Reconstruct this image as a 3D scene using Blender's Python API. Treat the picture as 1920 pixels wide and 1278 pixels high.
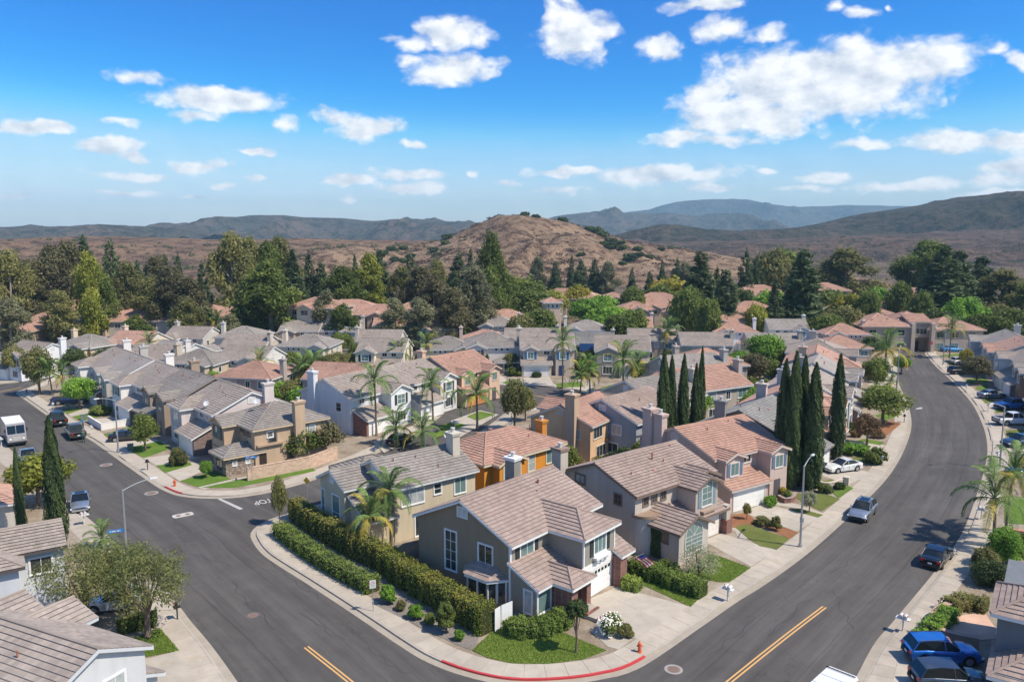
import bpy, bmesh, math, random, re
import numpy as np
from mathutils import Vector, Matrix, noise as mnoise
from mathutils.geometry import tessellate_polygon
S = bpy.context.scene
for o in list(bpy.data.objects): bpy.data.objects.remove(o)
R = math.radians
# ------------------------------------------------------------------ camera
CF, CH, PITCH = 1493.0, 28.5, math.atan((639-436)/1493.0)
cd = bpy.data.cameras.new('camera'); cam = bpy.data.objects.new('camera', cd); S.collection.objects.link(cam)
cd.sensor_width = 36.0; cd.lens = 36.0*CF/1920.0; cd.clip_start = 0.5; cd.clip_end = 60000
cam.location = (0, 0, CH); cam.rotation_euler = (R(90)-PITCH, 0, 0)
S.camera = cam
sp_, cp_ = math.sin(PITCH), math.cos(PITCH)
def G(u, v, z=0.0):
    """world point at height z on the line of sight of a photo point"""
    dx = (u-960)/CF; dy = (639-v)/CF; t = (CH-z)/(sp_-dy*cp_)
    return Vector((dx*t, (cp_+dy*sp_)*t, z))
def AT(u, v, Y):
    """world point at distance Y on the line of sight of a photo point"""
    dx = (u-960)/CF; dy = (639-v)/CF; t = Y/(cp_+dy*sp_)
    return Vector((dx*t, Y, CH+(dy*cp_-sp_)*t))
# ------------------------------------------------------------------ world, sun, exposure
SUN_AZ = Vector((0.92, -0.39)).normalized(); SUN_EL = R(54)
w = bpy.data.worlds.new('World'); S.world = w; w.use_nodes = True
nt = w.node_tree; nt.nodes.clear(); N = nt.nodes; L = nt.links
def nd(t, **k):
    n = N.new(t)
    for a, b in k.items(): setattr(n, a, b)
    return n
def mth(op, a, b=None, c=None, clamp=False):
    n = nd('ShaderNodeMath', operation=op, use_clamp=clamp)
    for i, x in enumerate((a, b, c)):
        if x is None: continue
        if isinstance(x, (int, float)): n.inputs[i].default_value = x
        else: L.new(x, n.inputs[i])
    return n.outputs[0]
def vmt(op, a, b=None):
    n = nd('ShaderNodeVectorMath', operation=op)
    for i, x in enumerate((a, b)):
        if x is None: continue
        if isinstance(x, tuple): n.inputs[i].default_value = x
        else: L.new(x, n.inputs[i])
    return n.outputs['Value'] if op in ('LENGTH', 'DOT_PRODUCT') else n.outputs[0]
sky = nd('ShaderNodeTexSky', sky_type='NISHITA'); sky.sun_disc = False
sky.sun_elevation = SUN_EL; sky.sun_rotation = math.atan2(SUN_AZ.x, SUN_AZ.y)
sky.air_density = 1.0; sky.dust_density = 0.6; sky.ozone_density = 3.0; sky.altitude = 100
def vsc(a, k):
    n = nd('ShaderNodeVectorMath', operation='SCALE'); L.new(a, n.inputs[0]); n.inputs['Scale'].default_value = k; return n.outputs[0]
cur = nd('ShaderNodeRGBCurve')          # the photograph's deep, polarised blue
for ci, pts in enumerate(([(0, 0), (.10, .010), (.14, .014), (.20, .02), (.27, .03), (.32, .05), (.37, .115), (.45, .32), (1, 1)], [(0, 0), (.2, .13), (.33, .195), (.407, .265), (.47, .345), (.52, .425), (.60, .61), (1, 1)], [(0, 0), (.4, .5), (.6, .74), (.665, .84), (.72, .92), (1, 1)])):
    c_ = cur.mapping.curves[ci]; c_.points[0].location = pts[0]; c_.points[1].location = pts[-1]
    for q_ in pts[1:-1]: c_.points.new(*q_)
cur.mapping.update(); L.new(vsc(sky.outputs[0], .125), cur.inputs['Color']); hsv = cur
bg = nd('ShaderNodeBackground'); bg.inputs['Strength'].default_value = 0.105
L.new(vsc(cur.outputs[0], 8.0), bg.inputs['Color'])
tc = nd('ShaderNodeTexCoord'); sx = nd('ShaderNodeSeparateXYZ'); L.new(tc.outputs['Generated'], sx.inputs[0])
X, Y_, Z_ = sx.outputs
az = mth('ARCTAN2', X, Y_); el = mth('ARCSINE', Z_)
cx = nd('ShaderNodeCombineXYZ'); L.new(az, cx.inputs[0]); L.new(el, cx.inputs[1]); pv = cx.outputs[0]
wn_ = nd('ShaderNodeTexNoise'); wn_.inputs['Scale'].default_value = 13.0; wn_.inputs['Detail'].default_value = 3; wn_.inputs['Roughness'].default_value = .6; L.new(vmt('MULTIPLY', pv, (1, 1.6, 1)), wn_.inputs['Vector'])
pw = vmt('ADD', pv, vmt('MULTIPLY', vmt('SUBTRACT', wn_.outputs['Color'], (.5, .5, .5)), (.075, .032, 0)))
# cumulus: (photo u, v, half width, half height, weight)
CLOUDS = [(1535,158,215,72,1.2),(1330,180,60,40,1.0),(1390,215,140,50,1.1),(1700,120,110,45,1.0),(1420,235,110,22,1.0),(1270,262,75,18,.9),(1360,268,80,14,.85),
 (835,60,75,32,1.0),(770,78,45,20,.9),(900,75,45,20,.9),(850,128,85,30,1.1),(775,110,30,14,.6),
 (1075,65,70,48,1.1),(1125,60,36,30,.8),(1045,30,30,26,.8),(1085,8,22,16,.8),
 (410,182,125,25,1.15),(355,212,45,12,.8),(690,235,80,25,1.0),(620,220,45,14,.7),(770,268,42,9,.9),(530,230,34,12,.6),
 (60,240,64,14,1.1),(200,275,60,18,.9),(255,294,36,8,.8),(225,225,50,10,.6),(250,138,60,14,.62),
 (478,284,28,9,.95),(370,312,60,16,.85),(250,328,75,10,.95),(425,349,26,6,.8),(655,341,52,12,1.0),(770,332,70,14,.85),(770,355,80,12,.9),(640,374,22,6,.7),
 (470,333,26,6,.8),(230,362,60,7,.7),(20,367,30,8,.8),(370,368,30,6,.8),(950,345,50,12,.7),(880,328,14,7,.9),
 (1245,85,48,25,.75),(1360,55,55,24,.9),(1440,62,32,18,.7),(1320,8,70,14,1.0),(1620,25,32,10,.7),(1680,12,12,8,.6),(1565,15,25,10,.6),(1905,118,24,18,.85),(1868,95,26,10,.6),
 (1625,265,55,12,.9),(1790,262,75,24,1.0),(1890,268,60,20,.9),(1060,322,80,12,1.0),(1230,328,160,22,.95),(1340,355,60,10,.85),(1445,322,34,9,.85),(1540,333,65,15,1.0),(1740,340,70,12,.85),(1890,310,50,18,.9),(1870,330,60,12,.8),(1660,350,60,10,.7),(1880,358,70,10,.8),(1040,360,60,10,.7),(1500,355,60,8,.7),(1840,372,60,6,.7)]
fld = None
for (u, v, a, b, s) in CLOUDS:
    d = AT(u, v, 1000.0)-Vector((0, 0, CH)); d.normalize()
    caz, cel = math.atan2(d.x, d.y), math.asin(d.z)
    q = vmt('MULTIPLY', vmt('SUBTRACT', pw, (caz, cel, 0)), (CF/(1.22*a), CF/(1.25*b), 0))
    e = mth('MULTIPLY_ADD', vmt('LENGTH', q), -s, s)
    fld = e if fld is None else mth('MAXIMUM', fld, e)
def wnoise(scale, sc, detail=7, rough=.58, off=(0,0,0)):
    m = vmt('MULTIPLY', vmt('ADD', pv, off), (scale[0], scale[1], 1))
    n = nd('ShaderNodeTexNoise'); n.inputs['Scale'].default_value = sc; n.inputs['Detail'].default_value = detail; n.inputs['Roughness'].default_value = rough
    L.new(m, n.inputs['Vector']); return n.outputs['Fac']
n1 = wnoise((1, 1.5), 24, 6, .56); n2 = wnoise((1, 2.2), 7, 5, .55, (3.1, 1.7, 0))
# the rest of the sky: cumulus outside the view, cover raised to add white fill light
out_f = mth('SUBTRACT', mth('ABSOLUTE', az), 0.66); out_f = mth('MULTIPLY', out_f, 4.0, clamp=True)
up_f = mth('MULTIPLY', mth('SUBTRACT', el, 0.34), 6.0, clamp=True)
rest = mth('MULTIPLY_ADD', n2, 3.2, -1.58); rest = mth('ADD', rest, mth('MULTIPLY_ADD', mth('MAXIMUM', out_f, up_f), 1.6, -1.6))
fld = mth('MAXIMUM', fld, rest)
vo_ = nd('ShaderNodeTexVoronoi', feature='SMOOTH_F1'); vo_.inputs['Scale'].default_value = 46; vo_.inputs['Detail'].default_value = 2; vo_.inputs['Roughness'].default_value = .55; vo_.inputs['Smoothness'].default_value = .35; L.new(vmt('MULTIPLY', pw, (1, 1.35, 1)), vo_.inputs['Vector'])
dens = mth('MULTIPLY_ADD', n1, 1.6, mth('MULTIPLY_ADD', fld, 1.6, -0.56)); dens = mth('SUBTRACT', dens, mth('MULTIPLY', vo_.outputs['Distance'], .42))
cov = nd('ShaderNodeMapRange', interpolation_type='SMOOTHSTEP'); L.new(dens, cov.inputs['Value'])
cov.inputs['From Min'].default_value = 0.0; cov.inputs['From Max'].default_value = 0.85
n1s = wnoise((1, 1.5), 24, 6, .56, (0.012, 0.009, 0))   # towards the sun: thicker there = shaded here
shade = mth('MULTIPLY_ADD', mth('SUBTRACT', n1, n1s), 2.4, 0.73)
shade = mth('SUBTRACT', shade, mth('MULTIPLY', mth('SUBTRACT', dens, .9, clamp=True), .16))
cs = nd('ShaderNodeMix', data_type='RGBA'); L.new(shade, cs.inputs['Factor']); cs.inputs['A'].default_value = (.48, .56, .68, 1); cs.inputs['B'].default_value = (1, 1, 1, 1); cs.clamp_factor = True
bgc = nd('ShaderNodeBackground'); bgc.inputs['Strength'].default_value = 0.86; L.new(cs.outputs['Result'], bgc.inputs['Color'])
# thin cirrus veil, denser towards the horizon
n3 = wnoise((1, 9), 3.0, 6, .6, (1.3, 4.2, 0))
lowf = nd('ShaderNodeMapRange'); L.new(el, lowf.inputs['Value']); lowf.inputs['From Min'].default_value = .15; lowf.inputs['From Max'].default_value = 0.0
veil = mth('MULTIPLY', mth('MULTIPLY_ADD', n3, 1.6, -.45, clamp=True), mth('MULTIPLY', lowf.outputs[0], .36))
cf = mth('MAXIMUM', mth('MULTIPLY', cov.outputs[0], .96), veil)
mx = nd('ShaderNodeMixShader'); L.new(cf, mx.inputs[0]); L.new(bg.outputs[0], mx.inputs[1]); L.new(bgc.outputs[0], mx.inputs[2])
w.cycles.sampling_method = 'MANUAL'; w.cycles.sample_map_resolution = 256
wo = nd('ShaderNodeOutputWorld'); L.new(mx.outputs[0], wo.inputs[0])
sl = bpy.data.lights.new('sun', 'SUN'); sl.energy = 4.4; sl.angle = R(0.53); sl.color = (1, .905, .76)
so = bpy.data.objects.new('sun', sl); S.collection.objects.link(so)
sdir = Vector((SUN_AZ.x*math.cos(SUN_EL), SUN_AZ.y*math.cos(SUN_EL), math.sin(SUN_EL)))
so.rotation_euler = sdir.to_track_quat('Z', 'Y').to_euler(); so.location = (60, -20, 120)
S.view_settings.view_transform = 'Standard'; S.view_settings.look = 'None'; S.view_settings.exposure = 0.42; S.view_settings.gamma = 1.0
S.cycles.max_bounces = 6; S.cycles.diffuse_bounces = 4; S.cycles.glossy_bounces = 2; S.cycles.transmission_bounces = 3; S.cycles.transparent_max_bounces = 6; S.cycles.volume_bounces = 0
S.cycles.use_denoising = True
# ------------------------------------------------------------------ materials
def srgb(r, g, b): return tuple(((c/255/12.92) if c/255 <= .04045 else ((c/255+.055)/1.055)**2.4) for c in (r, g, b))
MC = {}
class MT:
    """small node-material writer"""
    def __init__(s, name):
        s.m = bpy.data.materials.new(name); s.m.use_nodes = True; s.t = s.m.node_tree; s.n = s.t.nodes; s.n.clear()
        s.p = s.n.new('ShaderNodeBsdfPrincipled'); s.o = s.n.new('ShaderNodeOutputMaterial'); s.t.links.new(s.p.outputs[0], s.o.inputs[0])
        s.p.inputs['Specular IOR Level'].default_value = .3
    def nd(s, t, **k):
        n = s.n.new(t)
        for a, b in k.items(): setattr(n, a, b)
        return n
    def ln(s, a, b): s.t.links.new(a, b)
    def co(s, kind='Object'): return s.nd('ShaderNodeTexCoord').outputs[kind]
    def pos(s): return s.nd('ShaderNodeNewGeometry').outputs['Position']
    def noise(s, vec, sc, det=4, ro=.55, mul=None):
        if mul:
            m = s.nd('ShaderNodeVectorMath', operation='MULTIPLY'); s.ln(vec, m.inputs[0]); m.inputs[1].default_value = mul; vec = m.outputs[0]
        n = s.nd('ShaderNodeTexNoise'); s.ln(vec, n.inputs['Vector']); n.inputs['Scale'].default_value = sc; n.inputs['Detail'].default_value = det; n.inputs['Roughness'].default_value = ro
        return n.outputs['Fac']
    def ramp(s, f, stops):
        r = s.nd('ShaderNodeValToRGB'); e = r.color_ramp.elements
        while len(e) < len(stops): e.new(.5)
        for x, (p, c) in zip(e, stops): x.position = p; x.color = (*c, 1)
        s.ln(f, r.inputs[0]); return r.outputs[0]
    def math(s, op, a, b=None, c=None, clamp=False):
        n = s.nd('ShaderNodeMath', operation=op, use_clamp=clamp)
        for i, x in enumerate((a, b, c)):
            if x is None: continue
            if isinstance(x, (int, float)): n.inputs[i].default_value = x
            else: s.ln(x, n.inputs[i])
        return n.outputs[0]
    def mix(s, f, a, b, bt='MIX'):
        n = s.nd('ShaderNodeMix', data_type='RGBA', blend_type=bt)
        for k, x in (('Factor', f), ('A', a), ('B', b)):
            i = n.inputs[k] if k == 'Factor' else [q for q in n.inputs if q.name == k and q.type == 'RGBA'][0]
            if isinstance(x, (int, float)): i.default_value = x
            elif isinstance(x, tuple): i.default_value = (*x[:3], 1)
            else: s.ln(x, i)
        return [q for q in n.outputs if q.type == 'RGBA'][0]
    def scale(s, c, f):
        """colour c times scalar f"""
        n = s.nd('ShaderNodeVectorMath', operation='SCALE')
        if isinstance(c, tuple): n.inputs[0].default_value = c[:3]
        else: s.ln(c, n.inputs[0])
        if isinstance(f, (int, float)): n.inputs['Scale'].default_value = f
        else: s.ln(f, n.inputs['Scale'])
        return n.outputs[0]
    def bump(s, f, st=.3, dist=.02):
        b = s.nd('ShaderNodeBump'); b.inputs['Strength'].default_value = st; b.inputs['Distance'].default_value = dist
        s.ln(f, b.inputs['Height']); s.ln(b.outputs[0], s.p.inputs['Normal'])
    def col(s, c):
        if isinstance(c, tuple): s.p.inputs['Base Color'].default_value = (*c[:3], 1)
        else: s.ln(c, s.p.inputs['Base Color'])
        return s
    def rough(s, r, sp=None):
        if isinstance(r, (int, float)): s.p.inputs['Roughness'].default_value = r
        else: s.ln(r, s.p.inputs['Roughness'])
        if sp is not None: s.p.inputs['Specular IOR Level'].default_value = sp
        return s
def cached(f):
    def g(*a):
        k = (f.__name__,)+a
        if k not in MC: MC[k] = f(*a)
        return MC[k]
    return g
@cached
def m_stucco(c):
    m = MT('stucco'); v = m.pos()
    big = m.noise(v, .35, 4, .6); st = m.noise(v, 1.2, 4, .6, (1.5, 1.5, .18)); fine = m.noise(v, 26, 2)
    f = m.math('ADD', m.math('MULTIPLY_ADD', big, .34, .76), m.math('MULTIPLY_ADD', st, .30, -.15))
    m.col(m.scale(c, m.math('MULTIPLY', f, m.math('MULTIPLY_ADD', fine, .16, .94)))).rough(.92, .2); m.bump(fine, .35, .02); return m.m
@cached
def m_siding(c):
    m = MT('lap_siding'); v = m.pos(); sz = m.nd('ShaderNodeSeparateXYZ'); m.ln(v, sz.inputs[0])
    fr = m.math('FRACT', m.math('MULTIPLY', sz.outputs[2], 6.2)); n = m.noise(v, 2.2, 4)
    m.col(m.scale(c, m.math('MULTIPLY_ADD', n, .2, .9))).rough(.7, .25); m.bump(fr, .9, .025); return m.m
@cached
def m_roof(c, v2):
    """concrete tile: per-tile tone from UV (metres along eave, courses up slope)"""
    m = MT('roof_tile'); uv = m.co('UV'); s = m.nd('ShaderNodeSeparateXYZ'); m.ln(uv, s.inputs[0])
    row = m.math('FLOOR', s.outputs[1]); colx = m.math('FLOOR', m.math('ADD', m.math('MULTIPLY', s.outputs[0], 3.0), m.math('MULTIPLY', row, .5)))
    cmb = m.nd('ShaderNodeCombineXYZ'); m.ln(colx, cmb.inputs[0]); m.ln(row, cmb.inputs[1])
    wn = m.nd('ShaderNodeTexWhiteNoise', noise_dimensions='2D'); m.ln(cmb.outputs[0], wn.inputs['Vector'])
    p = m.pos(); big = m.noise(p, .22, 4, .65); fine = m.noise(p, 9, 3)
    f = m.math('MULTIPLY_ADD', wn.outputs['Value'], .26, .80); f = m.math('MULTIPLY', f, m.math('MULTIPLY_ADD', big, .7, .68)); f = m.math('MULTIPLY', f, m.math('MULTIPLY_ADD', fine, .25, .88))
    stre = m.noise(p, .9, 3, .6); c2 = m.mix(m.math('MULTIPLY_ADD', stre, 1.4, -.35, True), c, v2)
    frx = m.math('FRACT', m.math('ADD', m.math('MULTIPLY', s.outputs[0], 3.0), m.math('MULTIPLY', row, .5)))
    gap = m.math('MULTIPLY', m.math('LESS_THAN', frx, .07), .16)
    m.col(m.scale(c2, m.math('SUBTRACT', f, gap))).rough(.85, .25); m.bump(fine, .3, .02); return m.m
@cached
def m_paint(c, r=.5):
    m = MT('painted'); n = m.noise(m.pos(), 1.6, 4, .65); m.col(m.scale(c, m.math('MULTIPLY_ADD', n, .2, .88))).rough(r, .35); return m.m
@cached
def m_plain(c, r=.6, met=0.0):
    m = MT('plain'); n = m.noise(m.co(), 6, 3); m.col(m.scale(c, m.math('MULTIPLY_ADD', n, .16, .92))).rough(r, .4); m.p.inputs['Metallic'].default_value = met; return m.m
@cached
def m_glass(kind):
    """window glazing with what hangs behind it: 0 dark room, 1 slatted blind, 2 pale curtain"""
    m = MT('window_glass'); v = m.pos(); sz = m.nd('ShaderNodeSeparateXYZ'); m.ln(v, sz.inputs[0]); n = m.noise(v, 1.1, 3)
    if kind == 0: m.col(m.ramp(n, [(.3, (.012, .016, .02)), (.75, (.06, .07, .075))]))
    elif kind == 1:
        fr = m.math('PINGPONG', m.math('MULTIPLY', sz.outputs[2], 9.0), .5); m.col(m.ramp(m.math('ADD', fr, m.math('MULTIPLY', n, .3)), [(.15, (.05, .10, .10)), (.6, (.20, .30, .29))]))
    else: m.col(m.ramp(n, [(.3, (.28, .32, .33)), (.7, (.5, .52, .5))]))
    m.rough(.04, .5); m.p.inputs['Coat Weight'].default_value = .5; m.p.inputs['Coat Roughness'].default_value = .03; return m.m
@cached
def m_brick(kind):
    m = MT('brick_veneer'); g = m.nd('ShaderNodeNewGeometry'); s = m.nd('ShaderNodeSeparateXYZ'); m.ln(g.outputs['Position'], s.inputs[0])
    c = m.nd('ShaderNodeCombineXYZ'); m.ln(m.math('ADD', s.outputs[0], m.math('MULTIPLY', s.outputs[1], .9)), c.inputs[0]); m.ln(s.outputs[2], c.inputs[1])
    if kind == 'stone':
        vr = m.nd('ShaderNodeTexVoronoi'); vr.inputs['Scale'].default_value = 1.0
        mu = m.nd('ShaderNodeVectorMath', operation='MULTIPLY'); m.ln(c.outputs[0], mu.inputs[0]); mu.inputs[1].default_value = (2.9, 6.5, 1); m.ln(mu.outputs[0], vr.inputs['Vector'])
        sc = m.nd('ShaderNodeSeparateColor'); m.ln(vr.outputs['Color'], sc.inputs[0])
        edge = m.nd('ShaderNodeTexVoronoi', feature='DISTANCE_TO_EDGE'); edge.inputs['Scale'].default_value = 1; m.ln(mu.outputs[0], edge.inputs['Vector'])
        base = m.ramp(sc.outputs[0], [(0, (.16, .115, .085)), (.35, (.30, .22, .16)), (.7, (.42, .34, .26)), (1, (.24, .21, .19))])
        m.col(m.mix(m.math('LESS_THAN', edge.outputs['Distance'], .07), base, (.17, .14, .12))); m.bump(edge.outputs['Distance'], .8, .05)
    else:
        b = m.nd('ShaderNodeTexBrick'); m.ln(c.outputs[0], b.inputs['Vector']); b.inputs['Scale'].default_value = 1
        b.inputs['Brick Width'].default_value = .24 if kind != 'block' else .4; b.inputs['Row Height'].default_value = .085 if kind != 'block' else .2; b.inputs['Mortar Size'].default_value = .012
        pal = {'red': ((.12, .032, .022), (.27, .085, .055), (.30, .25, .22)), 'dark': ((.10, .05, .04), (.24, .15, .12), (.3, .27, .25)), 'block': ((.46, .31, .22), (.60, .43, .32), (.50, .40, .32))}[kind]
        for k, x in zip(('Color1', 'Color2', 'Mortar'), pal): b.inputs[k].default_value = (*x, 1)
        n = m.noise(m.pos(), 7, 3); m.col(m.scale(b.outputs['Color'], m.math('MULTIPLY_ADD', n, .7, .65))); m.bump(b.outputs['Fac'], -.5, .02)
    m.rough(.9, .2); return m.m
@cached
def m_concrete(c):
    m = MT('concrete'); v = m.pos(); big = m.noise(v, .16, 5, .65); mid = m.noise(v, .9, 5, .65); fine = m.noise(v, 14, 3)
    f = m.math('MULTIPLY', m.math('MULTIPLY_ADD', big, .40, .80), m.math('MULTIPLY_ADD', mid, .50, .75)); f = m.math('MULTIPLY', f, m.math('MULTIPLY_ADD', fine, .2, .9))
    st = m.noise(v, .55, 3, .7); c2 = m.mix(m.math('MULTIPLY_ADD', st, 3.0, -1.75, True), c, (c[0]*.86, c[1]*.74, c[2]*.60))
    oi = m.nd('ShaderNodeObjectInfo'); f = m.math('MULTIPLY', f, m.math('MULTIPLY_ADD', oi.outputs['Random'], .13, .935))
    m.col(m.scale(c2, f)).rough(.9, .2); m.bump(fine, .25, .01); return m.m
def m_grass(c1, c2, c3):
    m = MT('lawn_grass'); v = m.pos(); big = m.noise(v, .45, 5, .65); fine = m.noise(v, 11, 4, .7); dry = m.noise(v, .33, 4, .7)
    a = m.mix(m.math('MULTIPLY_ADD', big, 2.2, -.6, True), c1, c2); a = m.mix(m.math('MULTIPLY_ADD', dry, 4.0, -2.45, True), a, c3)
    m.col(m.scale(a, m.math('MULTIPLY_ADD', fine, 1.3, .38))).rough(.95, .1); m.bump(fine, 1.0, .08); return m.m
@cached
def m_leaf(c, c2, tr=.35):
    """leaf: tone by clump attribute and by tree, some light through"""
    m = MT('leaf'); a = m.nd('ShaderNodeAttribute'); a.attribute_name = 'tone'; oi = m.nd('ShaderNodeObjectInfo')
    base = m.mix(m.math('MULTIPLY_ADD', a.outputs['Fac'], 1.0, m.math('MULTIPLY_ADD', oi.outputs['Random'], .4, -.2), True), c, c2)
    base = m.scale(base, m.math('MULTIPLY_ADD', oi.outputs['Random'], .4, 1.8))
    m.col(base).rough(.6, .25); t = m.nd('ShaderNodeBsdfTranslucent'); m.ln(m.scale(base, 1.25), t.inputs[0])
    x = m.nd('ShaderNodeMixShader'); x.inputs[0].default_value = tr; m.ln(m.p.outputs[0], x.inputs[1]); m.ln(t.outputs[0], x.inputs[2]); m.ln(x.outputs[0], m.o.inputs[0]); return m.m
@cached
def m_bark(c):
    m = MT('bark'); n = m.noise(m.co(), 3, 5, .65, (2, 2, .5)); m.col(m.scale(c, m.math('MULTIPLY_ADD', n, 1.1, .45))).rough(.95, .1); m.bump(n, .7, .05); return m.m
WHITE = (.74, .74, .72)
def M_white(): return m_paint(WHITE, .45)
# ------------------------------------------------------------------ mesh helpers
COL = S.collection
class MB:
    def __init__(s): s.v = []; s.f = []; s.uv = {}
    def add(s, vs, fs):
        b = len(s.v); s.v += [tuple(v) for v in vs]; s.f += [tuple(b+i for i in f) for f in fs]; return s
    def quad(s, a, b, c, d): return s.add((a, b, c, d), ((0, 1, 2, 3),))
    def box(s, x0, x1, y0, y1, z0, z1, M=None):
        vs = [(x, y, z) for z in (z0, z1) for y in (y0, y1) for x in (x0, x1)]
        if M is not None: vs = [M @ Vector(v) for v in vs]
        return s.add(vs, ((0, 2, 3, 1), (4, 5, 7, 6), (0, 1, 5, 4), (1, 3, 7, 5), (3, 2, 6, 7), (2, 0, 4, 6)))
    def hexa(s, vs): return s.add(vs, ((0, 2, 3, 1), (4, 5, 7, 6), (0, 1, 5, 4), (1, 3, 7, 5), (3, 2, 6, 7), (2, 0, 4, 6)))
    def tube(s, pts, rad, n=8, cap=True):
        pts = [Vector(p) for p in pts]; rings = []; b0 = len(s.v)
        rad = [float(rad)]*len(pts) if isinstance(rad, (int, float)) else [float(q) for q in rad]
        for i, p in enumerate(pts):
            t = (pts[min(i+1, len(pts)-1)]-pts[max(i-1, 0)]).normalized()
            a = t.cross(Vector((0, 1, 0)) if abs(t.y) < .9 else Vector((1, 0, 0))).normalized(); b = t.cross(a)
            for k in range(n):
                q = 2*math.pi*k/n; s.v.append(tuple(p+rad[i]*(math.cos(q)*a+math.sin(q)*b)))
        for i in range(len(pts)-1):
            for k in range(n):
                k2 = (k+1) % n; s.f.append((b0+i*n+k, b0+i*n+k2, b0+(i+1)*n+k2, b0+(i+1)*n+k))
        if cap: s.f.append(tuple(b0+k for k in range(n))); s.f.append(tuple(b0+(len(pts)-1)*n+k for k in reversed(range(n))))
        return s
    def prism(s, poly, z0, z1):
        n = len(poly); b = len(s.v); s.v += [(p[0], p[1], z0) for p in poly]+[(p[0], p[1], z1) for p in poly]
        for i in range(n): j = (i+1) % n; s.f.append((b+i, b+j, b+n+j, b+n+i))
        for t in tessellate_polygon([[Vector((p[0], p[1], 0)) for p in poly]]): s.f.append(tuple(b+n+i for i in t))
        return s
    def build(s, name, mat, parent=None, smooth=False, loc=None):
        me = bpy.data.meshes.new(name); me.from_pydata(s.v, [], s.f); me.materials.append(mat)
        if s.uv:
            ul = me.uv_layers.new(name='UVMap').data
            for p in me.polygons:
                u = s.uv.get(p.index)
                if u:
                    for li, c in zip(p.loop_indices, u): ul[li].uv = c
        if smooth: me.polygons.foreach_set('use_smooth', [True]*len(me.polygons))
        return link(name, me, parent, loc)
def link(name, data, parent=None, loc=None):
    o = bpy.data.objects.new(name, data); COL.objects.link(o); o.parent = parent
    if loc is not None: o.location = loc
    return o
def tag(o, label=None, cat=None, group=None, kind=None):
    for k, v in (('label', label), ('category', cat), ('group', group), ('kind', kind)):
        if v: o[k] = v
    return o
def empty(name, loc=(0, 0, 0), rz=0.0, label=None, cat=None, group=None):
    o = link(name, None, None, loc); o.rotation_euler.z = rz; o.empty_display_size = .3
    return tag(o, label, cat, group)
def copy_tree(o, parent=None):
    c = o.copy(); COL.objects.link(c); c.parent = parent
    for ch in KIDS.get(o.name, o.children): copy_tree(ch, c)
    return c
KIDS = {}
def ordw(i): return ['first','second','third','fourth','fifth','sixth','seventh','eighth','ninth','tenth','eleventh','twelfth','thirteenth','fourteenth','fifteenth','sixteenth','seventeenth','eighteenth','nineteenth','twentieth','twenty-first','twenty-second','twenty-third','twenty-fourth','twenty-fifth','twenty-sixth','twenty-seventh','twenty-eighth','twenty-ninth','thirtieth','thirty-first','thirty-second','thirty-third','thirty-fourth','thirty-fifth','thirty-sixth','thirty-seventh','thirty-eighth','thirty-ninth','fortieth'][i]
def spline(pts, step=1.0):
    """Catmull-Rom through 2-D points, resampled"""
    P = [Vector((p[0], p[1])) for p in pts]; P = [P[0]*2-P[1]]+P+[P[-1]*2-P[-2]]; out = []
    for i in range(1, len(P)-2):
        n = max(2, int((P[i+1]-P[i]).length/step*3))
        for k in range(n):
            t = k/n; a, b, c, d = P[i-1], P[i], P[i+1], P[i+2]
            out.append(.5*((2*b)+(c-a)*t+(2*a-5*b+4*c-d)*t*t+(3*b-a-3*c+d)*t*t*t))
    out.append(P[-2]); res = [out[0]]; acc = 0
    for a, b in zip(out, out[1:]):
        l = (b-a).length
        while acc+l >= step:
            f = (step-acc)/l; a = a.lerp(b, f); l = (b-a).length; acc = 0; res.append(a.copy())
        acc += l
    if (res[-1]-out[-1]).length > step*.3: res.append(out[-1])
    return res
def offset(line, d):
    """shift a polyline to its left by d"""
    o = []
    for i, p in enumerate(line):
        t = (line[min(i+1, len(line)-1)]-line[max(i-1, 0)]).normalized(); o.append(p+Vector((-t.y, t.x))*d)
    return o
# ================================================================== ground, streets, blocks
M_CONC = m_concrete((.41, .36, .295)); M_GUT = m_concrete((.35, .305, .245)); M_DRV = m_concrete((.42, .375, .315)); M_KERB = m_concrete((.39, .35, .295))
def pix(l, off=0.0, step=.75):
    a = [G(u, v) for u, v in l]; a = spline([(p.x, p.y) for p in a], step)
    return offset(a, off) if off else a
K_A = [(200, 664), (120, 700), (62, 725), (43, 731), (37, 737), (50, 746), (90, 774), (120, 795), (175, 822), (237, 865), (285, 898), (312, 915), (345, 927), (390, 931), (440, 930), (480, 925), (515, 917), (580, 899), (680, 858), (770, 815), (820, 780), (845, 755), (880, 733), (930, 722), (1000, 722), (1060, 728), (1110, 737)]
K_B = [(1110, 766), (1060, 765), (1010, 765), (960, 772), (925, 796), (860, 840), (760, 890), (640, 935), (545, 965), (510, 976), (490, 987), (481, 999), (484, 1011), (507, 1039), (582, 1087), (646, 1128), (711, 1171), (768, 1209), (809, 1233), (838, 1245), (872, 1257), (910, 1268), (950, 1274), (1000, 1276), (1060, 1273), (1120, 1265), (1170, 1251), (1205, 1237), (1229, 1223)]
K_C = [(1290, 1192), (1400, 1116), (1440, 1092), (1538, 1018), (1643, 919), (1679, 874), (1700, 832), (1709, 798), (1705, 766), (1695, 740), (1686, 720), (1684, 700), (1686, 682), (1690, 668), (1682, 660), (1660, 657), (1560, 655)]
lineA = pix(K_A); lineB = pix(K_B); lineC = pix(K_C, .55)
lineM = spline([tuple(p) for p in lineA[::4]]+[(24, 112)]+[tuple(p) for p in lineB[::4]]+[tuple(p) for p in lineC[2::4]], .75)
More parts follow.
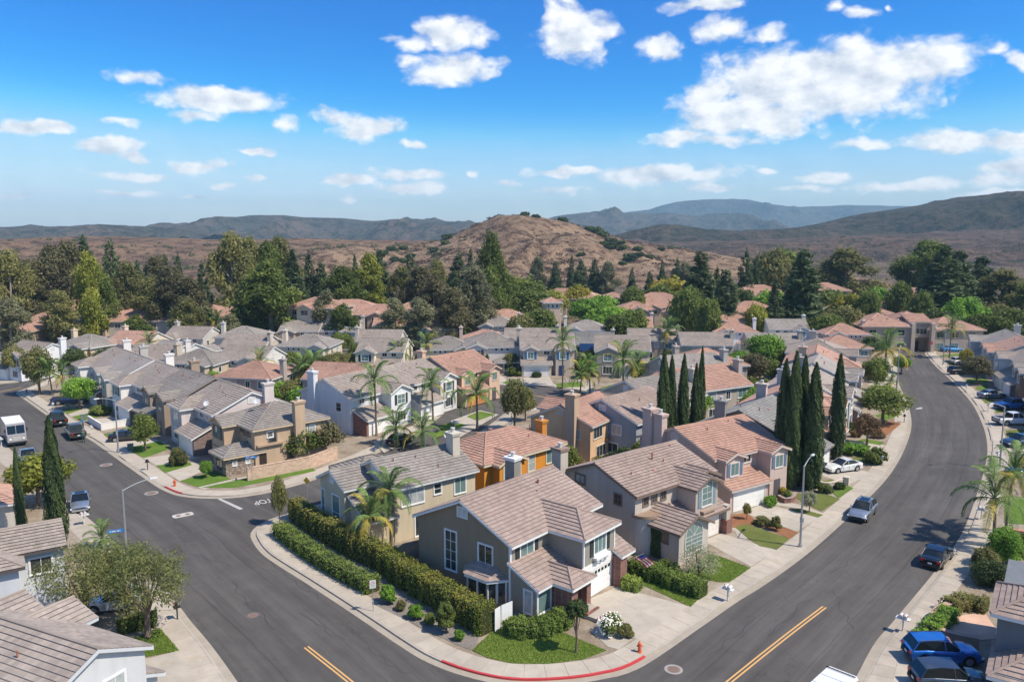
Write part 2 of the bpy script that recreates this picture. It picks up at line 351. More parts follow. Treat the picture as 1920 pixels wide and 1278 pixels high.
lineL = pix([(520, 1420), (470, 1318), (402, 1219), (358, 1166), (318, 1118), (215, 1017), (174, 979), (124, 938), (80, 895), (35, 857), (0, 826), (-60, 782), (-200, 700)], .5)
lineR = pix([(2050, 668), (1900, 662), (1770, 656), (1742, 656), (1734, 661), (1740, 670), (1755, 687), (1777, 707), (1802, 732), (1825, 760), (1842, 795), (1850, 825), (1850, 860), (1832, 925), (1803, 1000), (1754, 1069), (1675, 1164), (1640, 1205), (1603, 1272), (1540, 1380)], .55)
lineF = pix([(-260, 742), (-60, 726), (0, 719), (57, 712), (110, 694), (190, 655)])
lineE = pix([(1350, 643), (1620, 643), (1760, 644), (2100, 648)])
def closest(line, p):
    return min(range(len(line)), key=lambda i: (line[i]-p).length_squared)
# asphalt: one sheet, with the distance along / across the nearest street stored for wear
ctrA = [((lineL[i]+lineM[closest(lineM, lineL[i])])*.5) for i in range(0, len(lineL), 6)]
ctrC = [((lineR[i]+lineM[closest(lineM, lineR[i])])*.5) for i in range(40, len(lineR), 6)]
xs = np.arange(-150, 151, 1.5); ys = np.arange(26, 192, 1.5); XX, YY = np.meshgrid(xs, ys)
def latlong(ctr):
    c = np.array([tuple(p) for p in ctr]); best = np.full(XX.shape, 1e9); lat = np.zeros(XX.shape); lon = np.zeros(XX.shape); acc = 0
    for a, b in zip(c, c[1:]):
        d = b-a; l = np.hypot(*d)
        if l < 1e-6: continue
        d /= l; rx, ry = XX-a[0], YY-a[1]; t = np.clip(rx*d[0]+ry*d[1], 0, l); ex, ey = rx-t*d[0], ry-t*d[1]; dist = np.hypot(ex, ey)
        m = dist < best; best[m] = dist[m]; lat[m] = (rx*-d[1]+ry*d[0])[m]; lon[m] = (t+acc)[m]; acc += l
    return best, lat, lon
bA, laA, loA = latlong(ctrA); bC, laC, loC = latlong(ctrC); pick = bA < bC
def grid_mesh(name, xs, ys, Z):
    ny, nx = Z.shape; XX, YY = (xs, ys) if xs.ndim == 2 else np.meshgrid(xs, ys)
    v = np.stack([XX, YY, Z], -1).reshape(-1, 3); i = np.arange((ny-1)*nx).reshape(ny-1, nx)[:, :-1]
    q = np.stack([i, i+1, i+nx+1, i+nx], -1).reshape(-1, 4); return np_mesh(name, v, q)
def np_mesh(name, v, q, tone=None):
    me = bpy.data.meshes.new(name); nv, nq = len(v), len(q); k = q.shape[1]
    me.vertices.add(nv); me.vertices.foreach_set('co', np.ascontiguousarray(v, dtype=np.float32).ravel())
    me.loops.add(nq*k); me.loops.foreach_set('vertex_index', np.ascontiguousarray(q, dtype=np.int32).ravel())
    me.polygons.add(nq); me.polygons.foreach_set('loop_start', np.arange(0, nq*k, k, dtype=np.int32))
    if tone is not None: a = me.attributes.new('tone', 'FLOAT', 'POINT'); a.data.foreach_set('value', np.ascontiguousarray(tone, dtype=np.float32))
    me.update(calc_edges=True); return me
me = grid_mesh('road', xs, ys, np.zeros(XX.shape))
for nm, arr in (('lat', np.where(pick, laA, laC)), ('lon', np.where(pick, loA, loC+500))):
    a = me.attributes.new(nm, 'FLOAT', 'POINT'); a.data.foreach_set('value', arr.astype(np.float32).ravel())
m = MT('asphalt'); v = m.pos(); a1 = m.nd('ShaderNodeAttribute'); a1.attribute_name = 'lat'; a2 = m.nd('ShaderNodeAttribute'); a2.attribute_name = 'lon'
cmb = m.nd('ShaderNodeCombineXYZ'); m.ln(m.math('MULTIPLY', a1.outputs['Fac'], 1.0), cmb.inputs[0]); m.ln(m.math('MULTIPLY', a2.outputs['Fac'], .045), cmb.inputs[1])
strk = m.noise(cmb.outputs[0], .9, 5, .62); fines = m.noise(cmb.outputs[0], 5.0, 4, .7); big = m.noise(v, .06, 5, .65); mid = m.noise(v, .5, 5, .65); fine = m.noise(v, 22, 3, .7)
f = m.math('MULTIPLY', m.math('MULTIPLY_ADD', strk, 1.25, .38), m.math('MULTIPLY_ADD', big, .7, .65)); f = m.math('MULTIPLY', f, m.math('MULTIPLY_ADD', mid, .45, .78)); f = m.math('MULTIPLY', f, m.math('MULTIPLY_ADD', fines, .3, .85)); f = m.math('MULTIPLY', f, m.math('MULTIPLY_ADD', fine, .4, .8))
cr = m.nd('ShaderNodeTexVoronoi', feature='DISTANCE_TO_EDGE'); cr.inputs['Scale'].default_value = .085; wv = m.nd('ShaderNodeVectorMath', operation='ADD'); m.ln(v, wv.inputs[0])
nn = m.nd('ShaderNodeTexNoise'); m.ln(v, nn.inputs['Vector']); nn.inputs['Scale'].default_value = .35; nn.inputs['Detail'].default_value = 5
sc_ = m.nd('ShaderNodeVectorMath', operation='SCALE'); m.ln(nn.outputs['Color'], sc_.inputs[0]); sc_.inputs['Scale'].default_value = 6.0; m.ln(sc_.outputs[0], wv.inputs[1]); m.ln(wv.outputs[0], cr.inputs['Vector'])
crk = m.math('MULTIPLY', m.math('LESS_THAN', cr.outputs['Distance'], .0028), .2)
seam = m.math('MULTIPLY', m.math('LESS_THAN', m.math('ABSOLUTE', m.math('SUBTRACT', m.math('ABSOLUTE', a1.outputs['Fac']), m.math('MULTIPLY_ADD', big, .5, 2.3))), .035), .3)
m.col(m.scale((.088, .081, .075), m.math('SUBTRACT', f, m.math('MAXIMUM', crk, seam)))).rough(.88, .25); m.bump(fine, .4, .015); M_ASPH = m.m
me.materials.append(M_ASPH); tag(link('road', me), 'dark grey asphalt of the two curving streets', None, None, 'structure')
# ---- kerbs, gutters, sidewalks
DRIVES = []      # (world point at the kerb, width)
def hprof(line):
    h = [.13]*len(line)
    for c, wd in DRIVES:
        i = closest(line, c)
        if (line[i]-c).length > 6: continue
        acc = 0
        for dirn in (1, -1):
            acc = 0; j = i
            while 0 <= j < len(line) and acc < wd/2+1.2:
                h[j] = min(h[j], .025+.105*max(0, min(1, (acc-wd/2)/1.2))); k = j+dirn
                if not 0 <= k < len(line): break
                acc += (line[k]-line[j]).length; j = k
    return h
def ribbon(line, d0, d1, z0, z1):
    a, b = offset(line, d0), offset(line, d1); mb = MB(); n = len(line)
    z0 = [z0]*n if isinstance(z0, float) else z0; z1 = [z1]*n if isinstance(z1, float) else z1
    vs = [(p.x, p.y, z) for p, z in zip(a, z0)]+[(p.x, p.y, z) for p, z in zip(b, z1)]
    return mb.add(vs, [(i, i+1, n+i+1, n+i) for i in range(n-1)])
def street_edge(nm, line, near=None, sw=1.62):
    h = hprof(line); g = ribbon(line, -.55, 0.0, .004, .004).build('gutter', M_GUT); tag(g, nm+' concrete gutter strip', kind='structure')
    mb = ribbon(line, 0.0, .001, .0, h); r2 = ribbon(line, .001, .15, h, [x+.006 for x in h]); mb.add(r2.v, r2.f); k = mb.build('kerb', M_KERB); tag(k, nm+' concrete kerb', kind='structure')
    base = ribbon(line, .15, sw+.15, [x-.02 for x in h], .11).build('sidewalk', M_CONC); tag(base, nm+' concrete sidewalk', kind='structure')
    top = [x+.004 for x in h]; i = 0; n = len(line); lo, hi = near if near else (0, 0)
    o0, o1, o2 = offset(line, .16), offset(line, sw+.15), None; far = MB()
    while i+2 < n:
        a, b, c, d = o0[i], o0[i+2], o1[i+2], o1[i]; ga, gb = (b-a)*.008, (c-d)*.008
        vs = [(*(a+ga), top[i]), (*(b-ga), top[i+2]), (*(c-gb), .134), (*(d+gb), .134)]
        if lo <= i < hi:
            mb = MB().add(vs+[(x, y, z-.03) for x, y, z in vs], ((0, 1, 2, 3), (0, 4, 5, 1), (1, 5, 6, 2), (2, 6, 7, 3), (3, 7, 4, 0))); mb.build('slab', M_CONC, base)
        else: far.add(vs, ((0, 1, 2, 3),))
        i += 2
    if far.v: tag(far.build('far_slabs', M_CONC, base), kind='stuff')
    return base
# driveways and paths: photo outlines on the ground, first edge at the house, second at the street
DRV = [('main', [(1100, 1127), (1158, 1102), (1292, 1139), (1193, 1201)]), ('taupe', [(1317, 1015), (1353, 1002), (1457, 1033), (1408, 1064)]),
 ('pink', [(1392, 962), (1432, 945), (1536, 972), (1492, 999)]), ('whitecar', [(1520, 886), (1560, 868), (1640, 889), (1590, 910)]),
 ('grey2', [(1560, 842), (1600, 828), (1660, 836), (1640, 852)]), ('brownL', [(258, 815), (312, 832), (242, 852), (215, 832)]),
 ('mauveL', [(345, 850), (376, 858), (300, 876), (268, 860)]), ('tanL', [(360, 868), (405, 873), (338, 904), (311, 886)]),
 ('whiteL', [(160, 765), (190, 770), (135, 782), (120, 772)]), ('courtL', [(170, 787), (232, 782), (240, 800), (192, 806)]),
 ('botL', [(262, 1240), (336, 1222), (375, 1290), (262, 1310)]), ('whiteCarL', [(150, 1150), (230, 1095), (318, 1112), (322, 1145)]),
 ('botR', [(1780, 1205), (1850, 1300), (1668, 1300), (1694, 1198)]), ('r1', [(1920, 885), (1920, 905), (1862, 905), (1864, 885)]),
 ('r2', [(1920, 826), (1920, 848), (1862, 846), (1862, 826)]), ('r3', [(1920, 785), (1920, 800), (1858, 803), (1852, 787)]), ('r4', [(1920, 757), (1920, 770), (1846, 772), (1838, 760)]),
 ('r5', [(1880, 737), (1900, 745), (1832, 748), (1824, 738)]), ('r7', [(1820, 692), (1836, 698), (1792, 702), (1784, 693)]), ('r8', [(1800, 676), (1815, 681), (1775, 685), (1768, 678)]),
 ('blueS', [(985, 708), (1030, 706), (1040, 724), (960, 724)]), ('greyS', [(1085, 712), (1110, 712), (1110, 735), (1060, 728)]), ('redS', [(930, 700), (950, 712), (945, 722), (925, 722)]),
 ('palmB', [(845, 790), (900, 770), (935, 778), (860, 822)]), ('blueB', [(700, 830), (745, 805), (790, 815), (720, 850)]), ('farC', [(1625, 722), (1640, 716), (1682, 716), (1684, 726)]), ('farC2', [(1650, 765), (1665, 757), (1700, 755), (1704, 768)])]
for nm, q in DRV: c = (G(*q[2])+G(*q[3]))*.5; DRIVES.append((Vector((c.x, c.y)), (G(*q[2])-G(*q[3])).length*.8))
iB = closest(lineM, Vector(G(500, 985)[:2])); iC = closest(lineM, Vector(G(1690, 850)[:2]))
SW_M = street_edge('central block', lineM, (iB, iC)); iL = closest(lineL, Vector(G(200, 1000)[:2]))
SW_L = street_edge('near side of left street', lineL, (0, iL)); iR = closest(lineR, Vector(G(1850, 850)[:2])); SW_R = street_edge('outer side of right street', lineR, (iR, len(lineR)))
street_edge('far end of left street', lineF); street_edge('cross street', lineE)
# ---- blocks (raised yards)
m = MT('yard_soil'); v = m.pos(); n1 = m.noise(v, .3, 5, .7); n2 = m.noise(v, 6, 4, .7)
m.col(m.scale(m.ramp(n1, [(.3, (.17, .13, .095)), (.5, (.27, .22, .165)), (.7, (.36, .315, .255))]), m.math('MULTIPLY_ADD', n2, .9, .55))).rough(.95, .1); m.bump(n2, .6, .04); M_SOIL = m.m
def block(nm, line, close):
    p = [tuple(q) for q in offset(line, 1.74)]+close; tag(MB().prism(p, -.02, .118).build('yard_ground', M_SOIL), nm, kind='structure')
block('soil of the central block of gardens', lineM, [(20, 215), (-60, 230), (-40, 190)][:0]+[(60, 182), (-20, 182)])
block('soil of the gardens left of the near street', lineL, [(-160, 120), (-160, 20), (-20, 20)])
block('soil of the gardens right of the curving street', lineR, [(60, 20), (190, 20), (190, 150)])
block('soil beyond the far end of the left street', lineF, [(-60, 190), (-150, 190)])
block('soil beyond the cross street', lineE, [(150, 200), (60, 200)])
def zpoly(nm, q, z, mat, parent=None, th=.03):
    p = [G(u, v)[:2] for u, v in q]; mb = MB(); mb.prism(p, z-th, z); return mb.build(nm, mat, parent)
def drive_panels(q, nu, nv, z, par):
    P = [Vector(G(u, v)[:2]) for u, v in q]
    f = lambda s, t: (P[0].lerp(P[1], s)).lerp(P[3].lerp(P[2], s), t)
    for i in range(nu):
        for j in range(nv):
            g = .006; c = [f(i/nu+g, j/nv+g*.6), f((i+1)/nu-g, j/nv+g*.6), f((i+1)/nu-g, (j+1)/nv-g*.6), f(i/nu+g, (j+1)/nv-g*.6)]
            MB().prism([tuple(k) for k in c], z-.02, z+.006).build('slab', M_DRV, par)
for i, (nm, q) in enumerate(DRV):
    o = zpoly('driveway', q, .124, M_DRV); tag(o, kind='structure')
    if nm in ('main', 'taupe', 'pink', 'whitecar', 'botL', 'botR', 'whiteCarL', 'grey2'): drive_panels(q, 2, 3, .126, o)
M_LAWN = m_grass((.075, .14, .022), (.15, .21, .04), (.28, .25, .10)); M_LAWN2 = m_grass((.10, .125, .035), (.165, .18, .05), (.31, .22, .11)); M_LAWN3 = m_grass((.075, .15, .022), (.13, .20, .035), (.24, .24, .09))
LAWNS = [(0, [(885, 1222), (930, 1180), (960, 1173), (1000, 1185), (1060, 1190), (1137, 1222), (1095, 1238), (1030, 1247), (960, 1246), (915, 1236)]),
 (0, [(1280, 1078), (1330, 1040), (1352, 1046), (1407, 1067), (1368, 1094), (1345, 1093)]), (1, [(1378, 990), (1400, 984), (1480, 1012), (1456, 1032), (1425, 1026), (1398, 1008)]),
 (1, [(1480, 926), (1550, 928), (1575, 938), (1540, 960), (1512, 948)]), (1, [(1482, 958), (1500, 955), (1543, 967), (1534, 972)]), (1, [(1530, 908), (1560, 900), (1570, 908), (1548, 918)]), (0, [(1560, 925), (1590, 912), (1600, 917), (1572, 936)]),
 (0, [(1175, 1085), (1200, 1075), (1310, 1125), (1295, 1140)]), (0, [(1605, 828), (1650, 836), (1658, 830), (1620, 824)]), (1, [(1595, 862), (1625, 872), (1640, 858), (1615, 850)]),
 (2, [(338, 903), (405, 884), (433, 900), (371, 915)]), (2, [(378, 916), (462, 898), (585, 878), (592, 884), (520, 900), (440, 916)]), (2, [(293, 874), (355, 868), (360, 873), (310, 888)]),
 (2, [(236, 842), (300, 828), (320, 842), (270, 860)]), (0, [(136, 782), (178, 773), (188, 782), (152, 791)]), (0, [(194, 816), (245, 800), (250, 806), (212, 830)]), (0, [(118, 772), (150, 765), (155, 768), (128, 777)]),
 (2, [(230, 1208), (300, 1180), (336, 1222), (274, 1234)]), (2, [(1885, 940), (1920, 935), (1920, 985), (1882, 982)]), (2, [(1893, 862), (1920, 860), (1920, 878), (1895, 878)]), (1, [(1886, 808), (1920, 806), (1920, 822), (1888, 822)]),
 (0, [(1865, 768), (1890, 765), (1895, 772), (1868, 775)]), (1, [(1840, 750), (1860, 748), (1866, 756), (1848, 758)]), (0, [(1810, 712), (1845, 708), (1855, 718), (1818, 720)]), (0, [(1828, 727), (1850, 723), (1856, 730), (1835, 733)]), (0, [(1775, 678), (1792, 673), (1800, 680), (1780, 686)]), (0, [(1762, 667), (1798, 664), (1800, 668), (1765, 670)]),
 (0, [(875, 782), (900, 772), (928, 778), (895, 790)]), (0, [(820, 800), (850, 792), (875, 798), (840, 812)]), (0, [(810, 812), (832, 808), (836, 816), (818, 822)]), (0, [(1042, 720), (1090, 716), (1095, 726), (1046, 728)]), (0, [(940, 718), (965, 712), (975, 716), (955, 722)]), (0, [(1125, 728), (1165, 718), (1170, 724), (1140, 732)]),
 (0, [(1635, 728), (1665, 722), (1678, 730), (1660, 738)]), (0, [(1640, 780), (1670, 770), (1690, 778), (1660, 790)]), (2, [(1640, 632), (1790, 634), (1790, 640), (1640, 639)])]
for k, q in LAWNS: tag(zpoly('lawn', q, .15, (M_LAWN, M_LAWN2, M_LAWN3)[k]), kind='structure')
def edge_grass(idx, n, seed):
    rs = np.random.RandomState(seed); k, q = LAWNS[idx]; P = [Vector(G(u, v)[:2]) for u, v in q]; xs_ = [p.x for p in P]; ys_ = [p.y for p in P]; pts = []
    def inside(x, y):
        c = False
        for i in range(len(P)):
            a, b = P[i], P[i-1]
            if (a.y > y) != (b.y > y) and x < (b.x-a.x)*(y-a.y)/(b.y-a.y)+a.x: c = not c
        return c
    while len(pts) < n:
        x, y = rs.uniform(min(xs_), max(xs_)), rs.uniform(min(ys_), max(ys_))
        if inside(x, y): pts.append((x, y))
    p = np.array(pts); a = rs.uniform(0, 6.28, n); wd = rs.uniform(.02, .045, n); hh = rs.uniform(.04, .10, n); lx, ly = rs.normal(0, .03, n), rs.normal(0, .03, n)
    z = np.full(n, .145); A = np.stack([p[:, 0]-wd*np.cos(a), p[:, 1]-wd*np.sin(a), z], -1); B = np.stack([p[:, 0]+wd*np.cos(a), p[:, 1]+wd*np.sin(a), z], -1); C = np.stack([p[:, 0]+lx, p[:, 1]+ly, z+hh], -1)
    v = np.stack([A, B, C], 1).reshape(-1, 3); me = np_mesh('grass', v, np.arange(3*n).reshape(-1, 3), np.repeat(rs.uniform(0, 1, n), 3)); me.materials.append(m_leaf((.075, .11, .018), (.16, .19, .04), .3)); return me
for j, (ix, n, lb) in enumerate([(0, 14000, 'short green grass of the rounded corner lawn'), (1, 6000, 'short green grass beside the second driveway'), (7, 3500, 'strip of grass beside the long clipped hedge'), (17, 4000, 'bright green grass beneath the twin trunked tree')]):
    tag(link('grass', edge_grass(ix, n, j)), lb, 'grass', None, 'stuff')
M_BARKM = m_grass((.23, .10, .05), (.30, .15, .08), (.36, .22, .13)); M_GRAV = m_grass((.19, .165, .145), (.27, .24, .215), (.34, .31, .28))
for q, mt in (([(1430, 990), (1455, 984), (1497, 1000), (1480, 1012)], M_BARKM), ([(700, 1135), (760, 1120), (900, 1195), (885, 1221), (860, 1213)], M_GRAV), ([(1340, 975), (1400, 962), (1425, 985), (1370, 992)], M_BARKM), ([(1628, 800), (1668, 790), (1690, 795), (1660, 820)], M_BARKM)):
    tag(zpoly('planting_bed', q, .142, mt), kind='structure')
tag(zpoly('garden_path', [(1108, 1186), (1138, 1160), (1152, 1165), (1186, 1200), (1160, 1220), (1140, 1215)], .14, M_DRV), kind='structure')
tag(zpoly('garden_path', [(1350, 985), (1372, 988), (1400, 1003), (1400, 1015), (1385, 1012), (1378, 998)], .14, M_DRV), kind='structure')
tag(zpoly('garden_path', [(1432, 945), (1462, 940), (1500, 948), (1545, 965), (1536, 972), (1495, 955)], .139, M_DRV), kind='structure')
tag(zpoly('garden_path', [(370, 915), (450, 897), (470, 893), (475, 896), (440, 903), (382, 919)], .139, M_DRV), kind='structure')
# ---- paint and ironwork in the street
M_YEL = m_paint((.62, .36, .13), .7); M_PW = m_paint((.45, .43, .40), .7)
def stripe(name, q, mat, z=.006): return tag(zpoly(name, q, z, mat, None, .003), kind='structure')
def para(pts, w0, w1):
    l = spline([tuple(G(u, v)[:2]) for u, v in pts], 1.0); return ribbon(l, w0, w1, .006, .006)
for pts in ([(574, 1212), (650, 1272), (720, 1330)], [(1546, 1137), (1470, 1195), (1370, 1275), (1330, 1310)], [(935, 735), (985, 738), (1045, 750), (1070, 760)], [(-40, 740), (0, 734), (40, 726)]):
    for s in (-.19, .07): tag(para(pts, s, s+.12).build('road_marking', M_YEL), kind='structure')
stripe('road_marking', [(408, 935), (414, 934), (456, 953), (449, 955)], M_PW)
stripe('road_marking', [(1717, 765), (1729, 763), (1729, 766), (1717, 767)], M_PW)
def text_on(body, loc, rz, size, mat, name, parent=None, ry=0, rx=0, label=None):
    c = bpy.data.curves.new(name, 'FONT'); c.body = body; c.size = size; c.align_x = 'CENTER'; c.align_y = 'CENTER'; c.extrude = .002; c.materials.append(mat)
    tmp = bpy.data.objects.new('t', c); COL.objects.link(tmp); dg_ = bpy.context.evaluated_depsgraph_get(); me_ = bpy.data.meshes.new_from_object(tmp.evaluated_get(dg_)); bpy.data.objects.remove(tmp)
    if not me_.materials: me_.materials.append(mat)
    o = link(name, me_, parent, loc); o.rotation_euler = (rx, ry, rz); return o
p = G(497, 939); t_ = text_on('STOP', (p.x, p.y, .008), R(215), 1.0, m_paint((.55, .53, .5), .7), 'road_marking'); t_.scale = (1.0, 1.9, 1); tag(t_, kind='structure')
p = G(1715, 656); t_ = text_on('STOP', (p.x, p.y, .008), R(70), 1.6, M_PW, 'road_marking'); t_.scale = (1, 1.8, 1); tag(t_, kind='structure')
# tar sealed cracks and old patches
m = MT('tar'); n_ = m.noise(m.pos(), 3, 4); m.col(m.scale((.05, .047, .046), m.math('MULTIPLY_ADD', n_, .6, .7))).rough(.75, .3); M_TAR = m.m
m = MT('old_patch'); n_ = m.noise(m.pos(), 1.5, 5, .65); n2_ = m.noise(m.pos(), 25, 3); m.col(m.scale((.078, .073, .069), m.math('MULTIPLY', m.math('MULTIPLY_ADD', n_, .5, .75), m.math('MULTIPLY_ADD', n2_, .4, .8)))).rough(.9, .2); M_PATCH = m.m
rk = random.Random(4)
for a_, b_ in [((1440, 1190), (1520, 1120)), ((1560, 1075), (1640, 1010)), ((1600, 1180), (1560, 1105)), ((1680, 1060), (1740, 980)), ((1715, 900), (1760, 840)), ((600, 1120), (500, 1050)), ((520, 1180), (430, 1090)), ((640, 1200), (560, 1150)), ((380, 1010), (300, 960)), ((430, 1060), (330, 1030)), ((250, 900), (190, 860)), ((1770, 780), (1790, 845)), ((1330, 1230), (1420, 1160)), ((760, 1262), (690, 1215))]:
    P0_, P1_ = G(*a_), G(*b_); n_ = 9; pts_ = [tuple((P0_.lerp(P1_, k/n_)+Vector((rk.uniform(-.28, .28), rk.uniform(-.28, .28), 0)))[:2]) for k in range(n_+1)]
    l_ = spline(pts_, .4); tag(ribbon(l_, -.03, .03, .004, .004).build('crack_seal', M_TAR), kind='structure')
for q_ in ([(560, 1085), (600, 1075), (622, 1092), (580, 1103)], [(1740, 880), (1770, 876), (1772, 888), (1741, 892)], [(330, 1005), (365, 998), (380, 1010), (346, 1018)], [(455, 1130), (478, 1124), (500, 1142), (476, 1148)]): tag(zpoly('asphalt_patch', q_, .003, M_PATCH, None, .002), kind='structure')
# red kerb paint
def red_kerb(a, b):
    i, j = sorted((closest(lineM, Vector(G(*a)[:2])), closest(lineM, Vector(G(*b)[:2])))); l = lineM[i:j]
    mb = ribbon(l, -.004, -.003, .01, .138); r = ribbon(l, -.004, .155, .139, .142); mb.add(r.v, r.f); tag(mb.build('kerb_paint', m_paint((.52, .055, .06), .6)), kind='structure')
red_kerb((826, 1240), (1228, 1224)); red_kerb((312, 914), (352, 928))
def manhole(u, v, r, mat, label, name='manhole_cover'):
    p = G(u, v); e = empty(name, (p.x, p.y, 0), 0, label, 'manhole'); n = 28; c = [(math.cos(6.2832*k/n), math.sin(6.2832*k/n)) for k in range(n)]
    MB().prism([(r*1.45*a, r*1.45*b) for a, b in c], .001, .007).build('collar', m_concrete((.30, .285, .265)) if mat else m_concrete((.12, .11, .105)), e)
    MB().prism([(r*a, r*b) for a, b in c], .004, .013).build('lid', m_plain((.22, .15, .12), .7), e)
    for k in range(4): MB().box(-r*.7, r*.7, -.02+(k-1.5)*r*.35, .02+(k-1.5)*r*.35, .012, .02).build('rib', m_plain((.16, .11, .09), .7), e)
manhole(1263, 1254, .42, 1, 'round iron manhole in a pale ring beside the red kerb'); manhole(474, 1153, .36, 0, 'rusty manhole cover in the middle of the left street')
manhole(199, 871, .5, 1, 'pale ringed manhole beside the street-side lamp post'); manhole(284, 924, .5, 1, 'pale ringed manhole near the red kerb hydrant corner'); 
e = empty('valve_pad', (G(343, 965).x, G(343, 965).y, 0), R(35), 'pale rectangular pad with two dark valve lids at the side street mouth', 'valve pad'); MB().prism([(-1.0, -.35), (-.8, -.55), (.8, -.55), (1.0, -.35), (1.0, .35), (.8, .55), (-.8, .55), (-1.0, .35)], .001, .009).build('pad', m_concrete((.44, .41, .37)), e)
for x in (-.45, .45): MB().prism([(x+.24*math.cos(k*.524), .24*math.sin(k*.524)) for k in range(12)], .006, .016).build('lid', m_plain((.16, .11, .09), .7), e)
# ================================================================== hills and far ground
me = grid_mesh('ground', np.linspace(-8000, 8000, 61), np.concatenate([np.linspace(-400, 170, 6), np.linspace(190, 6900, 60)]), np.full((66, 61), -.06))
def m_terrain(c1, c2, c3, sc=.02, sp=None):
    m = MT('dry_hill'); v = m.pos(); n1 = m.noise(v, sc, 6, .62); n2 = m.noise(v, sc*6, 5, .7); n3 = m.noise(v, sc*30, 4, .7)
    a = m.mix(m.math('MULTIPLY_ADD', n1, 3.0, -1.0, True), c1, c2); a = m.mix(m.math('MULTIPLY_ADD', n2, 7.0, -3.3, True), a, c3)
    m.col(m.scale(a, m.math('MULTIPLY_ADD', n3, .8, .6))).rough(.97, .05); m.bump(n2, 1.0, 1.0/sc*.12); return m.m
me.materials.append(m_terrain((.20, .15, .105), (.15, .115, .095), (.075, .066, .05), .012)); tag(link('ground', me), 'dry flat ground reaching to the horizon', kind='structure')
def ridge(nm, label, Y0, prof, W, mat, seed, amp, nx=90, ny=40, base=0.0, back=1.0):
    """a hill: photo skyline (u, v) at distance Y0, falling away over W towards and behind"""
    P = [AT(u, v, Y0) for u, v in prof]; px = [p.x for p in P]; pz = [p.z for p in P]
    xs = np.linspace(px[0], px[-1], nx); ys = np.linspace(Y0-W, Y0+W*back, ny); Zp = np.interp(xs, px, pz); Z = np.zeros((ny, nx)); XX, YY = np.meshgrid(xs, ys)
    for j, y in enumerate(ys):
        t = (y-Y0)/W if y < Y0 else (y-Y0)/(W*back)
        for i, x in enumerate(xs):
            k = mnoise.fractal(Vector((x/(W*.55), y/(W*.55), seed)), 1.0, 2.0, 5)+1.5*mnoise.ridged_multi_fractal(Vector((x/(W*.5), y/(W*.9), seed+7)), 1.0, 2.1, 5, 1.0, 2.0)-1.8
            f = max(0, 1-abs(t)**1.35)**1.15; tt = 1-f
            Z[j, i] = base+max(-2, (Zp[i]-base)*f+amp*k*min(1, 3*f*tt+.045)*min(1, (Zp[i]-base)/(amp+1)))-1.0*(f <= 0)
    me = grid_mesh(nm, XX, YY, Z); me.materials.append(mat); me.polygons.foreach_set('use_smooth', [True]*len(me.polygons)); o = link(nm, me); tag(o, label, kind='structure'); return xs, ys, Z
MH_TAN = m_terrain((.34, .235, .155), (.22, .15, .10), (.09, .058, .042), .02); MH_BR = m_terrain((.26, .17, .105), (.17, .11, .08), (.075, .052, .04), .012)
MH_PUR = m_terrain((.10, .07, .06), (.15, .10, .075), (.045, .042, .032), .008); MH_GRN = m_terrain((.045, .045, .03), (.10, .072, .052), (.018, .024, .016), .010); MH_BLU = m_terrain((.055, .06, .05), (.14, .105, .085), (.03, .036, .032), .006); MH_FAR = m_terrain((.06, .07, .075), (.10, .095, .09), (.035, .045, .05), .002)  # purple, green, blue: chaparral darkened to stand in for cloud shadow
HILL = ridge('hill', 'round tan hill dotted with scrub behind the tree belt', 640, [(480, 500), (560, 478), (640, 462), (720, 466), (800, 460), (850, 442), (900, 418), (935, 405), (975, 402), (1010, 407), (1060, 416), (1120, 434), (1180, 452), (1260, 466), (1340, 478), (1400, 484), (1470, 500)], 230, MH_TAN, 3.1, 12, 170, 100, 0)
ridge('hill', 'low brown grassy ridge on the left behind the eucalyptus trees', 760, [(-120, 448), (0, 449), (90, 444), (170, 442), (300, 446), (420, 452), (560, 446), (660, 450), (760, 452), (850, 452), (960, 470)], 330, MH_BR, 7.7, 7, 110, 50)
ridge('hill', 'wide purple brown plain rising towards the right', 1150, [(1050, 470), (1180, 455), (1300, 452), (1420, 449), (1560, 442), (1700, 438), (1820, 433), (2050, 428)], 520, MH_PUR, 12.3, 16, 120, 60)
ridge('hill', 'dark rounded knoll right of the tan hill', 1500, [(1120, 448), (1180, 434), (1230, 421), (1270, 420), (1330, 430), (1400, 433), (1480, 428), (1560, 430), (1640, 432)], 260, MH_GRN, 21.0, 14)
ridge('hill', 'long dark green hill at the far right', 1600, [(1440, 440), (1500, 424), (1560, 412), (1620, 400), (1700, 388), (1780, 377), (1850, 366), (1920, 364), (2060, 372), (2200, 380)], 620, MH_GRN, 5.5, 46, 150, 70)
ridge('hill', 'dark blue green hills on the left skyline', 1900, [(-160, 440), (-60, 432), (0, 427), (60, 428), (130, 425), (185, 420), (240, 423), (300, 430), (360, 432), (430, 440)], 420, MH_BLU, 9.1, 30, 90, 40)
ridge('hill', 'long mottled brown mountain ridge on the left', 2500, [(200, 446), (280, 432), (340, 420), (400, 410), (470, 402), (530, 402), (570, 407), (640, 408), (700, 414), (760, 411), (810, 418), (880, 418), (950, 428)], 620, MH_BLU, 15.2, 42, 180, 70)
ridge('mountain', 'hazy blue lower mountain range right of the hill', 3900, [(980, 424), (1040, 404), (1100, 398), (1150, 395), (1210, 397), (1290, 402), (1340, 397), (1390, 400), (1430, 412), (1480, 424), (1560, 434)], 700, MH_BLU, 2.2, 70, 100, 40)
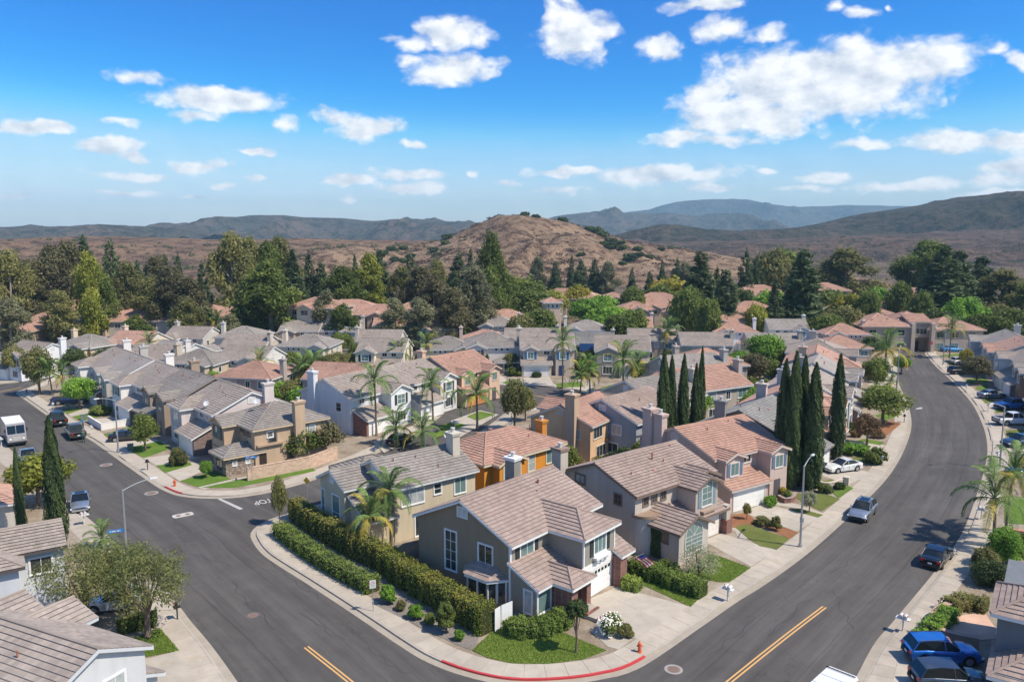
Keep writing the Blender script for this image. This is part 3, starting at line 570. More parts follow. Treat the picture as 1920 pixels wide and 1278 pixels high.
ridge('mountain', 'distant pale blue mountain on the right skyline', 5800, [(1060, 420), (1140, 400), (1215, 389), (1270, 376), (1330, 373), (1400, 374), (1440, 381), (1480, 388), (1520, 386), (1580, 385), (1660, 384), (1740, 388), (1830, 392)], 900, MH_FAR, 4.4, 90, 100, 36)
hz = MB().box(-8200, 8200, -600, 7000, -1.5, 290).build('haze', bpy.data.materials.new('haze_air')); hm = hz.data.materials[0]; hm.use_nodes = True; hm.node_tree.nodes.clear()
pvn = hm.node_tree.nodes.new('ShaderNodeVolumePrincipled'); pvn.inputs['Color'].default_value = (.50, .80, 1.0, 1); pvn.inputs['Density'].default_value = .000125; pvn.inputs['Anisotropy'].default_value = .0
ho = hm.node_tree.nodes.new('ShaderNodeOutputMaterial'); hm.node_tree.links.new(pvn.outputs[0], ho.inputs['Volume']); tag(hz, 'thin blue haze filling the valley air', kind='stuff')
# ================================================================== house builder
ROOFS = {'brown': ((.35, .265, .222), (.28, .215, .185)), 'grey': ((.30, .265, .235), (.225, .205, .185)), 'pale': ((.35, .31, .275), (.28, .255, .23)), 'pink': ((.43, .255, .19), (.36, .225, .175)), 'terra': ((.50, .30, .225), (.42, .27, .205)), 'slate': ((.25, .24, .225), (.20, .195, .185)), 'dust': ((.36, .30, .255), (.29, .25, .22))}
EXPO = .37
HC = []
class House:
    def __init__(s, label, at, rot, wall=(.42, .36, .29), roof='brown', trim=WHITE, mir=None, lod=1, group=None, cat='house', name='house', z=.12, eave=5.3, fas=None):
        s.e = empty(name, (at[0], at[1], z), R(rot), label, cat, group); s.wall = wall if not isinstance(wall, tuple) else m_stucco(wall); s.roofm = m_roof(*ROOFS[roof])
        s.trim = m_paint(trim, .5); s.fas = m_paint(fas or trim, .5); s.mir = mir; s.lod = lod; s.courses = []; s.deck = MB(); s.fmb = MB(); s.cap = MB(); s.ev = eave; s.roofk = roof
    def T(s, x, y, z): return (s.mir-x if s.mir is not None else x, y, z)
    def V(s, p): return Vector(s.T(*p))
    # ---- roof planes
    def slope(s, P0, P1, Q1, Q0, rakes=(1, 1), eave=1):
        P0, P1, Q1, Q0 = map(s.V, (P0, P1, Q1, Q0))
        n = (P1-P0).cross(Q0-P0) if (Q0-P0).length > .01 else (P1-P0).cross(Q1-P0)
        if n.length < 1e-6: return
        n.normalize(); n = -n if n.z < 0 else n; sd = (P1-P0).normalized(); up = ((Q0+Q1)*.5-(P0+P1)*.5); up -= sd*up.dot(sd); T = up.length; up.normalize()
        s.deck.quad(P0, P1, Q1, Q0); dn = Vector((0, 0, -.17)); s.deck.quad(P0+dn, Q0+dn, Q1+dn, P1+dn)
        nC = max(1, round(T/EXPO))
        for k in range(nC):
            a, b = k/nC, (k+1)/nC; A, B, C, D = P0.lerp(Q0, a), P1.lerp(Q1, a), P1.lerp(Q1, b), P0.lerp(Q0, b)
            ov = up*-.05 if k == 0 else up*0; j1, j2 = random.uniform(-.014, .014), random.uniform(-.014, .014); A_, B_, C_, D_ = A+n*(.09+j1)+ov, B+n*(.09+j2)+ov, C+n*.03, D+n*.03; Ab, Bb = A+up*.05+n*.012, B+up*.05+n*.012
            mb = MB().add((A_, B_, C_, D_, Ab, Bb), ((0, 1, 2, 3), (4, 5, 1, 0), (4, 0, 3), (5, 2, 1))); r = k+.5
            mb.uv = {0: [((p-P0).dot(sd)+50, r+13) for p in (A, B, C, D)]}; s.courses.append(mb)
        def board(a, b, h0, h1, th=.035):
            d = (b-a).normalized(); o = d.cross(Vector((0, 0, 1))).normalized()*th
            vs = [a+o+Vector((0, 0, h0)), b+o+Vector((0, 0, h0)), a-o+Vector((0, 0, h0)), b-o+Vector((0, 0, h0)), a+o+Vector((0, 0, h1)), b+o+Vector((0, 0, h1)), a-o+Vector((0, 0, h1)), b-o+Vector((0, 0, h1))]; s.fmb.hexa(vs)
        if eave: board(P0, P1, -.2, .03)
        if rakes[0] and (Q0-P0).length > .2: board(P0, Q0, -.2, .0)
        if rakes[1] and (Q1-P1).length > .2: board(P1, Q1, -.2, .0)
    def ridge(s, a, b): a, b = s.V(a), s.V(b); s.cap.tube([a+Vector((0, 0, .05)), b+Vector((0, 0, .05))], .105, 6)
    def roof(s, kind, x0, x1, y0, y1, z, p, oh=.38, og=.25):
        xm, ym = (x0+x1)/2, (y0+y1)/2; ze = z-oh*p
        if kind == 'gx':
            zr = z+(ym-y0)*p; a, b = x0-og, x1+og
            s.slope((a, y0-oh, ze), (b, y0-oh, ze), (b, ym, zr), (a, ym, zr)); s.slope((b, y1+oh, ze), (a, y1+oh, ze), (a, ym, zr), (b, ym, zr)); s.ridge((a, ym, zr), (b, ym, zr))
        elif kind == 'gy':
            zr = z+(xm-x0)*p; a, b = y0-og, y1+og
            s.slope((x0-oh, b, ze), (x0-oh, a, ze), (xm, a, zr), (xm, b, zr)); s.slope((x1+oh, a, ze), (x1+oh, b, ze), (xm, b, zr), (xm, a, zr)); s.ridge((xm, a, zr), (xm, b, zr))
        elif kind == 'hf':      # ridge runs back, front end hipped
            hw = (x1-x0)/2+oh; zr = ze+hw*p; ya = y0-oh; yr = ya+hw
            s.slope((x0-oh, y1, ze), (x0-oh, ya, ze), (xm, yr, zr), (xm, y1, zr), (0, 0)); s.slope((x1+oh, ya, ze), (x1+oh, y1, ze), (xm, y1, zr), (xm, yr, zr), (0, 0)); s.slope((x0-oh, ya, ze), (x1+oh, ya, ze), (xm, yr, zr), (xm, yr, zr), (0, 0))
            s.ridge((xm, yr, zr), (xm, y1, zr)); s.ridge((x0-oh, ya, ze), (xm, yr, zr)); s.ridge((x1+oh, ya, ze), (xm, yr, zr))
        elif kind == 'hip':
            X0, X1, Y0, Y1 = x0-oh, x1+oh, y0-oh, y1+oh; hw = min(X1-X0, Y1-Y0)/2; zr = ze+hw*p
            if X1-X0 >= Y1-Y0: A, B = (X0+hw, ym, zr), (X1-hw, ym, zr)
            else: A, B = (xm, Y0+hw, zr), (xm, Y1-hw, zr)
            if X1-X0 >= Y1-Y0:
                s.slope((X0, Y0, ze), (X1, Y0, ze), B, A, (0, 0)); s.slope((X1, Y1, ze), (X0, Y1, ze), A, B, (0, 0)); s.slope((X0, Y1, ze), (X0, Y0, ze), A, A, (0, 0)); s.slope((X1, Y0, ze), (X1, Y1, ze), B, B, (0, 0))
            else:
                s.slope((X0, Y1, ze), (X0, Y0, ze), A, B, (0, 0)); s.slope((X1, Y0, ze), (X1, Y1, ze), B, A, (0, 0)); s.slope((X0, Y0, ze), (X1, Y0, ze), A, A, (0, 0)); s.slope((X1, Y1, ze), (X0, Y1, ze), B, B, (0, 0))
            s.ridge(A, B)
            for c, r in (((X0, Y0, ze), A), ((X1, Y1, ze), B), ((X0, Y1, ze), A if X1-X0 >= Y1-Y0 else B), ((X1, Y0, ze), B if X1-X0 >= Y1-Y0 else A)): s.ridge(c, r)
        elif kind == 'sf': s.slope((x0-og, y0-oh, ze), (x1+og, y0-oh, ze), (x1+og, y1, z+(y1-y0)*p), (x0-og, y1, z+(y1-y0)*p))
        elif kind == 'sb': s.slope((x1+og, y1+oh, ze), (x0-og, y1+oh, ze), (x0-og, y0, z+(y1-y0)*p), (x1+og, y0, z+(y1-y0)*p))
        elif kind == 'sl': s.slope((x0-oh, y1+og, ze), (x0-oh, y0-og, ze), (x1, y0-og, z+(x1-x0)*p), (x1, y1+og, z+(x1-x0)*p))
        elif kind == 'sr': s.slope((x1+oh, y0-og, ze), (x1+oh, y1+og, ze), (x0, y1+og, z+(x1-x0)*p), (x0, y0-og, z+(x1-x0)*p))
    def block(s, x0, x1, y0, y1, z0, z1, roof=None, p=.44, mat=None, oh=.38, og=.25, name='wall'):
        mb = MB(); T = s.T; d = -.02
        b = [T(x0, y0, z0), T(x1, y0, z0), T(x1, y1, z0), T(x0, y1, z0)]; t = [T(x0, y0, z1), T(x1, y0, z1), T(x1, y1, z1), T(x0, y1, z1)]
        if roof == 'gx':
            zr = z1+(y1-y0)/2*p+d; mb.add(b+t+[T(x0, (y0+y1)/2, zr), T(x1, (y0+y1)/2, zr)], ((0, 1, 5, 4), (2, 3, 7, 6), (1, 2, 6, 9, 5), (3, 0, 4, 8, 7), (4, 5, 9, 8), (6, 7, 8, 9)))
        elif roof == 'gy':
            zr = z1+(x1-x0)/2*p+d; mb.add(b+t+[T((x0+x1)/2, y0, zr), T((x0+x1)/2, y1, zr)], ((0, 1, 5, 8, 4), (2, 3, 7, 9, 6), (1, 2, 6, 5), (3, 0, 4, 7), (4, 8, 9, 7), (5, 6, 9, 8)))
        elif roof in ('sf', 'sb', 'sl', 'sr'):
            hz_ = {'sf': (0, 0, 1, 1), 'sb': (1, 1, 0, 0), 'sl': (0, 1, 1, 0), 'sr': (1, 0, 0, 1)}[roof]; dd = (y1-y0) if roof in ('sf', 'sb') else (x1-x0)
            t = [(q[0], q[1], q[2]+h*dd*p+d) for q, h in zip(t, hz_)]; mb.hexa([b[0], b[1], b[3], b[2], t[0], t[1], t[3], t[2]])
        else: mb.hexa([b[0], b[1], b[3], b[2], t[0], t[1], t[3], t[2]])
        o = mb.build(name, mat if mat else s.wall, s.e)
        if roof: s.roof(roof, x0, x1, y0, y1, z1, p, oh, og)
        return o
    # ---- things on walls. face: f front, b back, l left, r right; c: coordinate of that wall plane
    def W(s, mb, face, c, u0, u1, z0, z1, d0, d1):
        sg = -1 if face in 'fl' else 1; a, b = c+sg*d0, c+sg*d1
        pts = [(u, q, z) if face in 'fb' else (q, u, z) for z in (z0, z1) for q in (a, b) for u in (u0, u1)]; mb.hexa([s.T(*k) for k in pts])
    def win(s, face, c, u0, u1, z0, z1, cols=2, rows=1, glass=0, shut=None, tr=.11, trim=None, arch=False, sill=True, name='window'):
        tm = trim or s.trim; mb = MB(); w = lambda *a: s.W(mb, face, c, *a)
        w(u0-tr, u1+tr, z1, z1+tr, -.01, .06) if not arch else None; w(u0-tr, u1+tr, z0-tr, z0, -.01, .085 if sill else .06); w(u0-tr, u0, z0, z1, -.01, .06); w(u1, u1+tr, z0, z1, -.01, .06)
        sb = .04
        for i in range(1, cols): q = u0+(u1-u0)*i/cols; w(q-sb*.6, q+sb*.6, z0, z1, 0, .045)
        for j in range(1, rows): q = z0+(z1-z0)*j/rows; w(u0, u1, q-sb*.45, q+sb*.45, 0, .042)
        w(u0, u0+sb, z0, z1, 0, .04); w(u1-sb, u1, z0, z1, 0, .04); w(u0+sb, u1-sb, z0, z0+sb, 0, .04); w(u0+sb, u1-sb, z1-sb, z1, 0, .04)
        um, rr = (u0+u1)/2, (u1-u0)/2; sg = -1 if face in 'fl' else 1
        P = lambda u, z, d: s.T(*((u, c+sg*d, z) if face in 'fb' else (c+sg*d, u, z)))
        if arch:
            n = 12
            for k in range(n):
                a, b = math.pi*k/n, math.pi*(k+1)/n; q = []
                for r_, d_ in ((rr, 0), (rr+tr, 0), (rr, .06), (rr+tr, .06)): q += [P(um+r_*math.cos(t), z1+r_*math.sin(t), d_) for t in (a, b)]
                mb.hexa(q)
            for k in (1, 2, 3): t = math.pi*k/4; a, b = Vector((um, z1)), Vector((um+rr*math.cos(t), z1+rr*math.sin(t))); o = (b-a).normalized(); o = Vector((-o.y, o.x))*.02; mb.hexa([P(*(a+o), 0), P(*(b+o), 0), P(*(a-o), 0), P(*(b-o), 0), P(*(a+o), .04), P(*(b+o), .04), P(*(a-o), .04), P(*(b-o), .04)])
        o = mb.build(name, tm, s.e)
        g = MB(); split = s.lod == 0
        for i in range(cols if split else 1):
            g = MB(); a, b = (u0+(u1-u0)*i/cols, u0+(u1-u0)*(i+1)/cols) if split else (u0, u1); g.quad(P(a+.01, z0, .018), P(b-.01, z0, .018), P(b-.01, z1, .018), P(a+.01, z1, .018))
            g.build('pane', m_glass(glass if i != 1 or glass else 0), o)
        if arch: g = MB().add([P(um+rr*math.cos(math.pi*k/12), z1+rr*math.sin(math.pi*k/12), .018) for k in range(13)], [tuple(range(13))]); g.build('pane', m_glass(glass), o)
        if shut:
            sw = min(.5, (u1-u0)*.42)
            for a in (u0-tr-sw, u1+tr):
                m2 = MB(); s.W(m2, face, c, a, a+sw, z0-.05, z1+.05, 0, .04); nl = 7
                for k in range(nl): q = z0+(z1-z0)*(k+.2)/nl; s.W(m2, face, c, a+.05, a+sw-.05, q, q+(z1-z0)/nl*.55, .04, .065)
                m2.build('shutter', m_paint(shut, .6), s.e)
        return o
    def vent(s, face, c, u0, u1, z0, z1, trim=None):
        mb = MB(); w = lambda *a: s.W(mb, face, c, *a)
        w(u0-.08, u1+.08, z0-.08, z0, 0, .06); w(u0-.08, u1+.08, z1, z1+.08, 0, .06); w(u0-.08, u0, z0, z1, 0, .06); w(u1, u1+.08, z0, z1, 0, .06); w((u0+u1)/2-.03, (u0+u1)/2+.03, z0, z1, 0, .055)
        n = 5
        for k in range(n): q = z0+(z1-z0)*(k+.15)/n; w(u0, u1, q, q+(z1-z0)/n*.6, 0, .04)
        mb.build('gable_vent', trim or s.trim, s.e)
    def garage(s, face, c, u0, u1, h=2.15, col=(.78, .77, .74), lights=False, z0=0.02, trim=None):
        sg = -1 if face in 'fl' else 1; mb = MB(); w = lambda *a: s.W(mb, face, c, *a); w(u0-.14, u0, z0, h+.14, 0, .07); w(u1, u1+.14, z0, h+.14, 0, .07); w(u0, u1, h, h+.14, 0, .07); mb.build('garage_frame', trim or s.trim, s.e)
        d = MB(); s.W(d, face, c, u0, u1, z0, h, 0, .015); o = d.build('garage_door', m_paint((col[0]*.8, col[1]*.8, col[2]*.8), .5), s.e)
        for k in range(4):
            p = MB(); a, b = z0+(h-z0)*k/4, z0+(h-z0)*(k+1)/4; s.W(p, face, c, u0+.01, u1-.01, a+.012, b-.012, .015, .035); nn = 8 if s.lod == 0 else 0
            for i in range(nn): q0, q1 = u0+(u1-u0)*(i+.12)/nn, u0+(u1-u0)*(i+.88)/nn; s.W(p, face, c, q0, q1, a+.09, b-.09, .035, .045)
            p.build('panel', m_paint(col, .45), o)
            if lights and k == 3:
                for i in range(8): g = MB(); q0, q1 = u0+(u1-u0)*(i+.15)/8, u0+(u1-u0)*(i+.85)/8; s.W(g, face, c, q0, q1, a+.14, b-.1, .045, .05); g.build('pane', m_glass(0), o)
    def door(s, face, c, u0, u1, z1=2.1, col=(.05, .06, .08), arch=False):
        mb = MB(); s.W(mb, face, c, u0, u1, .03, z1, 0, .05); o = mb.build('door', m_paint(col, .4), s.e)
        if arch:
            sg = -1 if face in 'fl' else 1; um, rr = (u0+u1)/2, (u1-u0)/2; P = lambda u, z, d: s.T(*((u, c+sg*d, z) if face in 'fb' else (c+sg*d, u, z)))
            n = 12; a = MB().add([P(um+rr*math.cos(math.pi*k/n), z1+rr*math.sin(math.pi*k/n), .05) for k in range(n+1)], [tuple(range(n+1))]); a.build('door_arch', m_paint(col, .4), o)
        h = MB(); s.W(h, face, c, u1-.16, u1-.1, .95, 1.1, .05, .11); h.build('handle', m_plain((.5, .42, .25), .3, 1.0), o)
    def chim(s, x, y, w, d, z1, mat=None, z0=0.0, cap=None):
        mb = MB(); x0, x1, y0, y1 = x-w/2, x+w/2, y-d/2, y+d/2; q = lambda mb, e, a, b: mb.hexa([s.T(X, Y, Z) for Z in (a, b) for Y in (y0-e, y1+e) for X in (x0-e, x1+e)])
        q(mb, 0, z0, z1); o = mb.build('chimney', mat or s.wall, s.e); c = MB(); q(c, .10, z1-.28, z1-.12); q(c, .14, z1-.12, z1+.02); c.build('chimney_cap', cap or mat or s.wall, o)
        f = MB(); f.tube([s.T(x, y, z1), s.T(x, y, z1+.35)], .19, 8); f.tube([s.T(x, y, z1+.35), s.T(x, y, z1+.47)], .24, 8); f.build('flue', m_plain((.55, .53, .5), .5), o)
    def pipe(s, x, y, z, h=.45, r=.06, col=(.33, .14, .10)):
        MB().tube([s.T(x, y, z), s.T(x, y, z+h)], r, 8).tube([s.T(x, y, z+h), s.T(x, y, z+h+.07)], r*1.35, 8).build('vent_pipe', m_plain(col, .7), s.e)
    def hood(s, x, y, z, p=.44, col=(.40, .20, .15)):
        mb = MB(); mb.hexa([s.T(x+a*.22, y+b*.2, z+b*.2*p+(0 if c == 0 else (.2 if b < 0 else .05))) for c in (0, 1) for b in (-1, 1) for a in (-1, 1)]); mb.build('roof_vent', m_plain(col, .8), s.e)
    def dish(s, x, y, z):
        mb = MB(); mb.tube([s.T(x, y, z), s.T(x, y, z+.5)], .025, 6); c = Vector(s.T(x, y, z+.6)); ax = Vector((.6, -.5, .5)).normalized(); a = ax.cross(Vector((0, 0, 1))).normalized(); b = ax.cross(a); vs = [c]; fs = []
        for k in range(14): t = 6.283*k/14; vs.append(c+ax*.08+.36*(math.cos(t)*a+math.sin(t)*b)); fs.append((0, 1+k, 1+(k+1) % 14))
        mb.add(vs, fs); mb.build('satellite_dish', m_plain((.6, .6, .6), .4), s.e)
    def solar(s, x, y, z, nx, ny, p, w=1.0, h=1.65):
        for i in range(nx):
            for j in range(ny):
                x0, y0 = x+i*(w+.03), y+j*(h+.03)*.92; f = lambda X, Y, k: s.T(X, Y, z+(Y-y)*p+k)
                mb = MB(); mb.hexa([f(a, b, c) for c in (.10, .14) for b in (y0, y0+h*.92) for a in (x0, x0+w)]); mb.build('solar_panel', M_SOLAR, s.e)
    def done(s):
        a_ = s.e.rotation_euler.z; HC.append((s.e.location.x+5.5*math.cos(a_)-6.5*math.sin(a_), s.e.location.y+5.5*math.sin(a_)+6.5*math.cos(a_), s.e['label']))
        if s.deck.v:
            r = s.deck.build('roof', s.fas, s.e)
            if s.lod == 0:
                for mb in s.courses: mb.build('tile_course', s.roofm, r)
            else:
                al = MB(); nf = 0
                for mb in s.courses: al.add(mb.v, mb.f); al.uv.update({k+nf: v for k, v in mb.uv.items()}); nf += len(mb.f)
                tag(al.build('roof_tiles', s.roofm, r), kind='stuff')
            s.fmb.build('fascia', s.fas, s.e)
            if s.cap.v: s.cap.build('ridge_cap', s.roofm, r)
        return s
m = MT('solar_cell'); m.col((.012, .03, .085)).rough(.08, .6); M_SOLAR = m.m
def box_local(s, name, x0, x1, y0, y1, z0, z1, mat): mb = MB(); mb.hexa([s.T(a, b, c) for c in (z0, z1) for b in (y0, y1) for a in (x0, x1)]); return mb.build(name, mat, s.e)
# ---- recurring tract plans (local: x along the street front, y back from the street)
def plan_gable(label, at, rot, wall, roof, mir=None, lod=1, W=10.8, D=10.2, trim=WHITE, shut=None, wing=(0.3, 4.6), gar=(5.2, 9.9), chim='l', front='gy', gcol=(.78, .77, .74), stone=None, ev=5.3, p=.44, fas=None, wingw=None, left_v=True, group='tract houses', dishes=0):
    """two-storey house, ridge along the street, front wing, garage under a lean-to roof"""
    s = House(label, at, rot, wall, roof, trim, mir, lod, group, eave=ev, fas=fas); ym = 2+D/2
    s.block(0, W, 2, 2+D, 0, ev, 'gx', p)
    a, b = wing; ww = m_stucco(wingw) if wingw else None
    s.block(a, b, 0, 3.2, 0, ev, None, p, ww); s.roof(front, a, b, 0, 2+D/2-.3, ev, p, .35, .3)
    if front == 'gy':
        z = ev+(b-a)/2*p; mb = MB().add([s.T(a, 0, ev), s.T(b, 0, ev), s.T((a+b)/2, 0, z-.03), s.T(a, .12, ev), s.T(b, .12, ev), s.T((a+b)/2, .12, z-.03)], ((0, 1, 2), (3, 5, 4), (0, 2, 5, 3), (1, 4, 5, 2))); mb.build('gable_wall', ww or s.wall, s.e)
    s.win('f', 0, (a+b)/2-.8, (a+b)/2+.8, 3.3, 4.7, 2, 2 if lod < 2 else 1, 1, shut); s.win('f', 0, (a+b)/2-.9, (a+b)/2+.9, .75, 2.2, 3, 1, 0)
    g0, g1 = gar
    s.block(g0-.5, g1+.5, -.6, 2.1, 0, 2.55, 'sf', p, m_brick(stone) if stone else None); s.garage('f', -.6, g0, g1, 2.15, gcol)
    s.win('f', 2, (g0+g1)/2-1.6, (g0+g1)/2-.5, 4.1, 4.9, 2, 1, 0); s.win('f', 2, (g0+g1)/2+.5, (g0+g1)/2+1.6, 4.1, 4.9, 2, 1, 0)
    for f, c in (('l', 0), ('r', W)):
        s.vent(f, c, ym-.45, ym+.45, ev+.75, ev+1.4); s.win(f, c, ym-3.2, ym-2.2, 3.1, 4.4, 1, 2, 0); s.win(f, c, ym+1.6, ym+2.9, 3.3, 4.5, 2, 1, 2); s.win(f, c, ym+.8, ym+2.4, .9, 2.1, 2, 1, 0)
    s.win('b', 2+D, 1.2, 3.0, 3.3, 4.6, 2, 1, 1); s.win('b', 2+D, 4.6, 5.5, 3.5, 4.5, 1, 1, 2); s.win('b', 2+D, 7.0, 9.2, 3.3, 4.6, 3, 1, 0); s.win('b', 2+D, 1.0, 3.4, .1, 2.2, 2, 1, 0); s.win('b', 2+D, 6.0, 8.4, .8, 2.2, 3, 1, 0)
    if chim: s.chim(-.3 if chim == 'l' else W+.3, ym+2.2, .8, 1.3, ev+3.2)
    zr = ev+D/2*p; s.pipe(W*.3, ym-1.2, zr-.6); s.pipe(W*.66, ym-2.0, zr-1.0, .3, .05); s.hood(W*.5, ym-1.5, zr-.68, p); s.pipe(W*.5, ym+2, zr-.95)
    if dishes: s.dish(W*.7, 2.3, ev+.2)
    return s
def plan_dormers(label, at, rot, wall, roof, mir=None, lod=1, W=10.8, D=10.4, trim=WHITE, shut=None, gcol=(.78, .77, .74), stone=None, ev=5.3, p=.45, chim='l', fas=None, group='tract houses', hip=False):
    """two-storey house, ridge along the street, two small front gables, garage on one side"""
    s = House(label, at, rot, wall, roof, trim, mir, lod, group, eave=ev, fas=fas); ym = 1.6+D/2
    s.block(0, W, 1.6, 1.6+D, 0, ev, None if hip else 'gx', p)
    if hip: s.roof('hip', 0, W, 1.6, 1.6+D, ev, p)
    for a, b, y0 in ((.5, 3.3, .4), (6.9, 9.7, -.2)):
        s.block(a, b, y0, 2.5, 2.7 if a < 1 else 0, ev, None, p); s.roof('gy', a, b, y0, ym-1.2, ev, p, .3, .3); z = ev+(b-a)/2*p
        MB().add([s.T(a, y0, ev), s.T(b, y0, ev), s.T((a+b)/2, y0, z-.03), s.T(a, y0+.12, ev), s.T(b, y0+.12, ev), s.T((a+b)/2, y0+.12, z-.03)], ((0, 1, 2), (3, 5, 4), (0, 2, 5, 3), (1, 4, 5, 2))).build('gable_wall', s.wall, s.e)
        s.win('f', y0, (a+b)/2-.6, (a+b)/2+.6, 3.4, 4.7, 2, 1, 1, shut)
    s.block(.1, 6.0, -.7, 1.7, 0, 2.6, 'sf', p, m_brick(stone) if stone else None); s.garage('f', -.7, .6, 5.4, 2.15, gcol); s.door('f', -.2, 7.6, 8.6, 2.1, (.10, .09, .1)); s.win('f', 1.6, 4.6, 5.8, 4.0, 4.8, 2, 1, 0)
    for f, c in (('l', 0), ('r', W)):
        if not hip: s.vent(f, c, ym-.45, ym+.45, ev+.8, ev+1.45)
        s.win(f, c, ym-3.4, ym-2.5, 3.2, 4.4, 1, 1, 0); s.win(f, c, ym+1.2, ym+2.6, 3.3, 4.5, 2, 1, 2); s.win(f, c, ym+.2, ym+1.8, .9, 2.1, 2, 1, 0)
    for a, b, k in ((.9, 2.7, 1), (4.3, 5.2, 0), (7.2, 9.4, 2)): s.win('b', 1.6+D, a, b, 3.3, 4.6, 2, 1, k)
    s.win('b', 1.6+D, 1.0, 3.4, .1, 2.2, 2, 1, 0); s.win('b', 1.6+D, 6.4, 8.6, .8, 2.1, 3, 1, 0)
    if chim: s.chim(-.3 if chim == 'l' else W+.3, ym+2.0, .8, 1.3, ev+3.3)
    zr = ev+D/2*p; s.pipe(W*.32, ym-1.4, zr-.7); s.hood(W*.55, ym-1.2, zr-.55, p); s.pipe(W*.7, ym-.7, zr-.4, .3, .05)
    return s
def plan_hip(label, at, rot, wall, roof, mir=None, lod=1, W=11.5, D=10.5, trim=WHITE, shut=None, gcol=(.78, .77, .74), stone=None, ev=5.3, p=.42, chim='r', fas=None, group='tract houses', low=(6.4, -.6)):
    """two-storey hipped house with a gabled window wing and a low hipped corner room"""
    s = House(label, at, rot, wall, roof, trim, mir, lod, group, eave=ev, fas=fas); ym = 2+D/2
    s.block(0, W, 2, 2+D, 0, ev); s.roof('hip', 0, W, 2, 2+D, ev, p)
    a, b = .6, 4.4; s.block(a, b, 0, 2.4, 0, ev); s.roof('gy', a, b, 0, ym-1.4, ev, p, .32, .32); z = ev+(b-a)/2*p
    MB().add([s.T(a, 0, ev), s.T(b, 0, ev), s.T((a+b)/2, 0, z-.03), s.T(a, .12, ev), s.T(b, .12, ev), s.T((a+b)/2, .12, z-.03)], ((0, 1, 2), (3, 5, 4), (0, 2, 5, 3), (1, 4, 5, 2))).build('gable_wall', s.wall, s.e)
    s.win('f', 0, 1.7, 3.3, 3.3, 4.8, 2, 1, 1, shut); s.garage('f', 0, .7, 4.3, 2.1, gcol)
    q0, q1 = low; qc = (q0+W-.2)/2; s.block(q0, W-.2, q1, 2.1, 0, 2.5, None, p, m_brick(stone) if stone else None); s.roof('hf', q0, W-.2, q1, 3.4, 2.5, p); s.win('f', q1, qc-.8, qc+.8, .5, 2.0, 2, 1, 0)
    for u in (W*.55, W*.65, W*.75): s.win('f', 2, u, u+.55, 4.3, 4.9, 1, 1, 0)
    for f, c in (('l', 0), ('r', W)): s.win(f, c, ym-3.0, ym-2.0, 3.2, 4.4, 1, 1, 0); s.win(f, c, ym+.8, ym+2.2, 3.3, 4.5, 2, 1, 2); s.win(f, c, ym-.6, ym+1.0, .9, 2.1, 2, 1, 0)
    for u, v, k in ((.9, 2.7, 1), (4.3, 5.2, 0), (7.2, 9.4, 2)): s.win('b', 2+D, u, v, 3.3, 4.6, 2, 1, k)
    if chim: s.chim(-.3 if chim == 'l' else W+.3, ym+1.0, .8, 1.3, ev+3.0)
    zr = ev+D/2*p; s.pipe(W*.4, ym-1.4, zr-.7); s.hood(W*.6, ym-1.4, zr-.6, p)
    return s
# ================================================================== houses
def along(line, i0, ds, setback):
    """point and heading on a street edge, ds metres after index i0, set back from the kerb"""
    i = max(1, min(len(line)-2, i0+round(ds/.75))); t = (line[min(i+8, len(line)-1)]-line[max(0, i-8)]).normalized(); p = line[i]+Vector((-t.y, t.x))*setback
    return p, math.degrees(math.atan2(t.y, t.x))
def hp(u, v, rot, W=10.8, yc=7.1, zr=7.7):
    """origin of a house whose ridge middle is seen at photo point u, v"""
    p = G(u, v, zr); a = R(rot); return (p.x-W/2*math.cos(a)+yc*math.sin(a), p.y-W/2*math.sin(a)-yc*math.cos(a))
def tip(u, v, z, rot, lx, ly):
    p = G(u, v, z); a = R(rot); return (p.x-lx*math.cos(a)+ly*math.sin(a), p.y-lx*math.sin(a)-ly*math.cos(a))
TAUPE = (.46, .39, .325); CREAM = (.62, .54, .43); BEIGE = (.58, .49, .37); SAND = (.56, .44, .31); MAUVE = (.56, .46, .41); WHT = (.70, .68, .65); GREY = (.30, .29, .265); PEACH = (.66, .44, .26); SALM = (.64, .44, .31); BLUEG = (.34, .37, .39); TANW = (.55, .40, .26); BRN = (.33, .25, .19); DKTRIM = (.20, .145, .115)
# ---- grey corner house with brick porch
GW = m_stucco((.275, .215, .145)); GS = m_siding((.30, .285, .24)); s = House('grey corner house with brick porch and white trimmed brown tile roof', (1.75, 55.5), 50.5, GW, 'brown', lod=0)
BRK = m_brick('red')
s.block(.1, 11.8, 2.5, 12.4, 0, 5.35, 'gx', .455, None, .4, .3)
box_local(s, 'siding', .14, 11.76, 2.475, 2.5, 2.9, 5.3, GS); box_local(s, 'corner_board', .0, .16, 2.44, 2.6, .1, 5.25, s.trim)
s.block(4.7, 9.1, -1.0, 2.6, 2.4, 5.35, None, .47, GS); s.roof('hf', 4.7, 9.1, -1.0, 7.3, 5.35, .47, .38)
for x in (4.66, 9.0): box_local(s, 'corner_board', x, x+.14, -1.04, -.9, 2.4, 5.2, s.trim)
s.block(.12, 4.7, 0, 2.6, 0, 2.62, 'sf', .47, m_siding((.31, .275, .22)), .38, .3)
s.block(4.5, 10.2, -.95, 6, 0, 2.5, None, .47, GS); s.slope((8.7, -2.0, 2.62), (10.75, -2.0, 2.62), (10.75, 3.0, 4.95), (8.7, 3.0, 4.95))
box_local(s, 'header_board', 4.5, 8.9, -1.06, -.98, 2.2, 2.75, s.trim); s.garage('f', -.97, 4.75, 8.55, 2.1, (.80, .79, .77), True)
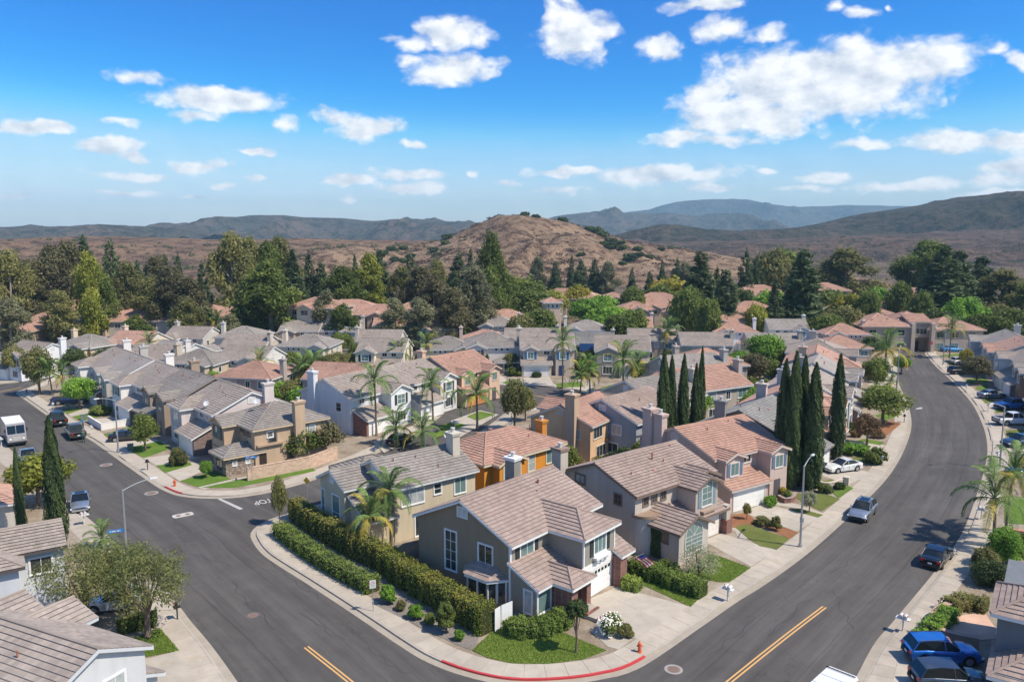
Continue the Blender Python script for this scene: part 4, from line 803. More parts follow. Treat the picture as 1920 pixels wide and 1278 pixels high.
box_local(s, 'brick_pier', 8.75, 9.75, -1.85, -.9, 0, 2.55, BRK); box_local(s, 'brick_pier', 1.95, 2.75, -1.85, .0, 0, 2.55, BRK); box_local(s, 'brick_pier', 3.95, 4.5, -1.85, -.9, 0, 2.55, BRK); box_local(s, 'brick_header', 2.75, 3.95, -1.85, -1.5, 2.15, 2.55, BRK)
s.roof('hf', 1.95, 4.4, -1.85, 1.3, 2.62, .47, .36); s.door('f', .0, 2.85, 3.85, 2.1, (.06, .05, .05))
s.win('l', .1, 8.1, 9.3, 1.5, 4.75, 2, 4, 0); s.win('l', .1, 4.3, 5.7, 3.05, 4.5, 2, 1, 0); s.vent('l', .1, 6.9, 7.9, 6.2, 6.95)
s.win('f', 2.475, 1.25, 2.85, 3.75, 4.75, 2, 1, 1, (.035, .04, .045)); s.win('f', -1.0, 6.15, 7.75, 3.35, 4.85, 3, 1, 1, (.035, .04, .045))
mb = MB()
for k in range(3): s.W(mb, 'f', -1.0, 6.2+k*.6, 6.5+k*.6, 2.75, 3.0, 0, .3)
s.W(mb, 'f', -1.0, 5.95, 7.95, 3.0, 3.2, 0, .42); mb.build('flower_shelf', s.trim, s.e)
s.win('l', .12, .45, 1.15, .35, 2.05, 1, 1, 2); s.win('f', 0, .25, 1.75, .35, 2.15, 1, 1, 1, None, .14)
# side bay with its own little roof
bx0, by0, by1 = -.95, 3.2, 6.6
mb = MB().prism([s.T(.1, by0-.3, 0)[:2], s.T(bx0, by0+.7, 0)[:2], s.T(bx0, by1-.7, 0)[:2], s.T(.1, by1+.3, 0)[:2]], .0, .5); mb.build('bay_base', s.wall, s.e)
fr = MB(); gl = MB(); cs_ = [(.1, by0-.3), (bx0, by0+.7), (bx0, by1-.7), (.1, by1+.3)]
for (a, b), (c, d) in zip(cs_, cs_[1:]):
    A, B = Vector((a, b, 0)), Vector((c, d, 0)); gl.quad(A+Vector((0, 0, .5)), B+Vector((0, 0, .5)), B+Vector((0, 0, 2.15)), A+Vector((0, 0, 2.15)))
    for t in (0, .5, 1): q = A.lerp(B, t); fr.box(q.x-.07, q.x+.07, q.y-.07, q.y+.07, .45, 2.2)
fr.prism([(.1, by0-.5), (bx0-.25, by0+.55), (bx0-.25, by1-.55), (.1, by1+.5)], 2.15, 2.36); w_ = fr.build('bay_window', s.trim, s.e); gl.build('pane', m_glass(0), w_)
A, B, C, D = (.1, by0-.5, 2.38), (bx0-.25, by0+.55, 2.38), (bx0-.25, by1-.55, 2.38), (.1, by1+.5, 2.38); Rg = (.1, by0+.8, 3.05); Rg2 = (.1, by1-.8, 3.05)
s.slope(A, B, Rg, Rg, (0, 0), 0); s.slope(B, C, Rg2, Rg, (0, 0), 0); s.slope(C, D, Rg2, Rg2, (0, 0), 0)
s.pipe(8.4, 6.3, 6.9, .5, .09); s.pipe(7.4, 5.6, 6.6, .3, .05, (.5, .25, .2)); s.hood(8.2, 5.5, 6.55, .47, (.5, .25, .2)); s.hood(5.6, 8.3, 7.2, -.47, (.5, .25, .2))
s.chim(11.2, 11.4, .95, 1.1, 7.9, m_stucco((.24, .23, .21)), 5.5, s.trim); s.done(); MAIN = s
# steps and side gate
e = empty('front_steps', (1.75, 55.5, .12), R(50.5), 'brick edged concrete steps up to the grey corner house', 'steps')
for k in range(3): MB().box(2.6, 4.1, -4.6+k*.9, -1.9, .02+k*.14, .14+k*.14).build('step', M_DRV, e); MB().box(2.55, 4.15, -4.68+k*.9, -4.5+k*.9, .02+k*.14, .148+k*.14).build('brick_edge', BRK, e)
# ---- beige two gabled house
s = House('beige two gabled house with grey tile roof beside the side street', (-9.6, 70.8), 40, (.55, .475, .345), 'grey', lod=0, fas=(.66, .66, .64))
s.block(-1.2, 8.1, .4, 7.9, 0, 5.35, 'gx', .46); s.block(-4.4, -1.0, 3.9, 8.7, 0, 5.1, 'gx', .46); s.block(-3.9, -1.1, .5, 3.95, 0, 2.8, 'sf', .46)
s.block(-1.0, 4.5, 7.9, 12.5, 0, 4.6, 'hip', .44); s.roof('hip', -1, 4.5, 7.9, 12.5, 4.6, .44)
s.vent('l', -4.4, 5.9, 6.7, 5.0, 5.75); s.win('l', -4.4, 4.9, 6.3, .6, 3.9, 1, 2, 1); s.win('l', -4.4, 7.9, 8.5, .6, 3.9, 1, 2, 1); s.vent('l', -1.2, 3.6, 4.4, 6.0, 6.6)
s.win('f', 3.9, -3.4, -2.1, 4.0, 4.7, 2, 1, 2); s.win('f', .4, -.4, 2.0, 3.3, 4.75, 3, 1, 2); s.win('f', .4, 3.2, 4.0, 3.7, 4.7, 1, 2, 0); s.win('f', .4, 5.6, 6.9, 3.2, 4.75, 2, 1, 1); s.win('f', .4, 1.0, 3.6, .1, 2.2, 2, 1, 0); s.win('f', .4, 5.0, 6.6, .8, 2.1, 2, 1, 0)
s.chim(7.3, 3.0, .85, 1.2, 8.6, m_stucco((.56, .51, .42)), 4.5); s.dish(7.2, 4.2, 7.2); s.pipe(3, 3.2, 6.6, .3, .05); s.pipe(4.4, 1.4, 5.9, .3, .05); s.pipe(.6, 3.4, 6.7, .35, .06); s.done()
# ---- orange house
s = House('bright orange house with pink tile hip roof', (-1.4, 93.7), 225, (.62, .25, .035), 'pink', trim=(.66, .58, .42), lod=1)
s.block(0, 12, 2, 10, 0, 5.3); s.roof('hip', 0, 12, 2, 10, 5.3, .42); s.block(7.3, 10.9, 10, 11.1, 0, 5.2); s.roof('gy', 7.3, 10.9, 6, 11.1, 5.2, .42, .35, .35)
MB().add([(7.3, 11.1, 5.2), (10.9, 11.1, 5.2), (9.1, 11.1, 5.93), (7.3, 11, 5.2), (10.9, 11, 5.2), (9.1, 11, 5.93)], ((0, 1, 2), (3, 5, 4), (0, 2, 5, 3), (1, 4, 5, 2))).build('gable_wall', s.wall, s.e)
s.win('b', 11.1, 7.9, 10.3, 3.2, 4.7, 3, 1, 2); s.win('b', 10, 4.6, 5.6, 3.0, 4.8, 1, 2, 2); s.win('b', 10, 1.2, 2.7, 3.3, 4.8, 2, 1, 1); s.win('b', 10, 1, 3.2, .2, 2.2, 2, 1, 0); s.win('b', 10, 4.5, 6.3, .8, 2.1, 2, 1, 0); s.win('r', 12, 5, 6.5, 3.3, 4.6, 2, 1, 0)
s.hood(6.0, 4.6, 6.75, .42); s.hood(8.3, 5.0, 6.8, .42); s.pipe(2.2, 7, 6.6, .4, .06); s.pipe(3.6, 8.2, 6.1, .3, .05); s.chim(-.6, 6.2, .8, 1.0, 7.0, m_stucco((.52, .22, .05)), 0); s.dish(.6, 2.6, 5.6); s.done()
# ---- taupe house with arched windows
s = House('taupe house with arched windows and green climbing vine beside its porch', (12.2, 66.3), 41, (.50, .445, .385), 'brown', trim=DKTRIM, lod=0)
s.block(0, 11.6, 2, 11.5, 0, 5.5, 'gx', .385); s.block(6.0, 9.4, -.1, 2.4, 2.4, 5.4, None, .46, m_siding((.48, .42, .365)))
s.roof('gy', 6.0, 9.4, -.1, 6.2, 5.4, .44, .4, .4); s.roof('gy', 7.6, 11.0, 1.2, 6.2, 5.4, .42, .35, .35); MB().add([(6.0, -.1, 5.4), (9.4, -.1, 5.4), (7.7, -.1, 6.1), (6.0, .02, 5.4), (9.4, .02, 5.4), (7.7, .02, 6.1)], ((0, 1, 2), (3, 5, 4), (0, 2, 5, 3), (1, 4, 5, 2))).build('gable_wall', s.wall, s.e)
s.block(1.0, 5.2, -2.1, 2.1, 0, 3.1, 'gy', .46, None, .4, .4); s.block(5.0, 10.6, .0, 2.2, 0, 2.7, 'sf', .46, None, .55, .3)
box_local(s, 'brick_pier', 10.2, 11.1, -.7, .1, 0, 1.3, BRK); box_local(s, 'post', 10.35, 10.95, -.55, -.02, 1.3, 2.75, s.wall); s.garage('f', -.0, 5.5, 9.9, 2.15, (.74, .69, .64), trim=m_paint(DKTRIM))
n = 10; pl = [(0.05+1.25*(1-math.cos(math.pi/2*k/n)), 2.2-1.4*math.sin(math.pi/2*k/n)) for k in range(n+1)]; MB().prism([(.05, 2.3)]+pl+[(2.6, .9), (2.6, 2.3)], 0, 3.35).build('stair_wall', m_stucco((.56, .51, .45)), s.e)
MB().prism([(-.12, 2.3)]+[(x-.12, y-.14) for x, y in pl]+[(2.7, .74), (2.7, 2.3)], 3.35, 3.62).build('ledge', m_paint((.30, .21, .15)), s.e)
s.win('l', 0, 3.6, 4.4, 4.1, 5.0, 2, 2, 0); s.win('l', 0, 8.2, 9.3, 4.95, 5.7, 2, 1, 2, None, .16)
for u in (1.1, 2.3, 3.6): s.win('f', 2, u, u+.65, 4.2, 5.05, 2, 2, 0)
s.win('f', -.1, 6.95, 8.45, 3.3, 5.1, 2, 3, 1, (.19, .26, .30), .1, m_paint((.62, .58, .54)), True); s.win('f', -2.1, 1.9, 4.3, .7, 2.2, 3, 4, 1, None, .1, m_paint((.62, .58, .54)), True)
s.win('l', 1.0, -.9, -.2, 1.6, 2.4, 1, 1, 0); s.win('l', 1.0, .9, 1.6, 1.6, 2.4, 1, 1, 0); s.door('f', .85, 1.35, 2.35, 1.9, (.035, .045, .07), True)
mb = MB(); s.W(mb, 'f', -.1, 6.75, 8.65, 2.75, 2.95, 0, .4); [s.W(mb, 'f', -.1, 6.9+k*.75, 7.1+k*.75, 2.5, 2.75, 0, .32) for k in range(3)]; mb.build('flower_shelf', m_paint((.36, .26, .20)), s.e)
s.pipe(6.2, 5.2, 6.65, .75, .08, (.36, .13, .10)); s.pipe(7.2, 4.6, 6.45, .3, .06, (.5, .22, .16)); s.hood(5.0, 4.0, 6.25, .385, (.5, .25, .2)); s.pipe(10.2, 6.2, 7.0, .3, .06); s.chim(-.5, 11.0, 1.0, 1.2, 8.0, None, 0, m_paint((.30, .21, .16))); s.pipe(2.0, 4.2, 6.3, .3, .05); s.done()
# patio roof behind it, pink roofed mauve house
s = plan_dormers('mauve house with pink tile roof and blue grey shutters', (21.75, 78.7), 34, (.54, .42, .365), 'pink', lod=1, shut=(.13, .18, .26), D=11, W=11, ev=5.3, p=.375, trim=(.62, .56, .52), fas=(.55, .47, .42)); s.chim(-.5, 10.5, 1.1, 1.3, 9.0, None, 0); s.done()
# ---- peach house
s = plan_gable('peach house with salmon tile roof and tall plain chimney', (0, 0), 236, PEACH, 'pink', None, 1, W=10, D=8.6, trim=(.62, .56, .48), chim=None); s.chim(10.35, 8.2, 1.15, 1.3, 8.9, m_stucco((.50, .36, .25)), 0)
box_local(s, 'band', 2.0, 6.0, 10.6, 10.9, 2.5, 2.75, m_paint((.5, .25, .10))); p_ = tip(1110.6, 802, 5.15, 236, 10.25, 10.98); s.e.location.x, s.e.location.y = p_; s.done()
# ---- tan corner house with stone room
s = plan_hip('tan corner house with stone faced low room', (-37.95, 97.6), -48, (.50, .37, .25), 'grey', None, 1, W=8.6, D=9.5, trim=(.22, .17, .13), stone='stone', fas=(.58, .46, .33), gcol=(.42, .33, .25), chim=None, shut=(.10, .075, .06), low=(4.75, -1.55))
s.win('r', 8.4, -.7, -.25, 1.2, 1.65, 1, 1, 2, None, .08, M_white()); s.win('r', 8.4, .9, 1.35, 1.2, 1.65, 1, 1, 2, None, .08, M_white()); s.door('r', 8.6, 2.5, 3.4, 2.2, (.05, .035, .03)); box_local(s, 'ledge', 8.5, 8.95, 2.2, 5.6, 2.95, 3.2, m_paint((.43, .31, .21)))
for k in range(3): s.win('f', 2, 5.6+k*.75, 6.0+k*.75, 4.0, 4.5, 1, 1, 0, None, .06)
s.win('r', 8.6, 3.6, 4.3, 3.9, 4.6, 1, 1, 2, None, .1, M_white()); s.win('r', 8.6, 8.9, 9.9, 3.3, 4.5, 1, 1, 2, None, .1, M_white()); s.chim(8.95, 7.6, .85, 1.3, 7.9); s.dish(4, 4.5, 6.9); s.pipe(5, 5, 6.8, .7, .05); s.done()
# ---- row along the left street, from the corner house outwards
iA1 = closest(lineM, Vector((-37.95, 97.6))); specs = [
 ('pale mauve house with stone porch piers next to the tan corner house', plan_gable, dict(wall=(.60, .53, .50), roof='dust', front='hf', stone='dark', chim='r', dishes=1)),
 ('brown house with two small front gables in the left street row', plan_dormers, dict(wall=BRN, roof='grey', trim=(.30, .25, .21), stone='dark', gcol=(.40, .33, .27))),
 ('white house with hipped brown front and brick porch in the left street row', plan_gable, dict(wall=WHT, roof='dust', front='hf', stone='dark', shut=(.06, .05, .05))),
 ('grey house with pale roof and bay windows in the left street row', plan_dormers, dict(wall=(.42, .40, .37), roof='pale', stone='dark')),
 ('white house with dusty brown roof at the far end of the left street row', plan_gable, dict(wall=WHT, roof='dust', front='hf', stone='red'))]
for k, (lb, fn, kw) in enumerate(specs):
    p, a = along(lineM, iA1, -11.6*(k+1)-1.5, 7.6); s = fn(lb, p, a, **kw); s.done()
# ---- houses on the outer side of the side street
s = plan_gable('pale blue shaded house with white chimney behind a tall palm', (-21.1, 108.9), 56, (.66, .68, .70), 'dust', 10.8, 1, stone='red', shut=(.05, .05, .05), chim='r'); s.done()
s = plan_gable('white house with small upper windows next to the pale blue house', tip(762, 727, 5.1, 58, -.25, 1.62), 58, (.66, .64, .60), 'dust', 10.8, 1, shut=(.08, .07, .07), chim=None); s.done()
s = plan_dormers('salmon house with pink tile roof at the street bend', tip(853, 706, 5.1, 52, -.25, 1.22), 52, SALM, 'pink', None, 1, trim=(.55, .45, .36), gcol=(.5, .22, .08)); s.done()
s = plan_hip('white house with dark red shutters facing the street bend', tip(873, 655, 5.1, 4, .28, -.32), 4, (.66, .62, .57), 'grey', None, 1, stone='stone', shut=(.17, .05, .04)); s.done()
s = plan_dormers('house with bright blue shutters and white double garage', tip(979, 658, 5.1, 1, .2, .1), 1, (.55, .48, .40), 'dust', None, 1, shut=(.035, .17, .34), chim='l'); s.door('f', -.25, 7.6, 8.6, 2.1, (.02, .05, .16)); s.done()
s = plan_gable('taupe gabled house with window balcony behind the cluster of palms', tip(1116, 661, 5.1, -6, .0, -.2), -6, (.36, .325, .28), 'dust', None, 1, chim=None); s.done()
# ---- inner houses between the side street and the curving street
for lb, fn, u, v, rot, kw in [
 ('grey blue house with rounded balcony beside the cypress trees', plan_gable, 1175, 735, 228, dict(wall=BLUEG, roof='brown', chim=None)),
 ('grey gabled house with wide roof behind the four cypress trees', plan_gable, 1225, 705, 215, dict(wall=(.50, .44, .35), roof='grey', front='hf')),
 ('low pink roofed house with grey chimney behind the cypresses', plan_dormers, 1318, 688, 210, dict(wall=(.44, .38, .33), roof='pink')),
 ('grey roofed house with square chimney in the middle of the block', plan_gable, 1290, 664, 200, dict(wall=(.45, .41, .37), roof='pale')),
 ('hipped pink roofed house in the middle of the block', plan_hip, 1325, 652, 190, dict(wall=(.45, .38, .33), roof='terra'))]:
    s = fn(lb, hp(u, v, rot), rot, **kw); s.done()
# ---- row along the inner side of the curving street
iP = closest(lineM, Vector((21.75, 78.7))); specs = [
 ('dark grey house with twin gables behind the cypress group', plan_gable, dict(wall=(.25, .245, .235), roof='slate', trim=(.42, .42, .42), fas=(.14, .11, .10))),
 ('mauve house with red tile roof behind the tallest cypresses', plan_dormers, dict(wall=MAUVE, roof='pink')),
 ('grey house with white gabled porch beside the curving street', plan_gable, dict(wall=(.45, .44, .42), roof='dust', stone='red')),
 ('taupe house with pink and grey roof along the curving street', plan_dormers, dict(wall=(.42, .36, .32), roof='pale')),
 ('salmon walled house near the tall yellow palm', plan_gable, dict(wall=SALM, roof='pink', front='hf')),
 ('house with solar roof near the far end of the curving street', plan_hip, dict(wall=(.46, .40, .36), roof='dust'))]
for k, (lb, fn, kw) in enumerate(specs):
    p, a = along(lineM, iP, 14.2*(k+1), 7.2); s = fn(lb, p, a, **kw); s.done()
# ---- outer side of the curving street (seen at the right edge)
iR0 = closest(lineR, Vector(G(1742, 668)[:2])); specs = [('grey house with pale roof at the far end of the right street', 'pale', (.48, .46, .43)), ('house with salmon tile roof on the right street', 'terra', (.50, .46, .42)), ('white sided house with grey roof on the right street', 'dust', WHT), ('brown walled house with pale roof on the right street', 'pale', (.30, .20, .14)), ('green walled house with brown roof on the right street', 'dust', (.13, .19, .16)), ('white house with stone base on the right street', 'dust', (.62, .60, .56))]
for k, (lb, rf, wl) in enumerate(specs):
    p, a = along(lineR, iR0, 6+12.6*k, 6.6); fn = (plan_gable, plan_dormers)[k % 2]; s = fn(lb, p, a, wl, rf, stone='dark' if k > 2 else None); s.done()
s = House('blue grey house with brown tile roof at the right edge', (0, 0), 235, (.17, .185, .20), 'brown', lod=0); s.block(0, 9.5, 1.5, 9, 0, 5.3); s.roof('hf', 5.0, 9.5, 1.5, 7, 5.3, .46); s.roof('gx', 0, 9.4, 3.0, 9, 5.3, .46); s.block(8.2, 12.5, 1.7, 6.5, 0, 2.6, None); s.roof('hf', 8.2, 12.3, 1.7, 6.5, 2.6, .46); s.win('r', 9.5, 3.5, 5, 3.3, 4.6, 2, 1, 0); s.win('f', 1.5, 6.3, 8.2, 3.3, 4.6, 2, 1, 1); s.garage('f', 1.7, 8.6, 12.0, 2.1); s.win('f', 1.5, 2, 4, .8, 2.1, 2, 1, 0)
p_ = tip(1857, 1152, 5.15, 235, 9.88, 1.12); s.e.location.x, s.e.location.y = p_; s.done()
# ---- left foreground
s = House('white house with pinkish brown tile roof in the bottom left corner', (-23.3, 36.8), 65, (.56, .57, .58), 'dust', lod=0, fas=(.55, .57, .59)); s.block(0, 6.0, 0, 9.5, 0, 5.3, 'gy', .44); s.block(2.5, 7.3, 6.2, 9.6, 0, 5.2, 'gx', .42); s.block(-2, 6.4, 9.4, 13, 0, 5.3, 'gx', .44); s.block(5.9, 7.7, 1.2, 4.4, 0, 2.5, 'sr', .44); s.win('f', 0, 3.4, 4.6, 3.0, 4.5, 2, 1, 2); s.win('r', 7.3, 7.2, 8.6, 3.2, 4.5, 2, 1, 0); s.garage('r', 7.7, 1.4, 4.2, 2.1); s.win('f', 0, 1.0, 2.4, .8, 2.1, 2, 1, 0); s.pipe(1.4, 4, 6.0, .3, .05); s.done()
s = House('white house with brown tile roof behind the airy olive trees', (0, 0), 34.5, (.55, .58, .62), 'dust', lod=0, fas=(.10, .085, .08)); s.block(0, 12, 0, 5.2, 0, 5.2, 'gx', .38); s.block(2.5, 9, -2.2, 2.2, 0, 5.0); s.roof('hip', 2.5, 9, -2.2, 2.4, 5.0, .38); s.win('f', 0, 9.8, 11.2, 3.2, 4.4, 2, 1, 0); s.win('r', 12, 1.5, 3.2, 3.2, 4.5, 2, 1, 0); s.win('f', -2.2, 5, 7, 3, 4.3, 2, 1, 0); s.garage('r', 12, .6, 4.6, 2.1)
p_ = tip(126, 1025, 5.05, 34.5, 12.25, -.38); s.e.location.x, s.e.location.y = p_; s.done()
s = House('low house with red barrel tile roof left of the street', (-60.5, 70.0), 30, (.60, .55, .48), 'terra', lod=1); s.block(0, 10, 0, 8, 0, 4.4, 'hip', .42); s.roof('hip', 0, 10, 0, 8, 4.4, .42); s.block(4, 13, -3.5, 2, 0, 3.0); s.roof('hip', 4, 13, -3.5, 2, 3.0, .42); s.win('f', -3.5, 6, 8, 1, 2.2, 2, 1, 0); s.win('f', -3.5, 10, 11.5, 1, 2.2, 2, 1, 0); s.done()
# ---- houses further back: (label, plan, ridge photo point, heading, wall, roof)
FAR = [('brown roofed house with white gable at the far left', plan_gable, 70, 640, -28, WHT, 'dust', dict(mir=10.8, shut=(.30, .09, .05))), ('tan house with pale hip roof at the far left', plan_hip, 165, 626, -20, SAND, 'pale', dict(mir=11.5)),
 ('terracotta roofed house between the two pale roofs at far left', plan_dormers, 262, 621, -15, (.55, .45, .36), 'terra', {}), ('brown roofed house beneath three slim palms', plan_gable, 362, 612, -8, (.45, .42, .38), 'dust', dict(front='hf')), ('grey hip roofed house left of the dense dark trees', plan_hip, 455, 611, -4, (.50, .47, .42), 'pale', dict(mir=11.5)),
 ('low grey roofed house in front of the dense dark trees', plan_gable, 568, 601, 0, BRN, 'pale', {}), ('grey house left of the pink roofed gable house', plan_gable, 640, 600, 2, (.45, .40, .35), 'pale', dict(mir=10.8, front='hf')),
 ('pink roofed house with tall white chimney in the back row', plan_gable, 738, 592, 2, (.66, .58, .54), 'terra', dict(chim='r')), ('pink hip roofed house with white gable in the back row', plan_hip, 818, 597, 0, (.66, .60, .54), 'terra', {}), ('grey hip roofed house below the rounded bushes', plan_hip, 932, 592, -2, (.46, .45, .42), 'pale', {}),
 ('grey gabled house beside two tall pale chimneys', plan_dormers, 1012, 596, -4, (.56, .50, .44), 'pale', dict(chim='r')), ('cream house with pale hip roof in the back row', plan_hip, 1098, 599, -5, (.66, .63, .56), 'pale', dict(chim='l')), ('pink roofed cream house left of the back row palm', plan_gable, 1186, 594, -5, (.60, .54, .48), 'terra', dict(chim='r')),
 ('white house with pink hip roof and balcony in the back row', plan_hip, 1372, 602, -4, (.70, .66, .62), 'terra', {}), ('cream house with pale grey roof right of the back row', plan_gable, 1472, 598, -4, (.62, .59, .54), 'pale', dict(chim='l', mir=10.8)), ('pink hip roofed house near the end of the curving street', plan_hip, 1576, 606, -3, (.50, .40, .34), 'terra', dict(chim='r')),
 ('taupe house with grey roof left of the white chimneys', plan_gable, 300, 646, 172, (.44, .40, .35), 'dust', dict(chim='l')), ('grey roofed beige house with two rear gables', plan_hip, 372, 654, -10, (.45, .37, .28), 'grey', dict(mir=11.5)), ('brown roofed white house with row of small windows', plan_gable, 470, 648, -12, (.58, .55, .51), 'dust', dict(mir=10.8, chim=None)),
 ('brown gabled house beside a square chimney', plan_gable, 470, 627, 174, (.44, .38, .32), 'dust', {}), ('large grey hip roofed beige house in the middle distance', plan_hip, 588, 626, -6, (.55, .48, .38), 'pale', dict(mir=11.5, W=12.5)), ('brown roofed house carrying solar panels', plan_gable, 715, 618, 178, (.42, .37, .32), 'dust', dict(chim='r')),
 ('cream house with arched window and black shutters', plan_gable, 722, 634, -5, (.62, .54, .41), 'dust', dict(shut=(.03, .03, .04), chim=None)), ('tan walled house with grey roof beside a leaning palm', plan_hip, 836, 630, 8, (.62, .50, .32), 'grey', dict(mir=11.5, chim=None)), ('low pink hip roof house with square chimney', plan_hip, 912, 617, 182, (.48, .38, .32), 'terra', {}),
 ('long brown gabled house behind the blue shuttered house', plan_gable, 995, 615, 178, (.30, .27, .24), 'dust', dict(W=13)), ('grey house with dark solar panels on its roof', plan_gable, 1105, 622, 175, (.40, .35, .30), 'slate', {}), ('brown gabled house behind the back row palm', plan_gable, 1222, 616, 174, (.34, .27, .21), 'dust', dict(W=12)),
 ('taupe gabled house with little dormer behind the cypresses', plan_dormers, 1320, 624, 176, (.46, .39, .31), 'dust', dict(W=12)), ('grey gabled house beside the round green tree', plan_gable, 1445, 624, 176, (.42, .36, .30), 'pale', dict(W=12)), ('pink hip roofed house with taupe chimney near the street end', plan_hip, 1575, 628, 180, (.46, .36, .31), 'terra', {}),
 ('taupe walled house with long pink roof behind the left row', plan_hip, 485, 676, 168, (.36, .31, .28), 'pink', dict(chim='l')), ('pink gabled house behind the pale blue house', plan_gable, 640, 680, 165, (.45, .37, .31), 'pink', dict(chim=None)), ('white house with grey roof behind the left street row', plan_gable, 335, 640, 150, (.55, .52, .5), 'pale', {})]
for lb, fn, u, v, rot, wl, rf, kw in FAR:
    k_ = .89; s = fn(lb, hp(u, v, rot, kw.get('W', 10.8)*k_, 7.1*k_, 7.7*k_), rot, tuple(min(.72, c_*1.18) for c_ in wl), rf, lod=1, **kw); s.e.scale = (k_, k_, k_)
    if 'solar panels' in lb:
        s.solar(2.6, 12.4, 5.28, 5, 2, -.44)
    s.done()
# ================================================================== vegetation
def leaves(rs, pos, nrm, ln, wd, tone, droop=0.0):
    """diamond leaves at pos facing nrm"""
    n = len(pos); nrm = nrm/np.maximum(1e-6, np.linalg.norm(nrm, axis=1, keepdims=True)); r = rs.normal(size=(n, 3)); r[:, 2] -= droop
    t = r-nrm*(r*nrm).sum(1, keepdims=True); t /= np.maximum(1e-6, np.linalg.norm(t, axis=1, keepdims=True)); b = np.cross(nrm, t)
    L_ = (ln*rs.uniform(.5, 1.5, n))[:, None]; W_ = (wd*rs.uniform(.5, 1.4, n))[:, None]
    v = np.stack([pos-t*L_, pos+b*W_, pos+t*L_, pos-b*W_], 1).reshape(-1, 3); return v, np.arange(4*n).reshape(-1, 4), np.repeat(tone, 4)
def blobs_leaves(seed, blobs, n, ln, wd, shell=.62, droop=.2, up=.35, rnd=.75):
    rs = np.random.RandomState(seed); B = np.array(blobs, float); a = (B[:, 3]*B[:, 4]+B[:, 3]*B[:, 5]+B[:, 4]*B[:, 5]); k = rs.choice(len(B), n, p=a/a.sum())
    d = rs.normal(size=(n, 3)); d /= np.linalg.norm(d, axis=1, keepdims=True); r = shell+(1.06-shell)*rs.rand(n)**.7; c = B[k]
    lump = 1+.20*np.sin(d[:, 0]*5+k)*np.cos(d[:, 1]*4+k*2)+.15*rs.normal(size=n); pos = c[:, :3]+d*c[:, 3:6]*(r*lump)[:, None]
    nrm = d+rs.normal(size=(n, 3))*rnd; nrm[:, 2] += up; bt = rs.rand(len(B)); tone = np.clip(.55*bt[k]+.45*rs.rand(n), 0, 1)
    return leaves(rs, pos, nrm, ln, wd, tone, droop)
def join(parts):
    vs, fs, ts, o = [], [], [], 0
    for v, f, t in parts: vs.append(v); fs.append(f+o); ts.append(t); o += len(v)
    return np.concatenate(vs), np.concatenate(fs), np.concatenate(ts)
def crown_mesh(nm, mat, parts): me = np_mesh(nm, *join(parts)); me.materials.append(mat); return me
def limbs(nm, mat, paths):
    mb = MB()
    for pts, r0, r1, n in paths:
        k = len(pts); mb.tube(pts, [r0+(r1-r0)*i/(k-1) for i in range(k)], n, False)
    me = bpy.data.meshes.new(nm); me.from_pydata(mb.v, [], mb.f); me.materials.append(mat); me.polygons.foreach_set('use_smooth', [True]*len(me.polygons)); return me
LG = {'green': m_leaf((.042, .060, .014), (.11, .13, .03), .4), 'bright': m_leaf((.045, .10, .012), (.13, .21, .03)), 'olive': m_leaf((.064, .068, .024), (.15, .142, .05), .42), 'grey': m_leaf((.075, .078, .044), (.15, .146, .08), .4), 'brown': m_leaf((.055, .050, .026), (.115, .105, .05)), 'pine': m_leaf((.024, .038, .016), (.06, .08, .034), .3), 'yellow': m_leaf((.085, .10, .014), (.18, .18, .03)), 'gold': m_leaf((.10, .11, .016), (.24, .19, .03)), 'dark': m_leaf((.022, .034, .012), (.055, .075, .022), .3), 'cyp': m_leaf((.02, .033, .011), (.052, .075, .024), .2), 'palm': m_leaf((.05, .085, .025), (.115, .165, .05)), 'palmy': m_leaf((.17, .15, .03), (.30, .24, .06)), 'hedgeg': m_leaf((.06, .10, .018), (.15, .185, .04), .4), 'hedger': m_leaf((.07, .11, .018), (.21, .175, .035), .4), 'airy': m_leaf((.07, .085, .028), (.15, .15, .055), .45), 'rose': m_leaf((.62, .58, .5), (.75, .73, .68)), 'red': m_leaf((.07, .04, .025), (.12, .085, .04)), 'sage': m_leaf((.13, .14, .085), (.22, .22, .14)), 'scrub': m_leaf((.030, .017, .012), (.06, .038, .026), .1)}
BK = m_bark((.17, .13, .10)); BKE = m_bark((.30, .25, .20)); BKP = m_bark((.20, .165, .13))
def mk_broad(seed, h, r, mat, n=5200, ln=.19, wd=.11, lift=.42, flat=.8, nb=15, lo=.5, br=1.0):
    rs = random.Random(seed); cz = h-r*flat; B = []
    for i in range(nb):
        a = 2.4*i+rs.random(); t = (i+.5)/nb; z = 1-2*t*.86; q = math.sqrt(max(0, 1-z*z))*r*rs.uniform(.42, .85); B.append((q*math.cos(a), q*math.sin(a), cz+z*r*flat*.66, *(r*br*rs.uniform(.28, .54) for _ in range(2)), r*br*rs.uniform(.26, .44)))
    P = [([(0, 0, 0), (.05, 0, h*lo*.6), (0, .05, cz)], r*.075+.04, r*.03+.02, 8)]
    for i in range(6): b = B[(i*2+1) % nb]; P.append(([(0, 0, h*lo*.55+.1*i), (b[0]*.5, b[1]*.5, (h*lo*.6+b[2])*.5), (b[0], b[1], b[2])], r*.035+.02, .015, 6))
    return limbs('trunk', BK, P), crown_mesh('crown', LG[mat], [blobs_leaves(seed, B, n, ln, wd)])
